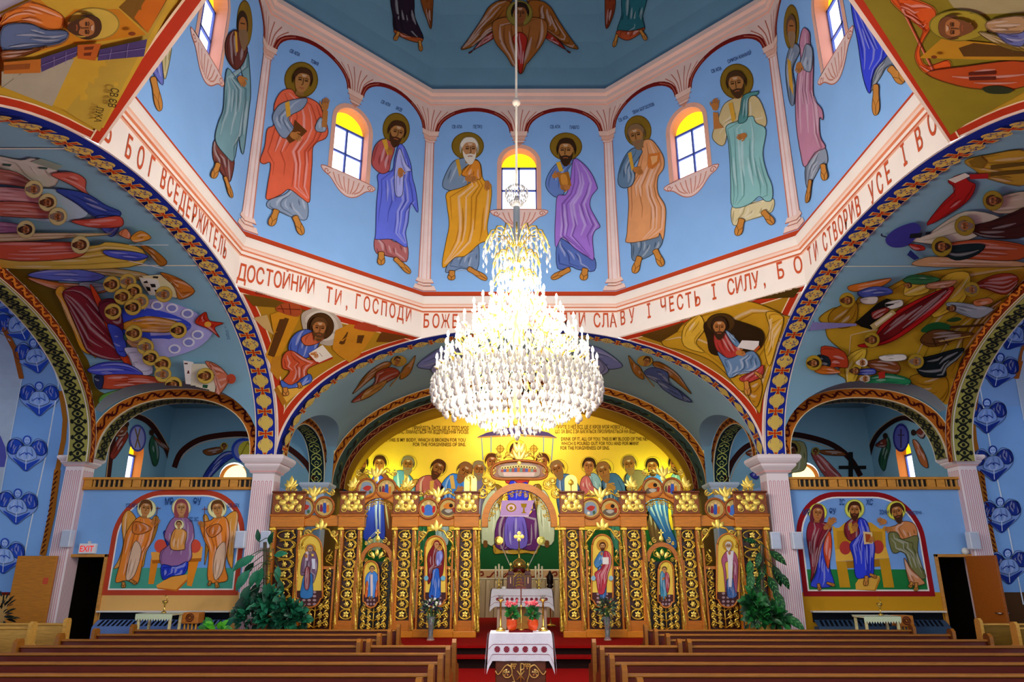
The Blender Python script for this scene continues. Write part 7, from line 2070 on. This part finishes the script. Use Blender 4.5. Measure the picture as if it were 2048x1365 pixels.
# ---------------------------------------------------------------- side tables with lace cloths, stands
def side_table(u0, u1, vt, Y, side):
    a, b = onY(u0, vt, Y), onY(u1, vt, Y); z = a.z
    t = thing('side_table', 'small cream-legged table with pale lace cover before the %s wall heater' % side, 'table', ((a.x+b.x)/2, Y, 0), 'small tables below the murals')
    m = MB(); m.bbox(a.x, b.x, Y, Y+.5, z-.03, z, .006, '#e8dcb0'); sub(m, 'tabletop', t)
    for x in (a.x+.02, b.x-.06):
        for y in (Y+.02, Y+.44): m = MB(); m.bbox(x, x+.045, y, y+.045, 0, z-.03, .005, '#e4d49a'); sub(m, 'leg', t, WOOD)
    o = MB(); o.box(a.x-.01, b.x+.01, Y-.012, Y-.006, z-.08, z+.006, '#dce8c0'); o.box(a.x-.01, b.x+.01, Y-.012, Y+.51, z+.002, z+.006, '#e8f0d4'); n = 14
    for k in range(n): x = a.x-.01+(b.x-a.x+.02)*k/n; w = (b.x-a.x+.02)/n; o.face([V((x, Y-.009, z-.08)), V((x+w, Y-.009, z-.08)), V((x+w/2, Y-.009, z-.125))], '#e4ecc8')
    tag(o.build('lace_cloth', CLOTH), 'pale green lace cloth with pointed edge on the small %s table' % side, 'cloth')
    x = (a.x+b.x)/2+.08; t = thing('oil_lamp', 'small brass vigil lamp with curved handle on the %s lace-covered table' % side, 'oil lamp', (x, Y+.2, z+.008), 'vigil lamps on the small tables')
    m = MB(); m.smooth = True; m.lathe([(.05, 0), (.045, .02), (.012, .04), (.012, .14), (.05, .19), (.055, .22), (.02, .2)], 14, '#c89838', (x, Y+.2, z+.008)); sub(m, 'lamp_body', t, BRASS)
    m = MB(); m.smooth = True; m.tube([(x+.03*cos(q), Y+.2, z+.27+.05*sin(q)) for q in [-1.2+3.6*k/9 for k in range(10)]], .007, 6, '#c89838'); sub(m, 'handle', t, BRASS)
side_table(273, 344, 1229, 14.2, 'left'); side_table(1728, 1800, 1234, 14.2, 'right')
def stand(u0, u1, vt, Y, side):
    a, b = onY(u0, vt, Y), onY(u1, vt, Y); z = a.z; t = thing('lectern', 'low carved wooden stand with turned posts beside the %s lace-covered table' % side, 'stand', ((a.x+b.x)/2, Y, 0), 'carved stands below the murals')
    m = MB(); m.bbox(a.x, b.x, Y, Y+.3, z-.2, z, .01, '#c8782a'); sub(m, 'top', t, WOOD)
    for k in range(4): x = a.x+.05+(b.x-a.x-.1)*k/3; m = MB(); m.smooth = True; m.lathe([(.02, .05), (.02, .2), (.03, .25), (.018, .3), (.018, z-.2)], 10, '#d89838', (x, Y+.05, 0)); sub(m, 'post', t, WOOD)
    m = MB(); m.bbox(a.x, b.x, Y, Y+.3, 0, .06, .01, '#a8601c'); sub(m, 'base', t, WOOD)
    m = MB(); c = V(((a.x+b.x)/2, Y-.01, z-.09)); m.smooth = True
    for r in (.07, .035): m.tube([c+V((r*cos(q), 0, r*sin(q))) for q in [2*pi*k/14 for k in range(15)]], .012, 6, '#6a2c10'); 
    sub(m, 'carved_ring', t, WOOD)
stand(365, 398, 1226, 14.72, 'left'); stand(1796, 1826, 1232, 14.72, 'right')
# ---------------------------------------------------------------- chandelier
CX, CY = -.08, YC
t = thing('chandelier', 'huge tiered crystal chandelier with lit candle bulbs hanging from the dome', 'chandelier', (CX, CY, 3.5))
GM = mat('chandelier_gold', '#e8c050', .2, metal=.8)
CRY = mat('crystal', '#fff8ec', .06, spec=.9, trans=.4, ior=1.5)
BULB = mat('lit_bulb', '#fff6dc', .4, emit=14)
m = MB(); m.smooth = True; m.tube([(CX, CY, 18.5), (CX, CY, 7.45)], .018, 8, '#c8c0b0'); m.sphere((CX, CY, 9.0), .07, 12, 8, '#f0d8c0'); m.tube([(CX, CY, 7.1), (CX, CY, 5.6)], .05, 10, '#b8c0c0'); m.tube([(CX, CY, 5.6), (CX, CY, 3.7)], .06, 10, '#e8c050'); sub(m, 'stem', t, GENERIC)
gl = MB(); gl.smooth = True; gl.lathe([(.03, 7.08), (.08, 7.12), (.05, 7.2), (.02, 7.3)], 14, '#e8c860', (CX, CY, 0)); gl.smooth = False
m = MB(); drops = MB()
def pend(mb, p, l, r):
    """faceted crystal pendant hanging from p"""
    p = V(p); top = p; bot = p-V((0, 0, l)); n = 5; ringp = [p+V((r*cos(2*pi*k/n), r*sin(2*pi*k/n), -l*.62)) for k in range(n)]
    for k in range(n): a, b = ringp[k], ringp[(k+1) % n]; mb.face([top, a, b]); mb.face([bot, b, a])
for j_, (r_, z_) in enumerate(((.1, 7.2), (.15, 7.27), (.175, 7.34), (.17, 7.41), (.12, 7.46))):
    for k in range(22): pend(gl, (CX+r_*cos(k*.2856+j_*.14), CY+r_*sin(k*.2856+j_*.14), z_), .075, .013)
sub(gl, 'glass_globe', t, CRY)
def armring(r, z, n, rise, r0, droplen, phase=0, fall=3):
    for k in range(n):
        a = 2*pi*k/n+phase; d = V((cos(a), sin(a), 0)); c = V((CX, CY, 0))
        pts = [c+d*(r0+(r-r0)*s)+V((0, 0, z+rise*sin(pi*s*.85)-(.12 if s > .95 else 0))) for s in (0, .2, .4, .6, .8, 1)]
        m.smooth = True; m.tube(pts, .012, 6, '#e8c860'); m.smooth = False
        for j in range(fall):
            q = pts[2+j] if 2+j < 6 else pts[5]; pend(drops, q-V((0, 0, .02)), droplen*(1+.3*j), .02)
            pend(drops, q-V((0, 0, .05+droplen*(1+.3*j))), droplen, .016)
armring(.5, 6.42, 16, .24, .05, .1, 0, 4); armring(.36, 6.15, 14, .16, .05, .1, .2, 4); armring(.34, 5.92, 14, .06, .05, .1, .1, 3)
TIERS = [(.4, 5.62, 9), (.64, 5.35, 13), (.86, 5.06, 17), (1.02, 4.78, 19), (1.14, 4.5, 22)]
for r, z, n in TIERS:
    for k in range(n):
        a = 2*pi*(k+.5*(n % 4 > 1))/n; d = V((cos(a), sin(a), 0)); c = V((CX, CY, 0))
        m.smooth = True; m.tube([c+d*(r*.35)+V((0, 0, z+.05)), c+d*(r*.6)+V((0, 0, z-.12)), c+d*(r*.88)+V((0, 0, z-.13)), c+d*r+V((0, 0, z-.02))], .013, 6, '#e8c860'); m.smooth = False
    n2 = n*5
    for k in range(n2):
        a = 2*pi*k/n2; rr = r*(1+.02*sin(k*7)); pend(drops, (CX+rr*cos(a), CY+rr*sin(a), z-.03-.03*(k % 3)), .13, .026); pend(drops, (CX+rr*.86*cos(a+.03), CY+rr*.86*sin(a+.03), z-.1-.05*(k % 4)), .13, .024); pend(drops, (CX+rr*.7*cos(a+.05), CY+rr*.7*sin(a+.05), z+.02-.05*(k % 4)), .12, .022)
sub(m, 'arms', t, GM)
big = []
for j in range(9):      # the bowl below the lowest tier
    s = j/8; r = 1.18*(1.015-s**1.9); z = 4.36-.74*s; n = max(5, int(70*r))
    for k in range(n):
        a = 2*pi*(k+.5*(j % 2))/n; p = (CX+r*cos(a), CY+r*sin(a), z-.02*(k % 2)); pend(drops, p, .13, .03)
        if sin(a) < .25 and len(big) < 100 and (k+j) % 2 == 0: big.append((p[0]*1.0, p[1]-.02, p[2]-.1))
        pend(drops, (CX+r*.93*cos(a+.02), CY+r*.93*sin(a+.02), z+.12), .14, .026)
first = None
for p in big:
    if first is None:
        q = MB(); q.smooth = True; q.lathe([(.004, 0), (.012, -.03), (.032, -.08), (.036, -.11), (.024, -.14), (.004, -.15)], 8, '#ffffff'); first = sub(q, 'crystal_drop', t, CRY); first.matrix_parent_inverse = Matrix.Translation((-CX, -CY, -3.5)); first.location = p
    else: q = first.copy(); COL.objects.link(q); q.location = p
o = sub(drops, 'crystal_pendants', t, CRY); o['kind'] = 'stuff'
fc = None
for r, z, n in TIERS:
    for k in range(n):
        a = 2*pi*(k+.5*(n % 4 > 1))/n; loc = (CX+r*cos(a), CY+r*sin(a), z)
        if fc is None:
            q = MB(); q.smooth = True; q.lathe([(.03, -.02), (.04, 0), (.012, .005), (.012, .11), (.005, .112)], 8, '#fff4dc'); fc = sub(q, 'candle', t, GENERIC); fc.matrix_parent_inverse = Matrix.Translation((-CX, -CY, -3.5)); fc.location = loc
            q = MB(); q.smooth = True; q.lathe([(.008, .11), (.02, .135), (.017, .165), (.003, .2)], 8, '#fff6dc'); fb = q.build('bulb', BULB); fb.parent = fc
        else:
            q = fc.copy(); COL.objects.link(q); q.location = loc; b = fb.copy(); COL.objects.link(b); b.parent = q
CHW = 95
for r, z, n in ((.5, 5.75, 3), (.98, 5.05, 6), (.85, 4.2, 3), (.62, 4.25, 3)):
    for k in range(n):
        a = 2*pi*k/n+.3; l = bpy.data.lights.new('chandelier_light', 'POINT'); l.energy = CHW; l.color = (1, .965, .88); l.shadow_soft_size = .12
        o = bpy.data.objects.new('chandelier_light', l); o.location = (CX+r*cos(a), CY+r*sin(a), z); COL.objects.link(o)
# unseen area lights added behind the end arch to brighten the gold wall
for nm, x, z, rx, ry, e, col in (('added_wash_light', 0, 6.0, 55, 0, 75, (1, .86, .5)), ('added_wash_light', -4.3, 4.2, 75, -25, 50, (.8, 1, .25)), ('added_wash_light', 4.3, 4.2, 75, 25, 50, (.8, 1, .25)), ('added_wash_light', 0, 3.6, 80, 0, 28, (1, .9, .7))):
    l = bpy.data.lights.new(nm, 'AREA'); l.energy = e; l.size = 3 if x == 0 else .6; l.shape = 'RECTANGLE'; l.size_y = .3; l.color = col
    o = bpy.data.objects.new(nm, l); o.location = (x, 19.8 if x == 0 else 20.5, z); o.rotation_euler = (radians(rx), 0, radians(ry)); COL.objects.link(o)
